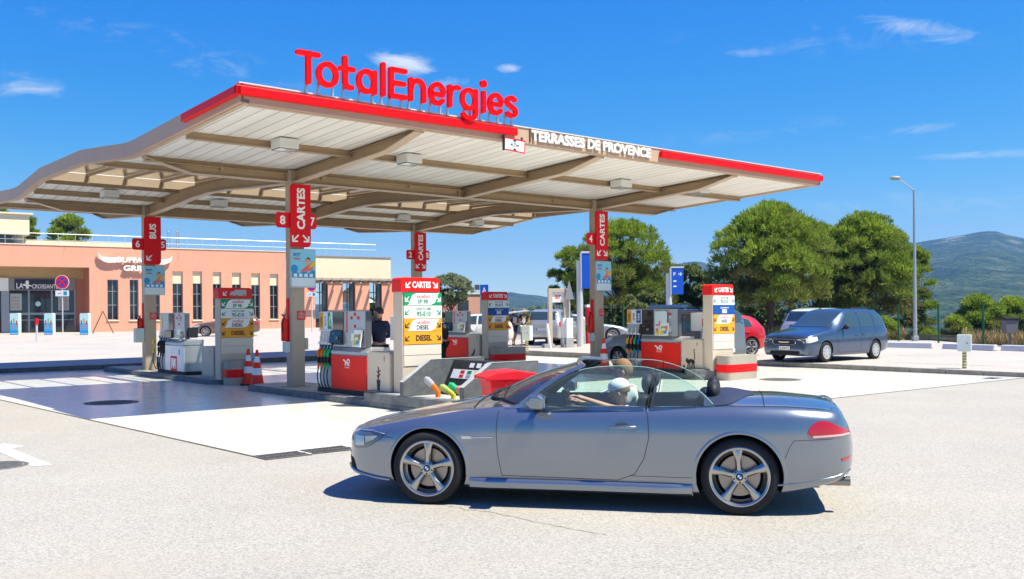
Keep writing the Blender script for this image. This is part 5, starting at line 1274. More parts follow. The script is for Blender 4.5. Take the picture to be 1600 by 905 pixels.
# signs and posters on the columns
def column_sign(t0, w0, word, nums, arrows, poster, lab, lab2, labp):
    T = thing('lane_sign', lab, 'sign', P(t0, w0, 3.24), A0)
    m = MB(); m.prism(rrect(-.20, .30, 0, 1.40, .10, (0, 1, 0, 1)), -.19, -.15, 'y'); pl = m.build('panel', red, T, bevel=.006)
    m = MB(); put_text(m, word, .055, .86 if len(word) > 3 else .98, .3, -.193, bold=.035, rot=R(90), fit=(.92 if len(word) > 3 else .44, .20))
    for (x, an) in arrows: arrow(m, x, .20, .20, -.193, -.19, R(an))
    m.build('lettering', txtw, pl)
    T2 = thing('number_sign', lab2, 'sign', P(t0, w0, 3.24), A0)
    if nums[0]:
        m = MB(); m.prism(rrect(-.53, -.18, .42, .76, .07, (1, 0, 0, 1)), -.145, -.125, 'y'); a = m.build('panel', red, T2, bevel=.004); m = MB(); put_text(m, nums[0], -.37, .59, .3, -.148, bold=.03, fit=(.13, .20)); m.build('number', txtw, a)
    if nums[1]:
        m = MB(); m.prism(rrect(.22, .47, .42, .76, .07, (0, 1, 1, 0)), -.145, -.125, 'y'); a = m.build('panel', red, T2, bevel=.004); m = MB(); put_text(m, nums[1], .365, .59, .3, -.148, bold=.03, fit=(.12, .20)); m.build('number', txtw, a)
    if poster:
        T3 = thing('poster_frame', labp, 'poster', P(t0, w0, 2.34), A0)
        m = MB(); m.bx(-.21, .41, -.20, -.14, 0, .86); m.build('frame', silv, T3, bevel=.008)
        m = MB(); m.bx(-.185, .385, -.204, -.2005, .03, .83); sh = m.build('sheet', mat('poster_pale', (.62, .72, .76), .35), T3)
        m = MB(); y = -.2045
        m.prism([(-.185, .22), (.385, .22), (.385, .83), (-.185, .83)], y - .0005, y, 'y', 0)
        m.prism([(-.185, .22)] + [(-.185 + .57 * i / 12, .36 + .05 * math.sin(i * 1.3)) for i in range(13)] + [(.385, .22)], y - .0012, y - .0007, 'y', 1)
        m.prism([(-.13 + .09 * math.cos(a), .42 + .09 * math.sin(a)) for a in np.linspace(0, 6, 16)], y - .002, y - .0014, 'y', 1)
        m.prism([(.02, .34), (.30, .38), (.37, .50), (.33, .60), (.24, .52), (.14, .46), (.05, .40)], y - .003, y - .0022, 'y', 2)
        m.prism([(.20 + .065 * math.cos(a), .585 + .085 * math.sin(a)) for a in np.linspace(0, 6, 16)], y - .004, y - .0032, 'y', 3)
        m.prism([(.15, .60), (.19, .68), (.26, .67), (.27, .58), (.24, .64), (.19, .64)], y - .005, y - .0042, 'y', 5)
        m.prism([(.22, .42), (.38, .50), (.385, .60), (.30, .55)], y - .0055, y - .005, 'y', 4)
        put_text(m, 'KIT', -.06, .73, .1, y - .003, bold=.03, mi=6, fit=(.17, .07)); put_text(m, 'HERE', -.06, .64, .1, y - .003, bold=.03, mi=7, fit=(.17, .045))
        for k in range(4): m.bx(-.14 + k * .13, -.06 + k * .13, y - .003, y - .001, .24, .31, 8)
        m.build('printing', [mat('poster_blue', (.22, .55, .72), .35), mat('poster_wave', (.03, .28, .55), .35), mat('poster_coral', (.70, .16, .16), .35), mat('poster_skin', (.62, .34, .24), .35), MATS['print_yellow'], mat('poster_hair', (.12, .06, .04), .4), mat('poster_navy', (.02, .06, .28), .4), redtx, sw], sh)
DN = ((-.08, 225), (.17, -45))
column_sign(0, 0, 'CARTES', ('8', '7'), DN, True, 'tall red card payment sign on the nearest column', 'red plates numbered 8 and 7 behind the nearest card sign', 'framed beach poster on the nearest column')
column_sign(9.6, 0, 'CARTES', ('4', None), DN, True, 'tall red card payment sign on the right hand column', 'red plate numbered 4', 'framed beach poster on the right hand column')
column_sign(0, 9.05, 'BUS', ('6', '5'), ((-.05, 225),), True, 'tall red bus sign on the left hand column', 'red plates numbered 6 and 5 behind the bus sign', 'framed beach poster under the bus sign')
column_sign(9.6, 9.05, 'CARTES', ('2', '1'), DN, False, 'small red card payment sign on the rear column', 'red plates numbered 2 and 1 at the rear column', '')
for (t0, w0, lab) in ((0, 0, 'small red notice on the nearest column'), (9.6, 0, 'small red notice on the right hand column'), (0, 9.05, 'small red notice on the bus column')):
    T = thing('notice', lab, 'notice', P(t0, w0, 1.62), A0); m = MB(); m.bx(-.03, .17, -.142, -.1365, 0, .20); m.build('panel', redtx, T); m = MB()
    for k in range(4): m.bx(-.01, .15, -.1445, -.1422, .04 + k * .035, .052 + k * .035)
    m.bx(.05, .09, -.1445, -.1422, .165, .185); m.build('lettering', mat('pale_text', (.7, .45, .45), .5), T)
def extinguisher(t0, w0, lab, z=1.15):
    T = thing('fire_extinguisher', lab, 'fire extinguisher', P(t0, w0, z), A0)
    m = MB(); m.lathe([(0, 0), (.06, 0), (.075, .03), (.075, .42), (.05, .50), (.02, .53), (.02, .56), (0, .56)], 16, 'z', (-.27, 0, 0)); m.build('cylinder', pumpred, T, smooth=50)
    m = MB(); m.tube([(-.27, 0, .55), (-.34, 0, .60)], .015, 6); m.tube([(-.27, 0, .55), (-.27, -.05, .60), (-.35, -.05, .45), (-.35, -.05, .2)], .012, 6); m.build('hose', blackpl, T)
    m = MB(); m.bx(-.20, -.18, -.05, .05, -.05, .95); m.build('backboard', red, T)
extinguisher(0, 0, 'red fire extinguisher on the left side of the nearest column'); extinguisher(9.6, 0, 'red fire extinguisher on the left side of the right hand column'); extinguisher(0, 9.05, 'red fire extinguisher by the bus column')
T = thing('electric_box', 'pale grey electric box on the left side of the bus column', 'box', P(0, 9.05, .95), A0); m = MB(); m.bx(-.44, -.18, -.12, .06, 0, .42); m.build('housing', mat('pale_box', (.50, .56, .55), .45), T, bevel=.012); m = MB(); m.bx(-.42, -.2, -.126, -.1205, .02, .40); m.build('door', MATS['pale_box'], T)
for (t0, lab) in ((0, 'small grey box low on the nearest column, left side'), (9.6, 'small grey box on the right hand column')):
    T = thing('switch_box', lab, 'box', P(t0, 0, .90), A0); m = MB(); m.bx(-.30, -.18, -.10, .05, 0, .24); m.build('housing', MATS['pale_box'], T, bevel=.01)
    m = MB(); m.tube([(-.24, 0, .24), (-.26, 0, .34), (-.20, 0, .4)], .01, 6); m.build('cable', blackpl, T)
T = thing('switch_box', 'small rounded grey box on the right side of the nearest column', 'box', P(0, 0, .95), A0); m = MB(); m.bx(.18, .27, -.1, .04, 0, .26); m.build('housing', mat('box_beige', (.45, .42, .36), .5), T, bevel=.02)

# traffic cones
coner = mat('cone_red', (.80, .035, .015), .45); 
def cone(loc, rz, lab):
    T = thing('traffic_cone', lab, 'traffic cone', loc, rz, 'traffic cones by the pumps')
    m = MB(); m.prism(rrect(-.21, .21, -.21, .21, .04), 0, .035, 'z'); m.build('base', blackpl, T, bevel=.006)
    def r(z): return .165 - (.165 - .028) * (z - .035) / .86
    m = MB()
    for (a, b, mi) in ((.035, .30, 0), (.30, .46, 1), (.46, .60, 0), (.60, .74, 1), (.74, .895, 0)): m.lathe([(r(a), a), (r(b), b)], 28, 'z', mi=mi)
    m.lathe([(r(.895), .895), (.015, .90), (0, .898)], 28, 'z'); m.build('cone_body', [coner, mat('cone_white', (.78, .78, .80), .35)], T, smooth=40)
g = G(402, 605.5); cone((g.x, g.y, .005), .3, 'front traffic cone of the pair beside the lorry totem'); g = G(388.5, 602); cone((g.x, g.y, .005), .7, 'rear traffic cone of the pair, touching the lorry totem block')
g = P(8.9, -.95); cone((g.x, g.y, .13), .2, 'single traffic cone between the right hand column and the nozzles')
# ============================================================ RESTAURANT BUILDING
pink = mat('salmon_render', (.66, .325, .225), .9, var=.07, vscale=.7, bump=.25, bscale=50); pinkshade = mat('salmon_shaded', (.50, .20, .125), .9, var=.06, vscale=1)  # recess walls: the same salmon with the shade put into the colour
beige = mat('cream_render', (.74, .64, .46), .9, var=.05, vscale=.6, bump=.2, bscale=50); ochre = mat('ochre_render', (.50, .36, .19), .9, var=.05)
winglass = mat('window_glass', (.02, .022, .028), .04, coat=.6); frame_w = mat('frame_grey', (.30, .31, .33), .4, .3); rail_m = mat('rail_white', (.60, .61, .62), .4, .3); roofg = mat('roof_grey', (.28, .27, .26), .8)
# stains under the parapet
def add_stains(m):
    t = m.node_tree; b = t.nodes['Principled BSDF']; L = t.links.new; src = b.inputs['Base Color'].links[0].from_socket; geo = t.nodes.new('ShaderNodeTexCoord')
    mp = t.nodes.new('ShaderNodeMapping'); mp.inputs['Scale'].default_value = (1.1, 1.1, .12); L(geo.outputs['Object'], mp.inputs[0])
    n = t.nodes.new('ShaderNodeTexNoise'); n.inputs['Scale'].default_value = 1.3; n.inputs['Detail'].default_value = 6; n.inputs['Roughness'].default_value = .7; L(mp.outputs[0], n.inputs['Vector'])
    sp = t.nodes.new('ShaderNodeSeparateXYZ'); L(geo.outputs['Object'], sp.inputs[0])
    r = t.nodes.new('ShaderNodeMapRange'); r.inputs[1].default_value = .57; r.inputs[2].default_value = .75; r.inputs[4].default_value = .55; L(n.outputs['Fac'], r.inputs[0])
    r2 = t.nodes.new('ShaderNodeMapRange'); r2.inputs[1].default_value = 4.6; r2.inputs[2].default_value = 6.4; L(sp.outputs[2], r2.inputs[0])
    mu = t.nodes.new('ShaderNodeMath'); mu.operation = 'MULTIPLY'; L(r.outputs[0], mu.inputs[0]); L(r2.outputs[0], mu.inputs[1])
    mm = t.nodes.new('ShaderNodeMix'); mm.data_type = 'RGBA'; L(mu.outputs[0], mm.inputs[0]); L(src, mm.inputs[6]); mm.inputs[7].default_value = (.16, .11, .10, 1); L(mm.outputs[2], b.inputs['Base Color'])
add_stains(pink)
FA = GL(0, 522); FANG = R(33); FX = Vector((math.cos(FANG), math.sin(FANG), 0)); FN = Vector((-math.sin(FANG), math.cos(FANG), 0))
def fc(px, py, d=0.):
    r = ray(px, py); o_ = FA + FN * d; k = (o_.x * FN.x + o_.y * FN.y) / (r.x * FN.x + r.y * FN.y)
    q = Vector((r.x * k, k, CAMZ + r.z * k)); e = q - FA; return (e.x * FX.x + e.y * FX.y, q.z - FA.z)
def fx(px, d=0.): return fc(px, 480, d)[0]
B = thing('restaurant_building', 'long salmon pink restaurant with a flat roof, narrow windows and a shop under an overhang', 'building', FA, FANG)
HT = 6.75
xO, xE = fx(140), fx(447)
def wall(name, x0, x1, z0, z1, y0, y1, m_, par=B, holes=()):
    """a wall slab with rectangular holes; holes: (x0, x1, z0, z1) in order"""
    m = MB(); xs_ = [x0]
    for h_ in holes: xs_ += [h_[0], h_[1]]
    xs_.append(x1)
    for i in range(0, len(xs_), 2): m.bx(xs_[i], xs_[i + 1], y0, y1, z0, z1)
    for h_ in holes:
        m.bx(h_[0], h_[1], y0, y1, z0, h_[2]); m.bx(h_[0], h_[1], y0, y1, h_[3], z1)
    return m.build(name, m_, par, weld=False)
slots = []
for (a, b_, lo, hi, infill) in ((168, 185, 500, 437, 0), (203, 216.5, 500, 437, 0), (238, 250, 500, 437, 0), (270, 286, 500, 424, 1), (301.5, 316, 500, 424, 1), (333, 346, 500, 425, 1), (363, 377, 500, 426, 1), (393, 406.5, 500, 427, 1), (422, 435, 500, 428, 1)):
    x0, x1 = fx(a), fx(b_); z0 = fc(a, lo)[1]; z1 = fc(a, hi)[1]; slots.append((x0, x1, max(.9, z0), z1, infill))
wall('wall', xO, xE, 0, HT, 0, .35, pink, holes=[s_[:4] for s_ in slots])
for (x0, x1, z0, z1, inf) in slots:
    W_ = thing_p = bpy.data.objects.new('window', None); C.objects.link(W_); W_.parent = B; W_.location = (x0, .22, z0)
    w_ = x1 - x0; h_ = z1 - z0; hg = h_ - (1.0 if inf else 0)
    m = MB(); m.bx(0, w_, .02, .05, 0, hg); m.build('pane', winglass, W_)
    m = MB()
    for a in (0, w_ * .5 - .02, w_ - .05): m.bx(a, a + .05, -.02, .03, 0, hg)
    for z in (0, hg * .36, hg * .7, hg - .05): m.bx(.05, w_ - .05, -.017, .027, z, z + .05)
    m.build('frame', frame_w, W_)
    if inf: m = MB(); m.bx(0, w_, -.05, .05, hg, h_); m.build('infill_panel', beige, W_)
    m = MB(); m.bx(-.06, w_ + .06, -.30, -.02, -.10, -.005); m.build('sill', beige, W_)
# left: overhang with the shop set back under it
zS = fc(70, 417)[1]; XW = -22
m = MB(); m.bx(XW, xO, 0, .35, zS, HT); m.build('wall', pink, B)
dpt = 2.6
m = MB(); m.bx(xO, xO + .35, .35, dpt, 0, HT - .1); m.build('side_wall', pinkshade, B)
m = MB(); m.bx(XW, xO + .0, .35, dpt + .3, zS - .0, zS + .2); m.build('overhang_soffit', ochre, B)
zs1 = fc(60, 435, dpt)[1]; zs0 = fc(60, 455, dpt)[1]
m = MB(); m.bx(XW, xO, dpt, dpt + .3, zs1, zS); m.build('upper_wall', ochre, B)
xs0, xs1 = fx(13, dpt), fx(118, dpt)
m = MB(); m.bx(xs0, xs1, dpt - .10, dpt + .1, zs0 + .05, zs1); m.build('sign_band', mat('band_grey', (.26, .26, .27), .5), B)
m = MB(); m.bx(xs1, xO, dpt, dpt + .3, 0, zs1); m.build('recess_wall', pinkshade, B)
m = MB(); m.bx(XW, xs0, dpt - .25, dpt + .1, zs0, zs1); m.build('white_sign_band', sw, B)
shop = bpy.data.objects.new('shop_front', None); C.objects.link(shop); shop.parent = B; shop.location = (0, dpt, 0)
m = MB(); m.bx(XW, xs1, .02, .06, 0, zs0 + .05); m.build('pane', winglass, shop)
m = MB(); zm = fc(60, 490, dpt)[1]; zk = fc(60, 500, dpt)[1]
for px in (13, 45, 81, 117): m.bx(fx(px, dpt) - .06, fx(px, dpt) + .06, -.05, .03, 0, zs0 + .05)
m.bx(xs0, xs1, -.045, .025, zm - .1, zm + .06); m.bx(xs0, xs1, -.043, .023, zk - .03, zk + .03); m.bx(fx(2, dpt), fx(12, dpt), -.06, .03, 0, zs0)
m.build('frame', frame_w, shop)
for (a, b_, lab) in ((16, 34, 'pale'), (91, 108, 'warm')):
    x0, z1 = fc(a, 459, dpt); x1, z0 = fc(b_, 485, dpt); m = MB(); m.bx(x0, x1, .0, .018, z0, z1, 0); 
    for k in range(12): m.bx(x0 + (x1 - x0) * (.1 + .25 * (k % 3)), x0 + (x1 - x0) * (.3 + .25 * (k % 3)), -.004, -.001, z0 + (z1 - z0) * (.1 + .2 * (k // 3)), z0 + (z1 - z0) * (.24 + .2 * (k // 3)), 1 + k % 2)
    m.build('menu_poster', [mat('menu_pale', (.42, .45, .42), .5), mat('menu_tan', (.45, .25, .15), .5), mat('menu_grey', (.3, .33, .33), .5)], shop)
m = MB(); cx, cz = fc(59.5, 475, dpt); m.lathe([(0, -.01), (.2, -.01)], 20, 'y', (cx, 0, cz)); m.build('round_sticker', mat('sticker_mint', (.45, .7, .62), .5), shop)
SG = thing('shop_sign', 'dark navy shop sign with white capital lettering over the glass front', 'sign', FA + FN * (dpt - .1) + FX * fx(23, dpt), FANG)
a = fx(23, dpt); m = MB(); m.bx(0, fx(93, dpt) - a, -.08, 0, zs0 + .12, zs1 - .08); m.build('panel', mat('sign_navy', (.035, .035, .06), .4), SG)
m = MB(); zc = (zs0 + zs1) / 2 - .1; put_text(m, 'LA', fx(31, dpt) - a, zc, .5, -.085, bold=.02, fit=(.50, .42)); put_text(m, 'CROISSANTERIE', (fx(50, dpt) + fx(99, dpt)) / 2 - a, zc - .04, .5, -.085, bold=.015, fit=(fx(99, dpt) - fx(50, dpt), .34))
cx = fx(42.5, dpt) - a
m.prism([(cx - .35, zc + .1), (cx - .2, zc + .16), (cx - .1, zc + .1), (cx - .14, zc + .3), (cx - .04, zc + .42), (cx + .1, zc + .40), (cx + .12, zc + .22), (cx + .08, zc + .12), (cx + .3, zc + .02), (cx + .34, zc - .06), (cx + .12, zc - .02), (cx + .1, zc - .22), (cx - .1, zc - .22), (cx - .1, zc - .02), (cx - .22, zc - .02)], -.088, -.081, 'y')
m.build('lettering', txtw, SG)
# restaurant name in white with a pair of horns
x0, z0 = fc(152, 395); x1, z1 = fc(268, 413)
RS = thing('restaurant_sign', 'white restaurant lettering between a pair of white horns on the pink wall', 'sign', FA + FX * x0, FANG)
m = MB()
def q2(px, py): a_, b_ = fc(px, py); return (a_ - x0, b_)
m.prism([q2(*p) for p in ((152, 395), (155, 399), (160, 401.5), (168, 402.2), (181, 402.5), (181, 410.5), (168, 410.8), (160, 408.5), (154.5, 403.5))], -.30, -.12, 'y')
m.build('horn', mat('sign_horn', (.82, .80, .76), .5), RS); m = MB(); m.prism([q2(*p) for p in ((268, 400.5), (264.5, 404), (258, 405.5), (243, 405.2), (243, 413.2), (256, 413.8), (263, 411), (267, 407))], -.30, -.12, 'y')
m.build('horn', mat('sign_horn', (.82, .80, .76), .5), RS)
m = MB(); a_, b_ = q2(211, 406.5); c_ = q2(240, 406)[0] - q2(183, 406)[0]; put_text(m, 'BUFFALO', a_, b_, .5, -.28, bold=.04, depth=.15, fit=(c_, .46)); a_, b_ = q2(212, 419.5); put_text(m, 'GRILL', a_, b_, .5, -.28, bold=.04, depth=.15, fit=(c_ * .70, .46)); m.build('lettering', MATS['sign_horn'], RS)
# roof slab, back and parapet coping
m = MB(); m.bx(XW, xE, .35, 16, HT - .6, HT - .35); m.build('roof', roofg, B); m = MB(); m.bx(XW - .05, xE + .03, -.05, .42, HT, HT + .07); m.build('parapet_coping', beige, B)
m = MB(); m.bx(xE - .35, xE, .35, 16, 0, HT - .02); m.bx(XW, xE, 15.8, 16.1, 0, HT - .03); m.build('rear_wall', pink, B)
# set back low parapet and raised upper storey at the far left
zu0, zu1 = fc(10, 366, 3)[1], fc(10, 334, 3)[1]
m = MB(); m.bx(fx(0, 3) - 12, fx(47, 3), 3, 10, zu0, zu1); m.bx(fx(0, 3) - 12, fx(48, 3) + .2, 2.8, 10.2, zu1, zu1 + .12); m.build('upper_storey', beige, B)
m = MB(); m.bx(fx(0, 3) - 12, fx(20, 3), 3.2, 8, HT - .4, zu0); m.build('upper_window', winglass, B); m = MB(); m.bx(fx(26, 3) - .12, fx(26, 3) + .12, 3.3, 3.6, HT - .4, zu0); m.build('upper_post', frame_w, B)
m = MB(); m.bx(fx(20, 4), fx(216, 4), 4, 4.3, HT - .4, fc(100, 377, 4)[1]); m.build('low_parapet', beige, B)
# railing
R_ = thing('roof_railing', 'white metal railing running along the roof edge', 'railing', FA, FANG); d = 1.2; zr = fc(100, 366, d)[1]; xr0, xr1 = fx(-20, d), fx(588, d)
m = MB(); m.tube([(xr0, d, zr), (xr1, d, zr)], .022, 6); m.tube([(xr0, d, zr - .5), (xr1, d, zr - .5)], .008, 5); m.build('rail', rail_m, R_)
x = xr0; k = 0
while x < xr1 + .1:
    m = MB(); m.tube([(x, d, HT - .4), (x, d, zr)], .018, 5); m.build('post', rail_m, R_); x += (xr1 - xr0) / 26
for px in (263.5, 277.5):
    m = MB(); a, z = fc(px, 360, 6); T = thing('roof_mast', 'thin roof mast, %s of the pair above the pink facade' % ('left' if px < 270 else 'right'), 'mast', FA + FX * a + FN * 6, FANG)
    m.tube([(-.09, 0, HT - .4), (-.09, 0, z)], .03, 5); m.tube([(.09, 0, HT - .4), (.09, 0, z)], .03, 5); 
    for zz in (HT + .3, HT + .7, z - .1): m.tube([(-.09, 0, zz), (.09, 0, zz)], .02, 5)
    m.build('frame', frame_w, T)
# right wing: cream upper block over a pergola and pink pillars
Wg = thing('veranda_wing', 'cream topped veranda wing with pink pillars and a slatted pergola, right end of the restaurant', 'building', FA, FANG)
xw0, xw1 = xE + .01, fx(611, 0.5); zt_ = fc(530, 401.5, .5)[1]; zb_ = fc(530, 437, .5)[1]
m = MB(); m.bx(xw0, xw1, .5, 12, zb_, zt_); m.build('upper_block', beige, Wg); m = MB(); m.bx(xw0, xw1 + .08, .42, 12.1, zt_, zt_ + .08); m.build('coping', roofg, Wg)
m = MB(); m.bx(xw0, xw1, 3.4, 3.6, 0, zb_); wgl = fx(611); 
xp = []
for (a, b_) in ((447, 493), (512.7, 535.6), (555.5, 577.5), (597, 618)):
    x0, x1 = fx(a), fx(b_); m2 = MB(); m2.bx(x0 + (.01 if a == 447 else 0), x1, 0, .45, 0, zb_ - .02); m2.build('pillar', pink, Wg); xp.append((x0, x1))
for i in range(3):
    a, b_ = xp[i][1], xp[i + 1][0]; m2 = MB(); m2.bx(a, b_, .2, .26, 0, .9); 
    for t_ in (0, .38, .62, .94): m2.bx(a + (b_ - a) * t_, a + (b_ - a) * t_ + .09, .2, .25, .9, zb_ - .02)
    m2.bx(a, b_, .2, .25, 3.2, 3.28); m2.build('window_frame', mat('frame_dark', (.04, .035, .035), .5), Wg)
    m2 = MB(); m2.bx(a + (b_ - a) * .55, b_, .22, .23, .9, zb_ - .02); m2.build('pane', winglass, Wg)
m = MB(); zpg = fc(530, 440, -1.2)[1]; x0, x1 = fx(470, -1.2), fx(620, -1.2); m.bx(x0, x1, -1.3, -1.2, zpg - .05, zpg + .1); m.bx(x0, x1, .0 - .12, -.02, zpg - .05, zpg + .1); m.build('pergola_beam', mat('pergola_brown', (.13, .08, .055), .7), Wg)
n = 11; m = MB()
for i in range(n): m.bx(x0 + (x1 - x0) * i / (n - 1) - .06, x0 + (x1 - x0) * i / (n - 1) + .06, -1.5, .42, zpg + .105, zpg + .29); m.bx(x0 + (x1 - x0) * i / (n - 1) - .09, x0 + (x1 - x0) * i / (n - 1) + .09, -1.45, -.3, zpg - .16, zpg - .06)
s_ = m.build('pergola_rafters', mat('pergola_grey', (.38, .33, .29), .7), Wg)
m = MB(); m.bx(x0 - .1, x1 + .1, -1.5, -1.44, zpg + .12, zpg + .30); m.build('pergola_edge', mat('pergola_grey', (0, 0, 0)), Wg)
# parasol seen through the veranda, pink building and canopy beyond
T = thing('parasol', 'white parasol seen through the veranda openings', 'parasol', FA + FX * fx(548, 8) + FN * 8, FANG)
m = MB(); m.lathe([(2.6, 2.4), (0.05, 4.0), (0, 4.05)], 8, 'z'); m.build('canopy', sw, T); m = MB(); m.tube([(0, 0, 0), (0, 0, 3.9)], .05, 6); m.build('pole', frame_w, T)
g = GL(722, 507); T = thing('pink_annexe', 'low pink building behind the small olive tree', 'building', g, R(20))
m = MB(); m.bx(-1.9, 1.9, 0, 5, -.3, 3.0); m.build('wall', pink, T); m = MB(); m.bx(-2.0, 2.0, -.1, 5.1, 3.0, 3.12); m.build('roof_slab', beige, T); m = MB(); m.bx(-.4, .7, -.03, .02, .5, 2.4); m.build('window', winglass, T)

# ---------------- things in front of the building
def round_sign(px, ybase, yc, rpx, lab, sub=None):
    g = GL(px, ybase); s_ = FPX / g.y; r = rpx / s_; T = thing('no_stopping_sign', lab, 'road sign', g, 0)
    H_ = (ybase - yc) / s_
    m = MB(); m.tube([(0, .03, 0), (0, .03, H_ + r * .8)], .045, 8); m.build('post', rail_m, T)
    m = MB(); m.lathe([(0, 0), (r, 0), (r, -.03), (0, -.03)], 32, 'y', (0, 0, H_)); dsk = m.build('disc', sw, T)
    m = MB(); m.lathe([(r * .72, -.034), (r * .94, -.034)], 32, 'y', (0, 0, H_), 0); m.lathe([(0, -.034), (r * .72, -.034)], 32, 'y', (0, 0, H_), 1)
    for a in (45, 135): 
        d_ = Vector((math.cos(R(a)), math.sin(R(a)))) * r * .74; q = MB(); q.ribbon([(-d_.x, -d_.y), (d_.x, d_.y)], r * .2, -.038 - .002 * (a > 90), -.035, caps=False); m.add([(v[0], v[1], v[2] + H_) for v in q.v], q.f, 0)
    m.build('symbol', [redband, mat('sign_violet', (.02, .07, .42), .4)], dsk)
    m = MB(); w = r * .95; m.bx(-w, w, -.03, 0, H_ - r * 2.0, H_ - r * 1.18); pl = m.build('plate', sw, T)
    m = MB(); m.bx(w * .2, w * .75, -.034, -.031, H_ - r * 1.85, H_ - r * 1.32, 0); m.bx(-w * .7, -w * .1, -.034, -.031, H_ - r * 1.62, H_ - r * 1.55, 1); m.build('plate_symbol', [mat('sign_cyan', (.02, .28, .50), .4), silvd], pl)
round_sign(97.8, 521, 441, 11, 'round red and blue no stopping sign in front of the glass shop front'); round_sign(487.5, 519, 447.5, 8, 'round no stopping sign half hidden behind the poster of the nearest column')
for i, (px, lab) in enumerate(((24.5, 'blue and white advertising stand left of the others, by the shop window'), (78, 'blue and white advertising stand between the bollard and the road sign'), (133.5, 'blue and white advertising stand at the corner of the pink wall'))):
    g = GL(px, 523.5); s_ = FPX / g.y; h_ = 34 / s_; w_ = 13.5 / s_; T = thing('advert_stand', lab, 'advertising stand', g, 0, 'advertising stands outside the shop')
    m = MB(); m.prism(rrect(-w_ / 2, w_ / 2, 0, h_, .1, (0, 0, 1, 1)), -.2, .2, 'y'); bd = m.build('board', mat('stand_pale', (.50, .70, .74), .4), T)
    m = MB(); m.bx(-w_ / 2 + .01, w_ / 2 - .01, -.205, -.201, .04, h_ * .55, 0); m.bx(-w_ / 2 + .01, w_ / 2 - .01, -.208, -.204, .04, h_ * .2, 1)
    for k, (a, z, c) in enumerate(((-.2, .62, 2), (.0, .70, 3), (.2, .60, 2), (.15, .40, 4), (-.12, .42, 4))): m.bx(a * w_ * 1.5 - .04, a * w_ * 1.5 + .04, -.213, -.209, (z - .14) * h_, (z + .06) * h_, c)
    m.bx(-w_ / 2 + .05, w_ / 2 - .05, -.213, -.2085, h_ * .07, h_ * .09, 5); m.build('printing', [mat('stand_cyan', (.03, .45, .72), .4), mat('stand_blue', (.02, .25, .62), .4), redtx, MATS['print_green'], MATS['print_pink'], txtw], bd)
g = GL(57.5, 533); T = thing('bollard', 'short grey bollard with a red top in front of the shop', 'bollard', g); s_ = FPX / g.y; h_ = 36 / s_
m = MB(); m.tube([(0, 0, 0), (0, 0, h_ * .72)], .055, 10); m.build('post', rail_m, T); m = MB(); m.tube([(0, 0, h_ * .72), (0, 0, h_ * .93)], .09, 12); m.sphere((0, 0, h_ * .93), (.09, .09, .07), 12, 8); m.build('red_cap', redband, T)
g = GL(161, 521); T = thing('step_ladder', 'brown wooden step ladder standing open against the pink wall', 'ladder', g, R(20)); wood = mat('ladder_wood', (.22, .11, .075), .7); h_ = 35 * g.y / FPX
for sx, y0 in ((-1, 0), (1, 0)):
    m = MB()
    for yy in (-.2, .2): m.tube([(sx * .72, yy, 0), (0, yy * .8, h_)], .035, 6)
    for k in range(1, 6):
        t_ = k / 6; m.tube([(sx * .72 * (1 - t_), -.2, h_ * t_), (sx * .72 * (1 - t_), .2, h_ * t_)], .025, 5)
    m.build('ladder_side', wood, T)

# ---------------- lamp post, road signs, fence, boxes
galv = mat('lamp_galvanised', (.42, .44, .45), .4, .5)
g = GL(1430, 533); s_ = FPX / g.y; H_ = 236 / s_
T = thing('street_lamp', 'tall galvanised street lamp with one angled arm at the edge of the car park', 'street lamp', g)
m = MB(); m.tube([(0, 0, 0), (0, 0, 1.6), (0, 0, H_)], [.10, .085, .05], 12); m.build('pole', galv, T, smooth=40); m = MB(); m.tube([(0, 0, H_ - .02), (-.70, 0, H_ + .50)], [.035, .03], 8); m.build('arm', galv, T)
m = MB(); m.sphere((-.88, 0, H_ + .58), (.26, .15, .09), 18, 10); m.bx(-1.05, -.72, -.1, .1, H_ + .49, H_ + .56); m.build('lamp_head', mat('lamp_head', (.35, .38, .34), .4), T, smooth=60, rot=None)
m = MB(); m.bx(-.13, .13, -.13, .13, 0, .25); m.build('footing', galv, T, bevel=.02)
def panel_sign(px, ytop, ybot, wpx, Y, lab, text):
    p = at(px, ybot, Y); s_ = FPX / Y; h_ = (ybot - ytop) / s_; w_ = wpx / s_; T = thing('direction_sign', lab, 'road sign', (p.x, p.y, lot_z(Y)), R(8)); zb = p.z - lot_z(Y)
    m = MB(); m.bx(-w_ / 2, w_ / 2, -.06, .06, zb, zb + h_); b_ = m.build('panel', mat('panel_blue', (.012, .085, .50), .35), T, bevel=.01)
    m = MB(); m.bx(-w_ / 2 - .02, w_ / 2 + .02, -.08, .08, zb + h_, zb + h_ * 1.06); m.bx(-w_ / 2 - .05, -w_ / 2 - .005, -.08, .08, zb, zb + h_); m.build('edge', rail_m, T)
    m = MB(); m.tube([(-w_ * .62, .1, 0), (-w_ * .62, .1, zb + h_ * .8)], .14, 10); m.build('post', rail_m, T)
    m = MB()
    if text:
        put_text(m, 'P', -w_ * .24, zb + h_ * .77, .5, -.063, bold=.02, fit=(w_ * .17, h_ * .13)); arrow(m, w_ * .2, zb + h_ * .77, w_ * .3, -.064, -.061, 0)
        for k, zz in enumerate((.50, .30)): m.prism([(-w_ * .35, zb + h_ * (zz - .02)), (-w_ * .07, zb + h_ * (zz - .02)), (-w_ * .07, zb + h_ * zz), (-w_ * .14, zb + h_ * (zz + .03)), (-w_ * .3, zb + h_ * (zz + .03)), (-w_ * .35, zb + h_ * zz)], -.064, -.061, 'y')
    else: put_text(m, 'P', w_ * .35, zb + h_ * .7, .5, -.063, bold=.02, fit=(w_ * .2, h_ * .14))
    m.build('symbols', txtw, b_)
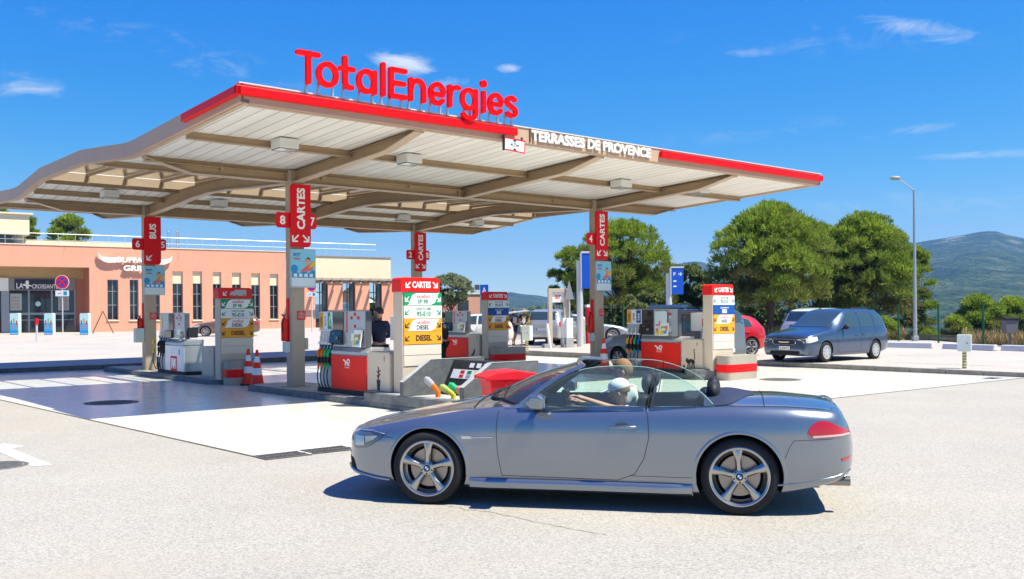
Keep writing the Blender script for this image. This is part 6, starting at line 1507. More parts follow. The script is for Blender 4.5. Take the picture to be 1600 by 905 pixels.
panel_sign(1058, 419, 460, 19.5, 44, 'tall blue parking direction sign with an arrow, between the two pines', True); panel_sign(917, 396, 451, 17, 42, 'tall blue sign half hidden by the right hand column', False)
# blue pedestrian square and its neighbour
p = GL(757, 512); T = thing('pedestrian_sign', 'small blue square sign with a white figure above the rear totem', 'road sign', p); s_ = FPX / p.y
def zz_(y): return (512 - y) / s_
m = MB(); m.tube([(0, .05, 0), (0, .05, zz_(450))], .05, 8); m.build('post', rail_m, T); w_ = 6.5 / s_; m = MB(); m.bx(-w_, w_, -.02, .02, zz_(461), zz_(445)); b_ = m.build('panel', mat('panel_blue', (0, 0, 0)), T)
m = MB(); m.prism([(-w_ * .55, zz_(458.5)), (w_ * .55, zz_(458.5)), (0, zz_(448))], -.024, -.021, 'y', 0); m.prism([(-w_ * .2, zz_(458.4)), (w_ * .2, zz_(458.4)), (0, zz_(452))], -.028, -.0245, 'y', 1); m.build('symbol', [txtw, MATS['panel_blue']], b_)
m = MB(); m.bx(-w_ * 2.3, -w_ * 1.1, -.02, .02, zz_(453), zz_(445)); m.build('side_plate', mat('plate_brown', (.12, .1, .09), .6), T)
# fence: green posts with thin wires
FG = GL(1404, 533); FG2 = GL(1579, 541); fd = (FG2 - FG); fd.z = 0; fd.normalize(); FE = thing('boundary_fence', 'green metal post and wire fence along the far edge of the car park', 'fence', (0, 0, 0)); fgreen = mat('fence_green', (.01, .10, .045), .5)
fpts = []
for k in range(-7, 5):
    q = FG + fd * 2.55 * k
    fpts.append(q)
for q in ((970, 531), (1018, 529)): 
    pass
for q in fpts:
    m = MB(); m.tube([(q.x, q.y, lot_z(q.y) - .6), (q.x, q.y, lot_z(q.y) + 1.75)], .045, 8); m.build('post', fgreen, FE)
m = MB()
for zz in np.arange(.1, 1.7, .2): m.tube([(fpts[0].x, fpts[0].y, lot_z(fpts[0].y) + zz), (fpts[-1].x, fpts[-1].y, lot_z(fpts[-1].y) + zz)], .003, 4)
m.build('wire', fgreen, FE)
FE2 = thing('boundary_fence', 'green fence posts in front of the middle pine tree', 'fence', (0, 0, 0))
q2s = []
for px, py in ((920, 531), (970, 531), (1018, 530), (1068, 529), (1120, 528)):
    q = at(px, 0, 50); m = MB(); m.tube([(q.x, 50, -.5), (q.x, 50, lot_z(50) + 1.9)], .05, 8); m.build('post', fgreen, FE2); q2s.append(q.x)
m = MB()
for zz in np.arange(.2, 1.9, .25): m.tube([(q2s[0], 50, lot_z(50) + zz), (q2s[-1], 50, lot_z(50) + zz)], .003, 4)
m.build('wire', fgreen, FE2)
# wheel stops
stopm = mat('stop_white', (.60, .60, .60), .6, var=.1)
for i, (xa, ya, xb, yb, lab) in enumerate(((1378, 542.5, 1458, 544.5, 'white concrete wheel stop at the foot of the street lamp'), (1475, 545, 1556, 548.5, 'white concrete wheel stop behind the white meter box'), (1566, 548, 1650, 551, 'white concrete wheel stop at the right edge'), (1192, 532, 1214, 533, 'white concrete wheel stop between the red car and the minivan'), (1090, 541, 1160, 542, 'white concrete wheel stop behind the grey van'))):
    a, b_ = GL(xa, ya), GL(xb, yb); d_ = b_ - a; L_ = math.hypot(d_.x, d_.y); T = thing('wheel_stop', lab, 'wheel stop', (a + b_) / 2, math.atan2(d_.y, d_.x), 'white wheel stops along the car park edge')
    m = MB(); m.prism([(-.14, 0), (.14, 0), (.10, .22), (-.08, .22)], -L_ / 2, L_ / 2, 'x'); m.build('kerb_block', stopm, T, bevel=.03)
def meter(px, ytop, ymid, ybot, wpx, lab):
    g = GL(px, ybot); s_ = FPX / g.y; T = thing('meter_box', lab, 'box', g); w_ = wpx / s_; z0, z1 = (ybot - ymid) / s_, (ybot - ytop) / s_
    m = MB(); m.bx(-w_ / 2, w_ / 2, -.12, .14, z0, z1); m.build('housing', mat('meter_white', (.60, .66, .63), .4), T, bevel=.01, rot=(0, 0, R(-28)))
    m = MB(); m.lathe([(0, -.13), (.02, -.13)], 10, 'y', (w_ * .2, 0, (z0 + z1) / 2)); m.build('lock', silvd, T, rot=(0, 0, R(-28)))
    m = MB(); m.bx(-.04, .04, -.04, .04, 0, z0, 0)
    for k in range(6): m.bx(-.042, .042, -.042, .042, z0 * (k + .15) / 6, z0 * (k + .5) / 6, 1)
    m.build('striped_post', [mat('post_yellow', (.62, .58, .22), .5), silvd], T)
    m = MB(); m.tube([(.05, 0, z1), (.05, 0, z1 + .12)], .02, 6); m.sphere((.05, 0, z1 + .15), (.03, .03, .05)); m.build('finial', mat('brass', (.45, .3, .08), .4, .6), T)
meter(1507, 523, 549, 576, 20, 'white meter box on a striped post by the right hand kerb'); meter(824, 509, 532, 550.5, 14, 'white meter box on a striped post beside the two walking women')
g = GL(1578, 542); T = thing('litter_bin', 'dark grey litter bin on a post by the fence', 'bin', g); s_ = FPX / g.y
m = MB(); m.tube([(0, 0, 0), (0, 0, .75)], .05, 8); m.build('post', silvd, T); m = MB(); m.prism([(-.22, .55), (.22, .55), (.27, 1.08), (-.27, 1.08)], -.18, .18, 'y'); m.build('bucket', mat('bin_grey', (.13, .13, .15), .6), T, bevel=.02); m = MB(); m.bx(-.31, .31, -.22, .22, 1.08, 1.18); m.build('lid', blackpl, T, bevel=.03)
# air and water point
g = GL(872, 543); s_ = FPX / g.y; T = thing('air_station', 'pale portal frame with an orange word at the tyre air point', 'air station', g, R(10))
w_ = 31 / s_; h_ = 92 / s_; m = MB(); m.bx(-w_ / 2, -w_ / 2 + .17, -.12, .12, 0, h_); m.bx(w_ / 2 - .17, w_ / 2, -.12, .12, 0, h_); m.bx(-w_ / 2 + .17, w_ / 2 - .17, -.12, .12, h_ - .16, h_); m.build('frame', cream, T, bevel=.01)
m = MB(); m.bx(-w_ / 2 + .17, w_ / 2 - .17, -.06, .06, h_ * .765, h_ - .16); b_ = m.build('panel', sw, T); m = MB(); put_text(m, 'air', 0, h_ * .87, .3, -.062, bold=.03, fit=(.26, .22)); m.build('lettering', mat('air_orange', (.70, .12, .02), .5), b_)
for sx in (-1, 1): m = MB(); m.bx(sx * w_ / 2 - .22, sx * w_ / 2 + .22, -.3, .3, -.02, .16); m.build('foot', conclt, T)
g = GL(890, 543); s_ = FPX / g.y; T = thing('warning_sign', 'back of a grey triangular road sign on a thin post beside the air point', 'road sign', g); m = MB(); m.tube([(0, 0, 0), (0, 0, 95 / s_)], .04, 8); m.build('post', rail_m, T)
m = MB(); a = 7.5 / s_; m.prism([(-a, 75 / s_), (a, 75 / s_), (0, 105 / s_)], -.03, -.05, 'y'); m.build('plate', mat('plate_back', (.35, .36, .38), .5, .3), T)
for (px, yt, yb, wp, c_, lab) in ((889, 497, 543, 11, sw, 'white service cabinet at the foot of the triangular sign'), (881, 497, 543, 6, sw, 'narrow white cabinet inside the air portal'), (908, 499, 538, 11, cream, 'beige service cabinet left of the right hand column'), (919.5, 476, 537, 7.5, red, 'slim red vacuum pillar beside the right hand column')):
    g = GL(px, yb); s_ = FPX / g.y; T = thing('service_cabinet', lab, 'cabinet', g, R(15)); w_ = wp / s_; h_ = (yb - yt) / s_
    m = MB(); m.bx(-w_ / 2, w_ / 2, -.15, .15, .0, h_); m.build('housing', c_, T, bevel=.01); m = MB(); m.bx(-w_ / 2 - .01, w_ / 2 + .01, -.16, .16, 0, h_ * .33) if c_ is not red else m.bx(-w_ / 2 - .01, w_ / 2 + .01, -.16, .16, h_ * .93, h_ * 1.0); m.build('base' if c_ is not red else 'cap', conclt if c_ is not red else sw, T)
    if c_ is red:
        m = MB(); m.sphere((-w_ * .6, -.1, h_ * .42), (.10, .08, .18)); m.build('hose_holder', blackpl, T)
g = GL(858, 545); T = thing('leaning_post', 'thin white leaning post beside the air portal', 'post', g); m = MB(); m.tube([(.05, 0, 0), (-.08, 0, 1.05)], .06, 8); m.build('tube', sw, T)
# ============================================================ OTHER VEHICLES
def make_car(name, label, cat, spec, paint, loc, rz, group=None):
    """spec: dict with car tables and feature polygons; local x = 0 at the front axle, + to the rear"""
    K = Car(**spec['t']); T = thing(name, label, cat, loc, rz, group); wb = spec['wb']; r = spec['r']; x0, x1 = spec['t']['top'][0][0], spec['t']['top'][-1][0]
    xs = sorted(set(list(np.round(np.arange(x0, x0 + .3, .03), 4)) + list(np.round(np.arange(x0 + .3, x1 - .3, .08), 4)) + list(np.round(np.arange(x1 - .3, x1, .025), 4)) + [x1]))
    b = K.body(xs).build('body', [paint, arch_m], T, weld=True); wmax = max(q[1] for q in spec['t']['w'])
    for x in (0, wb):
        for s_ in (-1, 1):
            m = MB(); m.lathe([(0, 0), (r + .045, 0), (r + .045, .42), (0, .42)], 32, 'y', (x, wmax - .35 if s_ > 0 else -wmax - .07, r + .005), 0); c = m.build('arch_cutter', arch_m, T, weld=True); boolean(b, c)
    smooth_by_angle(b.data, 32)
    for s_ in (-1, 1):
        for (nm, bot, top, mt) in spec['side']:
            m = MB(); m.grid(K.side_patch(bot, top, s_, 12, 5, .006 if mt is cglass else .008), flip=(s_ > 0)); m.build(nm, paint if mt == 'paint' else mt, T, smooth=60)
        m = MB()
        for ln in spec['lines']: m.tube(K.line(ln, s_, off=-.001, n=8), .005, 5)
        m.build('panel_gap', seam, T)
        mx_, mz = spec['mirror']; y = K.side_y(mx_, mz); m = MB(); m.sphere((mx_, s_ * (y + .13), mz + .05), (.07, .11, .075), 14, 9); m.tube([(mx_, s_ * (y - .02), mz), (mx_, s_ * (y + .08), mz + .02)], .03, 6); m.build('door_mirror', spec.get('mirror_mat', paint), T, smooth=70)
        for hx, hz in spec['handles']:
            y = K.side_y(hx, hz); m = MB(); m.tube([(hx - .10, s_ * (y + .01), hz), (hx - .08, s_ * (y + .03), hz), (hx + .08, s_ * (y + .03), hz), (hx + .1, s_ * (y + .01), hz)], .014, 6); m.build('door_handle', paint, T)
        if spec.get('trim'):
            (xa, xb, tz) = spec['trim']; m = MB(); m.tube(K.line([(xa, tz), (xb, tz + .01)], s_, off=.002), .018, 6); m.build('side_trim', paint, T)
        if spec.get('rack'):
            xa, xb = spec['rack']; m = MB(); yy = spec['rack_y']; m.tube([(x, s_ * yy, K.top_z(x, yy) + (.05 if i not in (0, 8) else 0)) for i, x in enumerate(np.linspace(xa, xb, 9))], .018, 6); m.build('roof_rack', blackpl, T)
    def tp(nm, xa, xb, ya, yb, mt, curve=.12, off=.008):
        m = MB(); m.grid(K.top_patch(lambda v: xa + curve * v * v, lambda v: xb + curve * v * v * .6, ya, yb, 10, 12, off)); return m.build(nm, mt, T, smooth=60)
    ws = spec['screen']; tp('windscreen', ws[0], ws[1], ws[2], ws[3], cglass)
    rs = spec['rear']; tp('rear_window', rs[0], rs[1], rs[2], rs[3], cglass, rs[4] if len(rs) > 4 else -.05)
    for x in (0, wb):
        for s_ in (-1, 1): wheel(T, x, s_, s_ * (wmax - .115), r=r, rim=spec['rim'], width=.2, spokes=spec.get('spokes', 5), style=spec['wheel'], rot=R(random.uniform(-30, 30)), mt=spec.get('wheel_mat'))
    # front: grille, lower intake, headlights cross the nose; plates
    fx_ = x0
    if spec.get('grille'):
        (gz0, gz1, gy) = spec['grille']; m = MB(); m.prism(rrect(-gy, gy, gz0, gz1, (gz1 - gz0) * .45), fx_ - .012, fx_ + .06, 'x'); g_ = m.build('grille', blackpl, T)
        m = MB(); pts = rrect(-gy, gy, gz0, gz1, (gz1 - gz0) * .45); m.tube([(fx_ - .014, a, b_) for a, b_ in pts + [pts[0]]], .012, 6); m.tube([(fx_ - .018, -.2, (gz0 + gz1) / 2), (fx_ - .022, -.05, (gz0 + gz1) / 2 - .01), (fx_ - .022, .05, (gz0 + gz1) / 2 - .01), (fx_ - .018, .2, (gz0 + gz1) / 2)], .012, 6); m.build('chrome_surround', chrome, g_)
    if spec.get('intake'):
        (iz0, iz1, iy) = spec['intake']; m = MB(); m.prism(rrect(-iy, iy, iz0, iz1, .03), fx_ - .008, fx_ + .06, 'x'); m.build('air_intake', arch_m, T)
    if spec.get('fplate'): number_plate(T, spec['fplate'][0], (fx_ - .025, 0, spec['fplate'][1]), R(-90))
    if spec.get('rplate'): number_plate(T, spec['rplate'][0], (x1 + .012, 0, spec['rplate'][1]), R(90))
    return T, K
HL = [(-.82, .52)]
# --- people carrier
mv = dict(wb=2.87, r=.325, rim=.215, wheel='cover', wheel_mat=mat('cover_silver', (.55, .55, .56), .35, .6), spokes=5,
  t=dict(top=[(-.92, .62), (-.905, .76), (-.85, .87), (-.5, .965), (-.1, 1.03), (.22, 1.075), (.40, 1.14), (.8, 1.36), (1.15, 1.56), (1.4, 1.655), (1.9, 1.70), (2.8, 1.70), (3.3, 1.66), (3.52, 1.58), (3.68, 1.40), (3.80, 1.12), (3.86, .85), (3.88, .6)],
         belt=[(-.92, .57), (-.9, .70), (-.84, .80), (-.4, .90), (.2, .985), (1.0, 1.02), (2.4, 1.05), (3.4, 1.06), (3.72, 1.02), (3.82, .85), (3.88, .55)],
         bot=[(-.92, .42), (-.9, .30), (-.8, .22), (0, .20), (3.0, .21), (3.6, .28), (3.85, .34), (3.88, .42)],
         w=[(-.92, .66), (-.90, .77), (-.82, .87), (-.6, .94), (-.3, .965), (.2, .985), (1.5, .995), (3.0, .99), (3.5, .95), (3.75, .89), (3.85, .82), (3.88, .74)],
         roofw=[(-.92, .80), (.3, .78), (1.0, .72), (1.6, .70), (3.2, .70), (3.88, .80)], crown=[(-.9, .05), (3.9, .05)], waist=.99),
  side=[('side_window', [(1.02, 1.075), (1.95, 1.09)], [(1.28, 1.40), (1.50, 1.575), (1.95, 1.59)], cglass), ('side_window', [(2.02, 1.09), (2.80, 1.10)], [(2.02, 1.59), (2.80, 1.59)], cglass), ('side_window', [(2.88, 1.10), (3.52, 1.12)], [(2.88, 1.585), (3.2, 1.565), (3.36, 1.50)], cglass),
        ('headlight', [(-.908, .62), (-.75, .63), (-.45, .70)], [(-.905, .755), (-.75, .80), (-.47, .82)], mat('lamp_cream', (.60, .60, .50), .15, coat=1.)), ('tail_light', [(3.66, .82), (3.80, .80)], [(3.60, 1.02), (3.75, 1.0)], lampred)],
  lines=[[(.62, .98), (.60, .6), (.68, .30)], [(1.98, 1.06), (1.96, .6), (1.98, .30)], [(2.95, 1.06), (2.90, .9), (2.55, .75), (2.42, .45)], [(.68, .295), (2.4, .295)]], mirror=(.98, 1.05), mirror_mat=blackpl, handles=[(1.72, .86), (2.14, .86)], trim=(.70, 2.42, .62), rack=(1.9, 3.2), rack_y=.60,
  screen=(.34, 1.30, .80, .64), rear=(3.40, 3.72, .56, .70), grille=(.575, .735, .44), intake=(.26, .36, .55), fplate=('FG-878-WZ', .46), rplate=('', .6))
paint_mv = car_paint('slate_blue', (.045, .078, .15), .28, .5)
p1 = GL(1290, 566.5); rzu = A0 - R(3)      # nose towards -u: local +x (rear) runs along u
lat = Vector((math.sin(rzu), -math.cos(rzu), 0)); o_ = p1 - lat * .88
Tm, _k = make_car('people_carrier', 'slate blue people carrier parked alone behind the right hand kerb, nose to the left', 'car', mv, paint_mv, (o_.x, o_.y, lot_z(o_.y) + .0), rzu); Tm.scale = (.93, .95, .97)
# --- hatchback
def hatch(h=1.0, **k):
    d = dict(wb=2.6, r=.32, rim=.24, wheel='multi', spokes=6,
      t=dict(top=[(-.82, .52), (-.80, .63), (-.72, .72), (-.4, .84), (.1, .93), (.45, .985), (.6, 1.04), (1.0, 1.27), (1.3, 1.40), (1.6, 1.455), (2.2, 1.46), (2.8, 1.40), (3.05, 1.30), (3.22, 1.14), (3.32, .98), (3.37, .80), (3.38, .6)],
             belt=[(-.82, .48), (-.8, .58), (-.7, .66), (-.3, .78), (.3, .88), (1.2, .93), (2.4, .97), (3.0, 1.0), (3.25, .96), (3.34, .80), (3.38, .55)],
             bot=[(-.82, .40), (-.8, .28), (-.7, .20), (0, .18), (2.7, .19), (3.15, .25), (3.35, .33), (3.38, .42)],
             w=[(-.82, .45), (-.79, .62), (-.68, .76), (-.45, .85), (0, .885), (1.5, .885), (2.6, .90), (3.0, .87), (3.2, .81), (3.34, .70), (3.38, .58)],
             roofw=[(-.82, .8), (.4, .78), (1.1, .70), (2.4, .68), (3.0, .70), (3.38, .8)], crown=[(-.9, .05), (3.9, .05)], waist=.99),
      side=[('side_window', [(.88, .965), (1.72, .985)], [(1.22, 1.26), (1.40, 1.35), (1.72, 1.375)], cglass), ('side_window', [(1.79, .985), (2.66, 1.02)], [(1.79, 1.375), (2.2, 1.375), (2.62, 1.27)], cglass), ('headlight', [(-.78, .56), (-.6, .575), (-.35, .66)], [(-.76, .67), (-.6, .70), (-.34, .72)], lampclr), ('tail_light', [(3.02, .80), (3.30, .78)], [(3.06, .95), (3.24, .92)], lampred)],
      lines=[[(.66, .90), (.62, .55), (.70, .28)], [(1.75, .95), (1.74, .5), (1.78, .28)], [(2.60, .97), (2.52, .80), (2.28, .62), (2.20, .32)], [(.70, .27), (2.2, .27)]], mirror=(.86, .95), handles=[(1.58, .80), (2.40, .84)],
      screen=(.50, 1.28, .74, .60), rear=(2.86, 3.24, .58, .66), grille=(.50, .60, .30), intake=(.24, .36, .50), fplate=('', .44), rplate=('', .62))
    d.update(k); return d
redp = car_paint('bright_red', (.55, .008, .015), .3, .15); bronze = car_paint('bronze', (.20, .115, .075), .3, .6); whitep = car_paint('white_car', (.70, .70, .70), .3, 0.); silverp = car_paint('silver_car', (.50, .50, .50), .32, .6); greyp = car_paint('grey_car', (.13, .135, .15), .32, .6); dblue = car_paint('deep_blue_car', (.02, .035, .08), .3, .3); vang = car_paint('van_grey', (.16, .17, .19), .35, .5)
p1 = GL(1172, 556); rz = R(24); lat = Vector((math.sin(rz), -math.cos(rz), 0)); o_ = p1 - lat * .78 - Vector((math.cos(rz), math.sin(rz), 0)) * 2.6
make_car('hatchback_car', 'bright red hatchback whose tail shows between the grey van and the people carrier', 'car', hatch(), redp, (o_.x, o_.y, lot_z(o_.y)), rz)
p1 = GL(321, 526); rz = R(14); lat = Vector((math.sin(rz), -math.cos(rz), 0)); o_ = p1 - lat * .78
make_car('hatchback_car', 'bronze brown hatchback parked in front of the pink restaurant', 'car', hatch(), bronze, (o_.x, o_.y, lot_z(o_.y)), rz)
# --- estate seen from behind: white one behind the carrier, silver one by the air point
suv = hatch(wheel='multi', t=dict(top=[(-.85, .60), (-.83, .74), (-.75, .84), (-.4, .96), (.1, 1.04), (.45, 1.10), (.6, 1.16), (1.0, 1.40), (1.3, 1.55), (1.6, 1.62), (2.6, 1.64), (3.1, 1.58), (3.25, 1.50), (3.38, 1.28), (3.50, 1.05), (3.56, .85), (3.58, .6)],
    belt=[(-.85, .55), (-.8, .68), (-.7, .78), (-.3, .90), (.3, .98), (1.2, 1.02), (2.6, 1.06), (3.2, 1.06), (3.42, 1.0), (3.54, .85), (3.58, .55)], bot=[(-.85, .45), (-.8, .32), (-.7, .26), (0, .24), (2.8, .25), (3.3, .30), (3.54, .38), (3.58, .46)],
    w=[(-.85, .5), (-.8, .68), (-.68, .80), (-.45, .88), (0, .91), (1.5, .915), (2.7, .93), (3.2, .90), (3.45, .84), (3.56, .76), (3.58, .68)], roofw=[(-.82, .8), (.4, .78), (1.1, .72), (2.6, .72), (3.2, .74), (3.58, .8)], crown=[(-.9, .05), (3.9, .05)], waist=.99),
    side=[('side_window', [(.90, 1.06), (1.78, 1.08)], [(1.22, 1.40), (1.45, 1.52), (1.78, 1.54)], cglass), ('side_window', [(1.85, 1.08), (2.60, 1.10)], [(1.85, 1.54), (2.60, 1.53)], cglass), ('side_window', [(2.67, 1.10), (3.10, 1.14)], [(2.67, 1.53), (3.0, 1.44)], cglass), ('headlight', [(-.80, .66), (-.6, .68), (-.35, .78)], [(-.78, .78), (-.6, .82), (-.34, .84)], lampclr), ('tail_light', [(3.22, .86), (3.49, .84)], [(3.24, 1.08), (3.45, 1.04)], lampred)],
    mirror=(.90, 1.05), handles=[(1.62, .90), (2.45, .92)], rear=(3.24, 3.46, .62, .72), grille=(.6, .72, .35), rplate=('', .72), wb=2.65, r=.345)
def place_rear(px, py, rz, T_, wbx):
    q = GL(px, py); e = Vector((math.cos(rz), math.sin(rz), 0)); return q - e * wbx
q = place_rear(1245, 551, R(215), None, 3.58); make_car('estate_car', 'white estate car mostly hidden behind the people carrier, tail lamp showing', 'car', suv, whitep, (q.x, q.y, lot_z(q.y)), R(215))
q = place_rear(846, 540.5, R(250), None, 3.58); make_car('estate_car', 'silver estate car seen from behind beside the air portal', 'car', suv, silverp, (q.x, q.y, lot_z(q.y)), R(250))
# --- coupe, nose to the right
cpe = hatch(wb=2.75, r=.335, rim=.26, wheel='multi', spokes=7, t=dict(top=[(-.90, .50), (-.88, .60), (-.8, .68), (-.4, .80), (.2, .90), (.6, .95), (.8, 1.0), (1.3, 1.26), (1.6, 1.37), (1.9, 1.41), (2.4, 1.38), (2.9, 1.24), (3.3, 1.08), (3.6, 1.03), (3.72, .96), (3.78, .8), (3.8, .6)],
    belt=[(-.9, .46), (-.86, .55), (-.8, .62), (-.3, .76), (.4, .86), (1.4, .90), (2.6, .95), (3.2, .98), (3.6, .96), (3.74, .8), (3.8, .55)], bot=[(-.9, .38), (-.86, .26), (-.7, .19), (0, .17), (2.9, .18), (3.4, .25), (3.75, .34), (3.8, .42)],
    w=[(-.9, .45), (-.86, .62), (-.72, .77), (-.45, .87), (0, .90), (1.5, .90), (2.8, .915), (3.3, .88), (3.6, .81), (3.76, .68), (3.8, .55)], roofw=[(-.9, .8), (.6, .78), (1.3, .68), (2.3, .66), (3.2, .72), (3.8, .8)], crown=[(-.9, .05), (3.9, .05)], waist=.99),
    side=[('side_window', [(1.08, .93), (2.05, .96)], [(1.45, 1.22), (1.7, 1.30), (2.05, 1.32)], cglass), ('side_window', [(2.12, .965), (2.95, .99)], [(2.12, 1.32), (2.4, 1.30), (2.85, 1.14)], cglass), ('headlight', [(-.84, .52), (-.6, .55), (-.35, .64)], [(-.82, .62), (-.6, .66), (-.34, .70)], lampclr), ('tail_light', [(3.4, .78), (3.72, .78)], [(3.42, .92), (3.66, .90)], lampred)],
    mirror=(1.08, .93), handles=[(1.85, .80), (2.65, .84)], screen=(.72, 1.55, .74, .58), rear=(2.62, 3.24, .56, .62))
rz = R(180 + 4); p1 = GL(957, 535); lat = Vector((math.sin(rz), -math.cos(rz), 0)); o_ = p1 + lat * .80
make_car('coupe_car', 'grey and silver coupe facing right behind the right hand column', 'car', cpe, car_paint('mid_grey_car', (.30, .31, .33), .32, .6), (o_.x, o_.y, lot_z(o_.y)), rz)
# --- grey van at the pump: axis along v, nose away
van = hatch(wb=2.7, r=.325, rim=.21, wheel='star', t=dict(top=[(-.85, .62), (-.83, .78), (-.72, .92), (-.3, 1.05), (.1, 1.12), (.3, 1.20), (.7, 1.48), (1.0, 1.68), (1.3, 1.77), (2.4, 1.80), (3.1, 1.78), (3.28, 1.70), (3.36, 1.40), (3.40, 1.0), (3.42, .6)],
    belt=[(-.85, .58), (-.8, .72), (-.7, .84), (-.3, .98), (.2, 1.05), (1.2, 1.10), (2.6, 1.12), (3.2, 1.12), (3.36, 1.0), (3.42, .55)], bot=[(-.85, .42), (-.8, .30), (-.7, .23), (0, .21), (2.8, .22), (3.2, .28), (3.4, .34), (3.42, .40)],
    w=[(-.85, .55), (-.8, .72), (-.68, .82), (-.4, .89), (0, .915), (1.5, .92), (2.9, .92), (3.25, .89), (3.38, .84), (3.42, .78)], roofw=[(-.82, .8), (.3, .80), (1.0, .80), (3.1, .80), (3.42, .9)], crown=[(-.9, .05), (3.9, .05)], waist=.99),
    side=[('side_window', [(.75, 1.14), (1.60, 1.15)], [(1.0, 1.52), (1.15, 1.62), (1.60, 1.64)], cglass), ('side_window', [(1.68, 1.15), (2.45, 1.16)], [(1.68, 1.64), (2.45, 1.64)], cglass), ('side_window', [(2.53, 1.16), (3.10, 1.18)], [(2.53, 1.64), (3.06, 1.60)], cglass), ('headlight', [(-.78, .72), (-.5, .76), (-.25, .88)], [(-.76, .86), (-.5, .92), (-.24, .96)], lampclr), ('tail_light', [(3.24, .92), (3.37, .92)], [(3.22, 1.25), (3.33, 1.25)], lampred), ('bumper', [(3.0, .34), (3.40, .36)], [(3.0, .60), (3.40, .60)], mat('bumper_grey', (.06, .062, .065), .6))],
    mirror=(.80, 1.12), mirror_mat=blackpl, handles=[(1.45, .95), (1.85, .95)], screen=(.28, 1.0, .78, .68), rear=(3.245, 3.36, .66, .74, 0.), rplate=('', .62), rack=(1.3, 3.0), rack_y=.66)
rz = A0 - R(90); cl = P(11.85, 0); pr = P(11.85, on_line(1134, 11.85)); o_ = pr - Vector((math.cos(rz), math.sin(rz), 0)) * 3.3
make_car('small_van', 'dark grey window van refuelling behind the red pump with the cat locker', 'van', van, vang, (o_.x, o_.y, .01), rz)
# --- dark blue tall car further back, only its roof shows
q = at(1072, 480, 37); make_car('tall_car', 'dark blue car whose roof shows above the grey van', 'van', van, dblue, (q.x + .2, q.y + 2.2, lot_z(39)), R(250))
# --- white hatchback with its tailgate up
rz = R(-8); q = GL(803, 541); e = Vector((math.cos(rz), math.sin(rz), 0)); o_ = q - e * 3.30 + Vector((0, .75, 0))
T, Kw = make_car('hatchback_car', 'white hatchback with its tailgate open, behind the rear totem', 'car', hatch(), whitep, (o_.x, o_.y, lot_z(o_.y)), rz)
m = MB(); m.prism([(2.80, 1.42), (3.10, 1.52), (3.90, 1.60), (4.05, 1.56), (3.9, 1.53), (3.1, 1.44)], -.62, .62, 'y'); m.build('open_tailgate', whitep, T, bevel=.02)
m = MB(); m.bx(3.255, 3.39, -.55, .55, .75, 1.22); m.build('boot_opening', arch_m, T); m = MB()
for s_ in (-1, 1): m.tube([(3.0, s_ * .55, 1.3), (3.6, s_ * .55, 1.55)], .015, 6)
m.build('gas_strut', blackpl, T)
# ============================================================ VEGETATION
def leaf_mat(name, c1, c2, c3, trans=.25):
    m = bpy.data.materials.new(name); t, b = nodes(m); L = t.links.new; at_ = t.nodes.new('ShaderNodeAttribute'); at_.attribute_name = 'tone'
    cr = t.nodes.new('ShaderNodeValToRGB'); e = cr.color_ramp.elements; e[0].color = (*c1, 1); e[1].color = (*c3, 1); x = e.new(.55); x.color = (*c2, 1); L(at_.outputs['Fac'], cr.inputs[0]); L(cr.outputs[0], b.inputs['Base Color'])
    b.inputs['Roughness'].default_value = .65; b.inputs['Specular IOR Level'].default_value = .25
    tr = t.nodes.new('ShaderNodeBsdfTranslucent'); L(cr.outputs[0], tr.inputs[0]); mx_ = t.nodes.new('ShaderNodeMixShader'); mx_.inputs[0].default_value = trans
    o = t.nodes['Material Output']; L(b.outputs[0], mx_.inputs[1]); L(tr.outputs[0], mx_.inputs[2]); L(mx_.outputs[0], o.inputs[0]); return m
bark = mat('pine_bark', (.095, .062, .048), .9, var=.4, vscale=6, bump=.6, bscale=14); twigm = mat('twig_grey', (.14, .12, .11), .9)
pine_m = leaf_mat('pine_needles', (.19, .165, .06), (.195, .28, .038), (.36, .45, .045), .45); olive_m = leaf_mat('olive_leaves', (.12, .155, .085), (.21, .25, .14), (.33, .36, .21), .35); oak_m = leaf_mat('oak_leaves', (.06, .10, .026), (.14, .185, .06), (.28, .32, .12), .4)
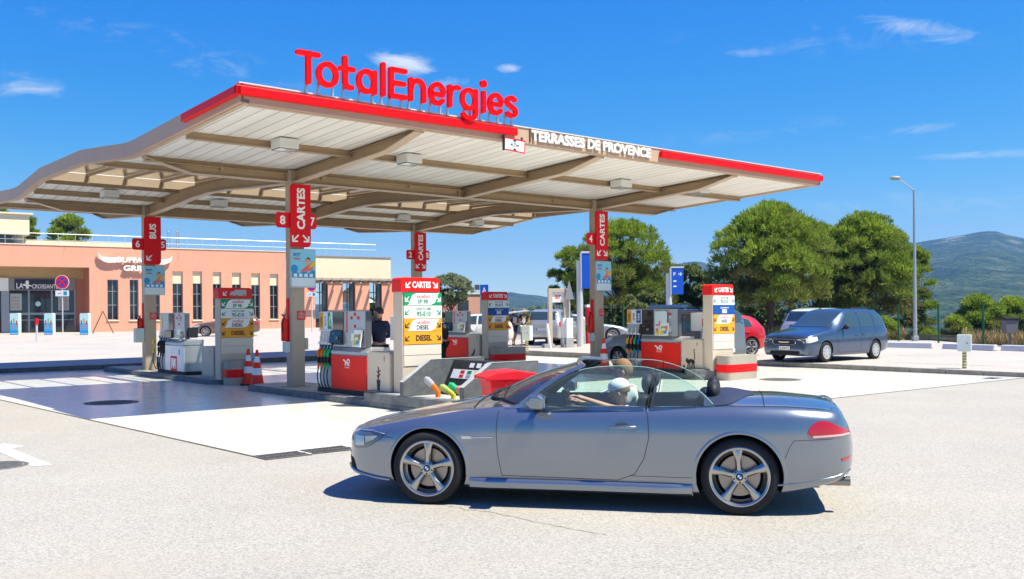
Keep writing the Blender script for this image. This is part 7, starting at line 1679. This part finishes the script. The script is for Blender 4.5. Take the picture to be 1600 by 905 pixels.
def tufts(parent, name, m_, centers, radii, tones, per, ln, wd, seed, up=.5, flat=.0):
    """needle tufts / leaf sprays: thin quads fanning out of each centre"""
    rg = np.random.default_rng(seed); n = len(centers); c = np.repeat(np.array(centers), per, 0); N_ = len(c)
    ax = np.repeat(np.array(radii), per, 0)                      # preferred direction per tuft
    d = rg.normal(size=(N_, 3)); d /= np.linalg.norm(d, axis=1)[:, None]; d = d * .7 + ax * .8; d[:, 2] += up * 1.1; d /= np.linalg.norm(d, axis=1)[:, None]
    s = np.cross(d, rg.normal(size=(N_, 3))); s /= np.linalg.norm(s, axis=1)[:, None]
    l = ln * rg.uniform(.6, 1.25, (N_, 1)); w = wd * rg.uniform(.6, 1.3, (N_, 1)); base = c + rg.normal(size=(N_, 3)) * ln * .18
    v = np.stack([base - s * w * .5, base + s * w * .5, base + d * l * .75 + s * w * .5, base + d * l, base + d * l * .75 - s * w * .5], 1).reshape(-1, 3)
    me = bpy.data.meshes.new(name); me.vertices.add(len(v)); me.vertices.foreach_set('co', v.astype(np.float32).ravel()); me.loops.add(N_ * 5); me.loops.foreach_set('vertex_index', np.arange(N_ * 5, dtype=np.int32)); me.polygons.add(N_); me.polygons.foreach_set('loop_start', np.arange(0, N_ * 5, 5, dtype=np.int32))
    me.update(calc_edges=True); a = me.attributes.new('tone', 'FLOAT', 'FACE'); tn = np.clip(np.repeat(np.array(tones), per) + rg.normal(size=N_) * .10, 0, 1); a.data.foreach_set('value', tn.astype(np.float32))
    me.materials.append(m_); o = bpy.data.objects.new(name, me); C.objects.link(o); o.parent = parent; return o
def crown(rg, lobes, n, shell=.55):
    """points gathered on the skins of many small lobes; returns centres, outward directions, tones"""
    cs, ds, ts = [], [], []; vol = np.array([l[3] ** 2 for l in lobes]); vol = vol / vol.sum()
    for (x, y, z, r, sq, tone), p in zip(lobes, vol):
        k = max(3, int(n * p)); d = rg.normal(size=(k, 3)); d /= np.linalg.norm(d, axis=1)[:, None]; d[:, 2] = np.where(d[:, 2] < -.35, -d[:, 2] * .6, d[:, 2])
        rad = r * (shell + (1 - shell) * rg.random(k) ** .4)[:, None]; cs.append(np.array([x, y, z]) + d * rad * np.array([1, 1, sq])); ds.append(d); ts.append(np.full(k, tone) + rg.normal(size=k) * .06)
    return np.concatenate(cs), np.concatenate(ds), np.concatenate(ts)
def tree(name, label, cat, Y, px, pyb, pytop, halfpx, m_, seed, n=5200, per=5, ln=.26, wd=.035, shape='pine', trunk=(0, 0), nl=60, low=.30, group=None, zbase=None, lr=(.16, .30), up=.5):
    rg = np.random.default_rng(seed); s = FPX / Y; base = at(px, pyb, Y); top = at(px, pytop, Y).z; Rr = halfpx / s; zb = base.z if zbase is None else zbase
    T = thing(name, label, cat, (base.x, base.y, zb), 0, group); H = top - zb; lobes = []
    nshell = int(nl * .72)
    for i in range(nl):
        r = Rr * rg.uniform(*lr); a = i * 2.39996 + rg.uniform(-.25, .25)
        lo = low * H + r * .5; hi = H - r * .72
        if i < nshell:
            u_ = (i + .5) / nshell                                   # 0 top .. 1 bottom
            if shape == 'pine': ang = u_ * 1.95; env = math.sin(min(ang, 1.62)) * (1 - .22 * max(0, ang - 1.45)); zz = lo + (hi - lo) * (1 - (1 - math.cos(min(ang, 2.2))) / (1 - math.cos(1.95)))
            elif shape == 'bush': env = math.sin(u_ * 1.55) ; zz = hi * math.cos(u_ * 1.5)
            else: env = math.sin(.15 + u_ * 2.6); zz = lo + (hi - lo) * (.5 + .5 * math.cos(u_ * 2.75))
            f = rg.uniform(.86, 1.04)
        else: env = rg.uniform(.1, .75); zz = rg.uniform(lo, lo + (hi - lo) * .8); f = 1
        rad = max(0, Rr - r * .75) * env * f
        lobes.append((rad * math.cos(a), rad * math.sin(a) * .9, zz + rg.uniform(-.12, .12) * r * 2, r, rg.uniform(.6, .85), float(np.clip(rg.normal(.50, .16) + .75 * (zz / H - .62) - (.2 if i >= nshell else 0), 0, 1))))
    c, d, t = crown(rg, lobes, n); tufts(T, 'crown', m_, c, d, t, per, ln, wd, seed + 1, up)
    # trunk and limbs
    m = MB(); tr = max(.08, Rr * .055); lean = rg.uniform(-.05, .05) * H
    spine = [(trunk[0], trunk[1], -.4), (trunk[0] + lean * .2, 0, H * .18), (trunk[0] + lean * .6, 0, H * .45), (lean, 0, H * .75)]; m.tube(spine, [tr * 1.25, tr, tr * .7, tr * .25], 10)
    for i in range(min(26, nl // 2)):
        l = lobes[i]; st = Vector(spine[1]).lerp(Vector(spine[2]), rg.random()); e = Vector(l[:3]); mid_ = st.lerp(e, .5) + Vector((0, 0, -.06 * H + rg.uniform(-.03, .03) * H)); m.tube([st, mid_, e], [tr * .38, tr * .24, tr * .08], 6, cap=False)
    m.build('trunk', bark, T, smooth=60); return T
G1 = 'pine trees beyond the car park'
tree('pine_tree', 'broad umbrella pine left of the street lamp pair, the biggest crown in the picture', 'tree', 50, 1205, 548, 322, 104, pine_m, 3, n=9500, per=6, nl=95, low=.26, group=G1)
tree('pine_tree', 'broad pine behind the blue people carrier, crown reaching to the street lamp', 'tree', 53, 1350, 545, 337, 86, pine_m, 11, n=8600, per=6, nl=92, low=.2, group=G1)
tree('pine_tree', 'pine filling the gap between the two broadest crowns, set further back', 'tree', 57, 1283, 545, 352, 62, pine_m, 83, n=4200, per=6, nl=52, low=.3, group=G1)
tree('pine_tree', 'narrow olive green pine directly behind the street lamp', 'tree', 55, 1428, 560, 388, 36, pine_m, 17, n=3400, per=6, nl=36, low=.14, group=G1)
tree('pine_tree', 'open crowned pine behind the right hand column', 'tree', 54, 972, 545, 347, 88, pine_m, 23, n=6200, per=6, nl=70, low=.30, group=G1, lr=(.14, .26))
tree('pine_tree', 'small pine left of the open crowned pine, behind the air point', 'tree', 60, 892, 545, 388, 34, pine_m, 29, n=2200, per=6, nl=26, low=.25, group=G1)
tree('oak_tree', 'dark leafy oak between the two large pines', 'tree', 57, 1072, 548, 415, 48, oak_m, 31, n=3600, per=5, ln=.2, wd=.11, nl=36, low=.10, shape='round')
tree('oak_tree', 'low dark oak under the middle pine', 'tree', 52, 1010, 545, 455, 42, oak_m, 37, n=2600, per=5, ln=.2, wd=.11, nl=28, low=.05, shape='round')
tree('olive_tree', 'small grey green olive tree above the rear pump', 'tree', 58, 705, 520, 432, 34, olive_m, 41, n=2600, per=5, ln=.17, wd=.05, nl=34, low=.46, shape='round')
g2 = 'trees behind the restaurant'
tree('pine_tree', 'dark tree behind the restaurant roof, left of the bus sign', 'tree', 105, 108, 420, 340, 42, pine_m, 43, n=2600, per=5, ln=.5, wd=.10, nl=34, low=.2, group=g2, zbase=1.)
tree('pine_tree', 'small dark tree rising behind the cream upper storey', 'tree', 104, 48, 420, 343, 12, pine_m, 47, n=900, per=5, ln=.5, wd=.10, nl=14, low=.2, group=g2, zbase=1.)
tree('pine_tree', 'tree top above the cream upper storey at the left edge', 'tree', 112, 2, 420, 318, 20, pine_m, 53, n=1200, per=5, ln=.5, wd=.10, nl=18, low=.2, group=g2, zbase=1.)
tree('oak_tree', 'green tree seen through the veranda openings', 'tree', 110, 585, 515, 470, 26, oak_m, 59, n=900, per=5, ln=.5, wd=.2, nl=16, low=.1, shape='round')
# bushes right of the lamp, beyond the fence
g3 = 'pine bushes beyond the fence'
for i, (px, top, hw, Y, lab) in enumerate(((1494, 498, 26, 51, 'small pine bush nearest the street lamp, right of it'), (1530, 462, 46, 53, 'tallest bright pine bush behind the white meter box'), (1585, 468, 42, 54, 'pine bush behind the litter bin'), (1625, 480, 34, 53, 'pine bush cut by the right edge'), (1378, 500, 34, 49, 'low scrub between the people carrier and the street lamp'), (1452, 520, 16, 51, 'low pine shoot at the foot of the street lamp'))):
    tree('pine_bush', lab, 'bush', Y, px, 556, top, hw, pine_m, 61 + i, n=int(2400 * hw / 36), per=6, ln=.24, wd=.035, nl=22, low=.0, shape='bush', group=g3, lr=(.25, .42))
# rocky scrub bank behind the vans
def bank_mat():
    m = ground_mat('scrub_ground', (.20, .165, .095), (.12, .10, .06), 30, stain=.3, dark=.5); return m
m = MB(); rg = np.random.default_rng(5); rows = []
for i in range(60):
    x = 3 + i * .6; r = []
    for j in range(9):
        y = 51 - (x - 3) * .17 * 1.0 + j * .5; 
        if x > 20: y = FG.y + fd.y / fd.x * (x - FG.x) + .1 + j * .5
        r.append((x, y, lot_z(y) - .08 + .5 * math.sin(math.pi * j / 8) * (.5 + noise.noise(Vector((x * .5, y * .5, 0)))) ))
    rows.append(r)
m.grid(rows, flip=True); tag(struct(m.build('verge', bank_mat(), smooth=60)), None, None)
grs = leaf_mat('dry_grass', (.22, .15, .07), (.42, .31, .15), (.60, .48, .27), .2)
cs = []; 
for i in range(9500):
    x = rg.uniform(4, 34); y0 = 51.5 - (x - 3) * .17; 
    if x > 20: y0 = FG.y + fd.y / fd.x * (x - FG.x) + .4
    y = y0 + rg.uniform(-.1, 2.2); cs.append((x, y, lot_z(y) + .05 * rg.random()))
T = tufts(None, 'dry_grass', grs, cs, np.tile([0, 0, 1.2], (len(cs), 1)), rg.uniform(.1, .9, len(cs)), 5, .50, .02, 77, 1.0); tag(T, 'dry golden grass along the boundary fence', 'grass', kind='stuff')
cs = [(rg.uniform(1, 16), rg.uniform(51.5, 60), 0) for i in range(2600)]; cs = [(a, b_, lot_z(b_) + rg.uniform(-.2, 1.5) ) for a, b_, c_ in cs]
T = tufts(None, 'undergrowth', oak_m, cs, np.tile([0, 0, .5], (len(cs), 1)), rg.uniform(0, .8, len(cs)), 5, .35, .1, 78, .3); tag(T, 'dark undergrowth beneath the pines', 'undergrowth', kind='stuff')
# ============================================================ PEOPLE
skin_m = mat('skin', (.50, .27, .185), .55, spec=.3); skin_t = mat('skin_tanned', (.42, .21, .13), .55, spec=.3)
def skin_geo(verts, edges, radii, sub=1):
    me = bpy.data.meshes.new('skin_tmp'); me.from_pydata(verts, edges, []); o = bpy.data.objects.new('skin_tmp', me); C.objects.link(o)
    md = o.modifiers.new('Skin', 'SKIN'); md.use_smooth_shade = True
    for i, r in enumerate(radii):
        v = me.skin_vertices[0].data[i]; v.radius = r if isinstance(r, tuple) else (r, r); v.use_root = (i == 0)
    sb = o.modifiers.new('Sub', 'SUBSURF'); sb.levels = sub; sb.render_levels = sub
    dg = bpy.context.evaluated_depsgraph_get(); m2 = bpy.data.meshes.new_from_object(o.evaluated_get(dg))
    vs = [tuple(v.co) for v in m2.vertices]; fs = [tuple(p.vertices) for p in m2.polygons]
    bpy.data.objects.remove(o); bpy.data.meshes.remove(me); bpy.data.meshes.remove(m2); return vs, fs
STAND = dict(pelvis=(0, 0, .95), waist=(0, .0, 1.10), chest=(0, .0, 1.30), neck=(0, .0, 1.47), head=(0, -.02, 1.63),
    shL=(-.17, .0, 1.41), elL=(-.23, .03, 1.13), wrL=(-.22, -.05, .89), haL=(-.22, -.08, .82), shR=(.17, .0, 1.41), elR=(.23, .03, 1.13), wrR=(.22, -.05, .89), haR=(.22, -.08, .82),
    hiL=(-.09, 0, .90), knL=(-.10, -.03, .50), anL=(-.10, .03, .09), toL=(-.11, -.12, .035), hiR=(.09, 0, .90), knR=(.10, -.03, .50), anR=(.10, .03, .09), toR=(.11, -.12, .035))
ORD = ['pelvis', 'waist', 'chest', 'neck', 'shL', 'elL', 'wrL', 'haL', 'shR', 'elR', 'wrR', 'haR', 'hiL', 'knL', 'anL', 'toL', 'hiR', 'knR', 'anR', 'toR']
EDG = [('pelvis', 'waist'), ('waist', 'chest'), ('chest', 'neck'), ('chest', 'shL'), ('shL', 'elL'), ('elL', 'wrL'), ('wrL', 'haL'), ('chest', 'shR'), ('shR', 'elR'), ('elR', 'wrR'), ('wrR', 'haR'), ('pelvis', 'hiL'), ('hiL', 'knL'), ('knL', 'anL'), ('anL', 'toL'), ('pelvis', 'hiR'), ('hiR', 'knR'), ('knR', 'anR'), ('anR', 'toR')]
RAD = dict(pelvis=(.135, .10), waist=(.12, .09), chest=(.14, .10), neck=.052, shL=.058, elL=.040, wrL=.027, haL=(.034, .018), shR=.058, elR=.040, wrR=.027, haR=(.034, .018), hiL=.088, knL=.056, anL=.038, toL=.034, hiR=.088, knR=.056, anR=.038, toR=.034)
def person(label, loc, rz, pose=None, h=1.0, skin=None, hair=(.08, .045, .03), hairlen=0., top=None, sleeve=.55, legs=None, leglen='long', shoes=(.05, .05, .05), cap=None, bulk=1., head_turn=0., parent_to=None, extra=None):
    J = dict(STAND); J.update(pose or {}); skin = skin or skin_m; T = thing('person', label, 'person', loc, rz); T.scale = (h, h, h)
    if parent_to: T.parent = parent_to
    V3 = {k: Vector(v) for k, v in J.items()}
    vs, fs = skin_geo([tuple(V3[k]) for k in ORD], [(ORD.index(a), ORD.index(b)) for a, b in EDG], [tuple(q * bulk for q in (RAD[k] if isinstance(RAD[k], tuple) else (RAD[k],) * 2)) for k in ORD])
    m = MB(); m.add(vs, fs)
    # head with face, set on the neck
    hd = V3['head']; hm = MB(); n_, k_ = 20, 14
    hm.sphere((0, 0, 0), (.075, .095, .118), n_, k_)
    hv = []
    for (x, y, z) in hm.v:
        if z < 0: x *= 1 - .28 * (-z / .118) ** 1.5; y = y * (1 - .10 * (-z / .118)) - (.012 if y < 0 else 0) * (-z / .118)
        if y > 0 and z < -.02: y *= .82
        hv.append((x, y, z))
    hm.v = hv
    hm.sphere((0, -.098, -.012), (.013, .020, .022), 8, 6); hm.sphere((-.078, .005, -.01), (.010, .018, .028), 8, 6); hm.sphere((.078, .005, -.01), (.010, .018, .028), 8, 6)
    hm.tube([(-.022, -.088, -.058), (0, -.097, -.056), (.022, -.088, -.058)], .006, 6)
    Rh = Matrix.Rotation(head_turn, 3, 'Z'); tilt = (V3['head'] - V3['neck']).normalized(); tl = Vector((0, 0, 1)).rotation_difference(tilt).to_matrix(); tl = Matrix.Identity(3).lerp(tl, .6)
    tf = lambda p: tuple(hd + tl @ (Rh @ Vector(p)))
    m.add([tf(p) for p in hm.v], hm.f)
    # fingers
    for s_, hk, wk in ((-1, 'haL', 'wrL'), (1, 'haR', 'wrR')):
        d = (V3[hk] - V3[wk]).normalized(); ref = Vector((0, 0, 1)) if abs(d.z) < .8 else Vector((0, -1, 0)); sd2 = d.cross(ref).normalized(); nn = sd2.cross(d).normalized()
        for i, (off, ln_) in enumerate(((-.026, .062), (-.009, .072), (.009, .068), (.026, .054))):
            b0 = V3[hk] + sd2 * off; m.tube([b0 - d * .01, b0 + d * ln_ * .5 - nn * .004, b0 + d * ln_ * .85 - nn * .02, b0 + d * ln_ - nn * .036], [.009, .0085, .008, .006], 6)
        b0 = V3[wk].lerp(V3[hk], .4); sg_ = -s_; m.tube([b0 + sd2 * .018 * sg_, b0 + sd2 * .048 * sg_ + d * .03, b0 + sd2 * .052 * sg_ + d * .06 - nn * .012], [.012, .010, .008], 6)
    body = m.build('body', skin, T, smooth=80)
    m = MB(); 
    for sx in (-1, 1): m.sphere((sx * .030, -.086, .012), (.011, .008, .007), 8, 6)
    m.v = [tf(p) for p in m.v]; m.build('eyes', mat('eye_dark', (.03, .02, .02), .3), body)
    # hair
    hc = MB(); hc.sphere((0, .010, .022), (.084, .102, .112), 18, 12)
    hc.v = [(x, y if not (z < .035 and y < -.02) else max(y, -.02), max(z, -.02 - hairlen if y > .0 else .035)) for x, y, z in hc.v]
    if hairlen > .05: hc.sphere((0, .062, -.05), (.065, .05, .10 + hairlen * .4), 12, 8)
    hc.v = [tf(p) for p in hc.v]; hc.build('hair', mat('hair_%02d%02d' % (int(hair[0] * 99), int(hair[1] * 99)), hair, .7), T, smooth=60) if not cap or True else None
    if cap:
        cm = MB(); cm.sphere((0, .008, .050), (.092, .108, .085), 18, 12); cm.v = [(x, y, max(z, .032)) for x, y, z in cm.v]
        cm.prism([(-.075, -.06), (-.07, -.14), (-.04, -.175), (.04, -.175), (.07, -.14), (.075, -.06)], .034, .046, 'z'); cm.v = [tf(p) for p in cm.v]; cm.build('cap', mat('cap_white', cap, .7), T, smooth=40)
    def cloth(name, keys, edges, rads, mt, sub=1):
        vs, fs = skin_geo([tuple(p) for p in keys], edges, rads, sub); c_ = MB(); c_.add(vs, fs); return c_.build(name, mt, T, smooth=80)
    b = bulk
    if top:
        eL = V3['shL'].lerp(V3['elL'], min(1, sleeve)); eR = V3['shR'].lerp(V3['elR'], min(1, sleeve)); pts = [V3['waist'].lerp(V3['pelvis'], 1.0), V3['waist'], V3['chest'], V3['neck'].lerp(V3['chest'], .35), V3['shL'], eL, V3['shR'], eR]; ed = [(0, 1), (1, 2), (2, 3), (2, 4), (4, 5), (2, 6), (6, 7)]; rd = [(.155 * b, .12 * b), (.142 * b, .11 * b), (.16 * b, .118 * b), .078, .074, .060, .074, .060]
        if sleeve > 1:
            for s_, e_, w_ in ((5, 'elL', 'wrL'), (7, 'elR', 'wrR')): pts.append(V3[e_].lerp(V3[w_], .9)); ed.append((s_, len(pts) - 1)); rd.append(.040)
        cloth('shirt', pts, ed, [r if isinstance(r, tuple) else (r, r) for r in rd], top)
    if legs:
        pts = [V3['pelvis'] + Vector((0, 0, .03)), V3['hiL'], V3['knL'] if leglen != 'short' else V3['hiL'].lerp(V3['knL'], .75), V3['hiR'], V3['knR'] if leglen != 'short' else V3['hiR'].lerp(V3['knR'], .75)]; ed = [(0, 1), (1, 2), (0, 3), (3, 4)]; rd = [(.15 * b, .115 * b), .105 * b, .078 if leglen != 'short' else .09, .105 * b, .078 if leglen != 'short' else .09]
        if leglen == 'long': pts += [V3['anL'], V3['anR']]; ed += [(2, 5), (4, 6)]; rd += [.060, .060]
        cloth('trousers' if leglen == 'long' else 'shorts', pts, ed, [r if isinstance(r, tuple) else (r, r) for r in rd], legs)
    if shoes:
        for a_, t_ in (('anL', 'toL'), ('anR', 'toR')):
            A_, B_ = V3[a_], V3[t_]; m = MB(); d = (B_ - A_); d.z = 0; d.normalize(); m.tube([A_ - d * .04 + Vector((0, 0, -.045)), A_ + d * .05 + Vector((0, 0, -.042)), B_ + Vector((0, 0, .008)), B_ + d * .05 + Vector((0, 0, .004))], [.045, .046, .040, .022], 10); m.build('shoe', mat('shoe_%02d' % int(shoes[0] * 99), shoes, .6), T, smooth=60)
    return T
navyj = mat('jacket_navy', (.018, .02, .045), .8); blackc = mat('cloth_black', (.015, .015, .017), .85); greyc = mat('cloth_grey', (.16, .16, .17), .85); whitec = mat('cloth_white', (.78, .78, .80), .8); pinkc = mat('cloth_pink', (.60, .42, .46), .85); indigo = mat('cloth_indigo', (.03, .02, .09), .85); pale = mat('cloth_pale', (.55, .56, .56), .85)
q = P(.62, on_line(592, .62), .13)
person('person in a navy jacket seen from behind at the nearest pump, head turned right', q, R(200), dict(elL=(-.25, -.06, 1.16), wrL=(-.16, -.28, 1.12), haL=(-.13, -.35, 1.12), elR=(.25, -.05, 1.16), wrR=(.14, -.28, 1.10), haR=(.12, -.35, 1.10)), 1.0, hair=(.05, .03, .025), top=navyj, sleeve=1.2, legs=blackc, head_turn=R(55), bulk=1.08)
q = at(691, 500, 26); person('person in black leaning towards the dark red rear pump, mostly hidden by the tallest totem', (q.x, q.y, .005), R(250), dict(elR=(.26, -.02, 1.12), wrR=(.24, -.16, .96), haR=(.24, -.22, .90)), 1.0, top=blackc, sleeve=1.2, legs=blackc, hair=(.04, .03, .02))
q = at(741, 500, 34.2); person('person with brown hair bending over at the dark red rear pump', (q.x, q.y, .005), R(-75), dict(chest=(0, -.22, 1.18), neck=(0, -.36, 1.28), head=(0, -.50, 1.36), waist=(0, -.06, 1.08), shL=(-.17, -.30, 1.25), elL=(-.22, -.50, 1.15), wrL=(-.18, -.72, 1.20), haL=(-.17, -.79, 1.20), shR=(.17, -.30, 1.25), elR=(.22, -.50, 1.15), wrR=(.18, -.70, 1.20), haR=(.17, -.77, 1.20)), 1.02, hair=(.22, .08, .03), hairlen=.06, top=pale, sleeve=.5, legs=greyc)
walkA = dict(knL=(-.09, -.16, .52), anL=(-.09, -.12, .11), toL=(-.09, -.27, .06), knR=(.09, .04, .50), anR=(.09, .24, .14), toR=(.09, .14, .05), elL=(-.24, .06, 1.14), wrL=(-.20, -.10, .98), haL=(-.17, -.17, .96), elR=(.24, .02, 1.13), wrR=(.12, -.16, 1.06), haR=(.06, -.20, 1.06))
q = GL(803, 540.5); person('woman with dark hair in a grey and pink top, left of the walking pair', q, R(20), walkA, .95, skin=skin_t, hair=(.10, .05, .03), hairlen=.12, top=greyc, sleeve=.6, legs=indigo, leglen='short', bulk=1.1, head_turn=R(10))
m = MB(); m.prism(rrect(-.09, .10, 1.08, 1.36, .04), -.150, -.138, 'y'); 
pk = m.build('pink_print', pinkc); pk.parent = [o for o in C.objects if o.name.startswith('person') and o.parent is None][-1]
q = GL(819, 540.5); person('woman in a black top and pale skirt walking beside the woman in grey and pink', q, R(-5), dict(elL=(-.24, -.02, 1.15), wrL=(-.14, -.20, 1.12), haL=(-.08, -.24, 1.12), elR=(.25, .0, 1.14), wrR=(.20, -.2, 1.10), haR=(.17, -.26, 1.10), knL=(-.10, -.08, .50), anL=(-.11, .03, .09)), .96, skin=skin_t, hair=(.30, .17, .08), hairlen=.10, top=blackc, sleeve=.5, legs=pale, leglen='short')
m = MB(); m.prism([(-.05, 1.30), (.06, 1.30), (.09, 1.20), (.05, 1.05), (-.04, 1.05), (-.09, 1.2)], -.140, -.130, 'y'); pk = m.build('white_print', whitec); pk.parent = [o for o in C.objects if o.name.startswith('person') and o.parent is None][-1]
m = MB(); m.prism([(-.10, 1.36), (.10, 1.36), (.08, 1.30), (-.08, 1.30)], -.137, -.129, 'y'); pk = m.build('yellow_print', MATS['print_yellow']); pk.parent = [o for o in C.objects if o.name.startswith('person') and o.parent is None][-1]
q = GL(867, 533.5); Tm_ = person('man in a black T shirt and shorts with a white stripe at the air point', q, R(75), dict(elL=(-.23, -.10, 1.17), wrL=(-.14, -.34, 1.20), haL=(-.12, -.42, 1.20), elR=(.23, -.08, 1.17), wrR=(.16, -.32, 1.18), haR=(.14, -.40, 1.18), knL=(-.10, -.10, .50), anL=(-.10, -.02, .09), toL=(-.11, -.17, .035), knR=(.10, .02, .50), anR=(.10, .16, .10), toR=(.11, .02, .035)), 1.0, hair=(.12, .07, .05), top=blackc, sleeve=.5, legs=blackc, leglen='short', shoes=(.3, .3, .3), bulk=1.05)
m = MB(); m.tube([(.185, -.02, .92), (.185, .0, .62)], .022, 6); pk = m.build('shorts_stripe', whitec, Tm_)
# driver and passenger, sitting in the convertible (car space -> world)
Mc = Matrix.Translation(org) @ Matrix.Rotation(crz, 4, 'Z')
def sit(lean, armL, armR, dz=0.):
    # local: facing -y, seat plane below the pelvis
    return dict(pelvis=(0, .02, .10 + dz), waist=(0, .05, .22 + dz), chest=(0, .05 - lean, .38 + dz), neck=(0, .03 - lean * 1.6, .53 + dz), head=(0, -.02 - lean * 2.0, .67 + dz),
        shL=(-.17, .05 - lean * 1.3, .47 + dz), shR=(.17, .05 - lean * 1.3, .47 + dz), elL=armL[0], wrL=armL[1], haL=armL[2], elR=armR[0], wrR=armR[1], haR=armR[2],
        hiL=(-.09, -.02, .09), knL=(-.11, -.42, .13), anL=(-.11, -.62, -.16), toL=(-.11, -.74, -.20), hiR=(.09, -.02, .09), knR=(.11, -.42, .13), anR=(.11, -.62, -.16), toR=(.11, -.74, -.20))
rzp = crz - R(90)
p_ = Mc @ Vector((1.83, -.40, .42))
person('driver in a white cap and white T shirt holding the steering wheel of the convertible', p_, rzp, sit(.045, ((-.28, -.20, .42), (-.22, -.48, .52), (-.19, -.55, .55)), ((.26, -.20, .44), (.17, -.46, .52), (.14, -.53, .55)), -.06), .97, skin=skin_m, hair=(.25, .15, .08), top=whitec, sleeve=.55, legs=greyc, cap=(.80, .80, .82), head_turn=R(-6))
p_ = Mc @ Vector((1.74, .37, .49))
person('blond passenger beside the driver in the convertible, wearing a pale top', p_, rzp, sit(.02, ((-.25, -.10, .22), (-.14, -.28, .20), (-.10, -.34, .20)), ((.25, -.10, .22), (.14, -.28, .20), (.10, -.34, .20)), .02), .97, skin=skin_m, hair=(.26, .15, .07), hairlen=.04, top=pale, sleeve=.55, legs=greyc)
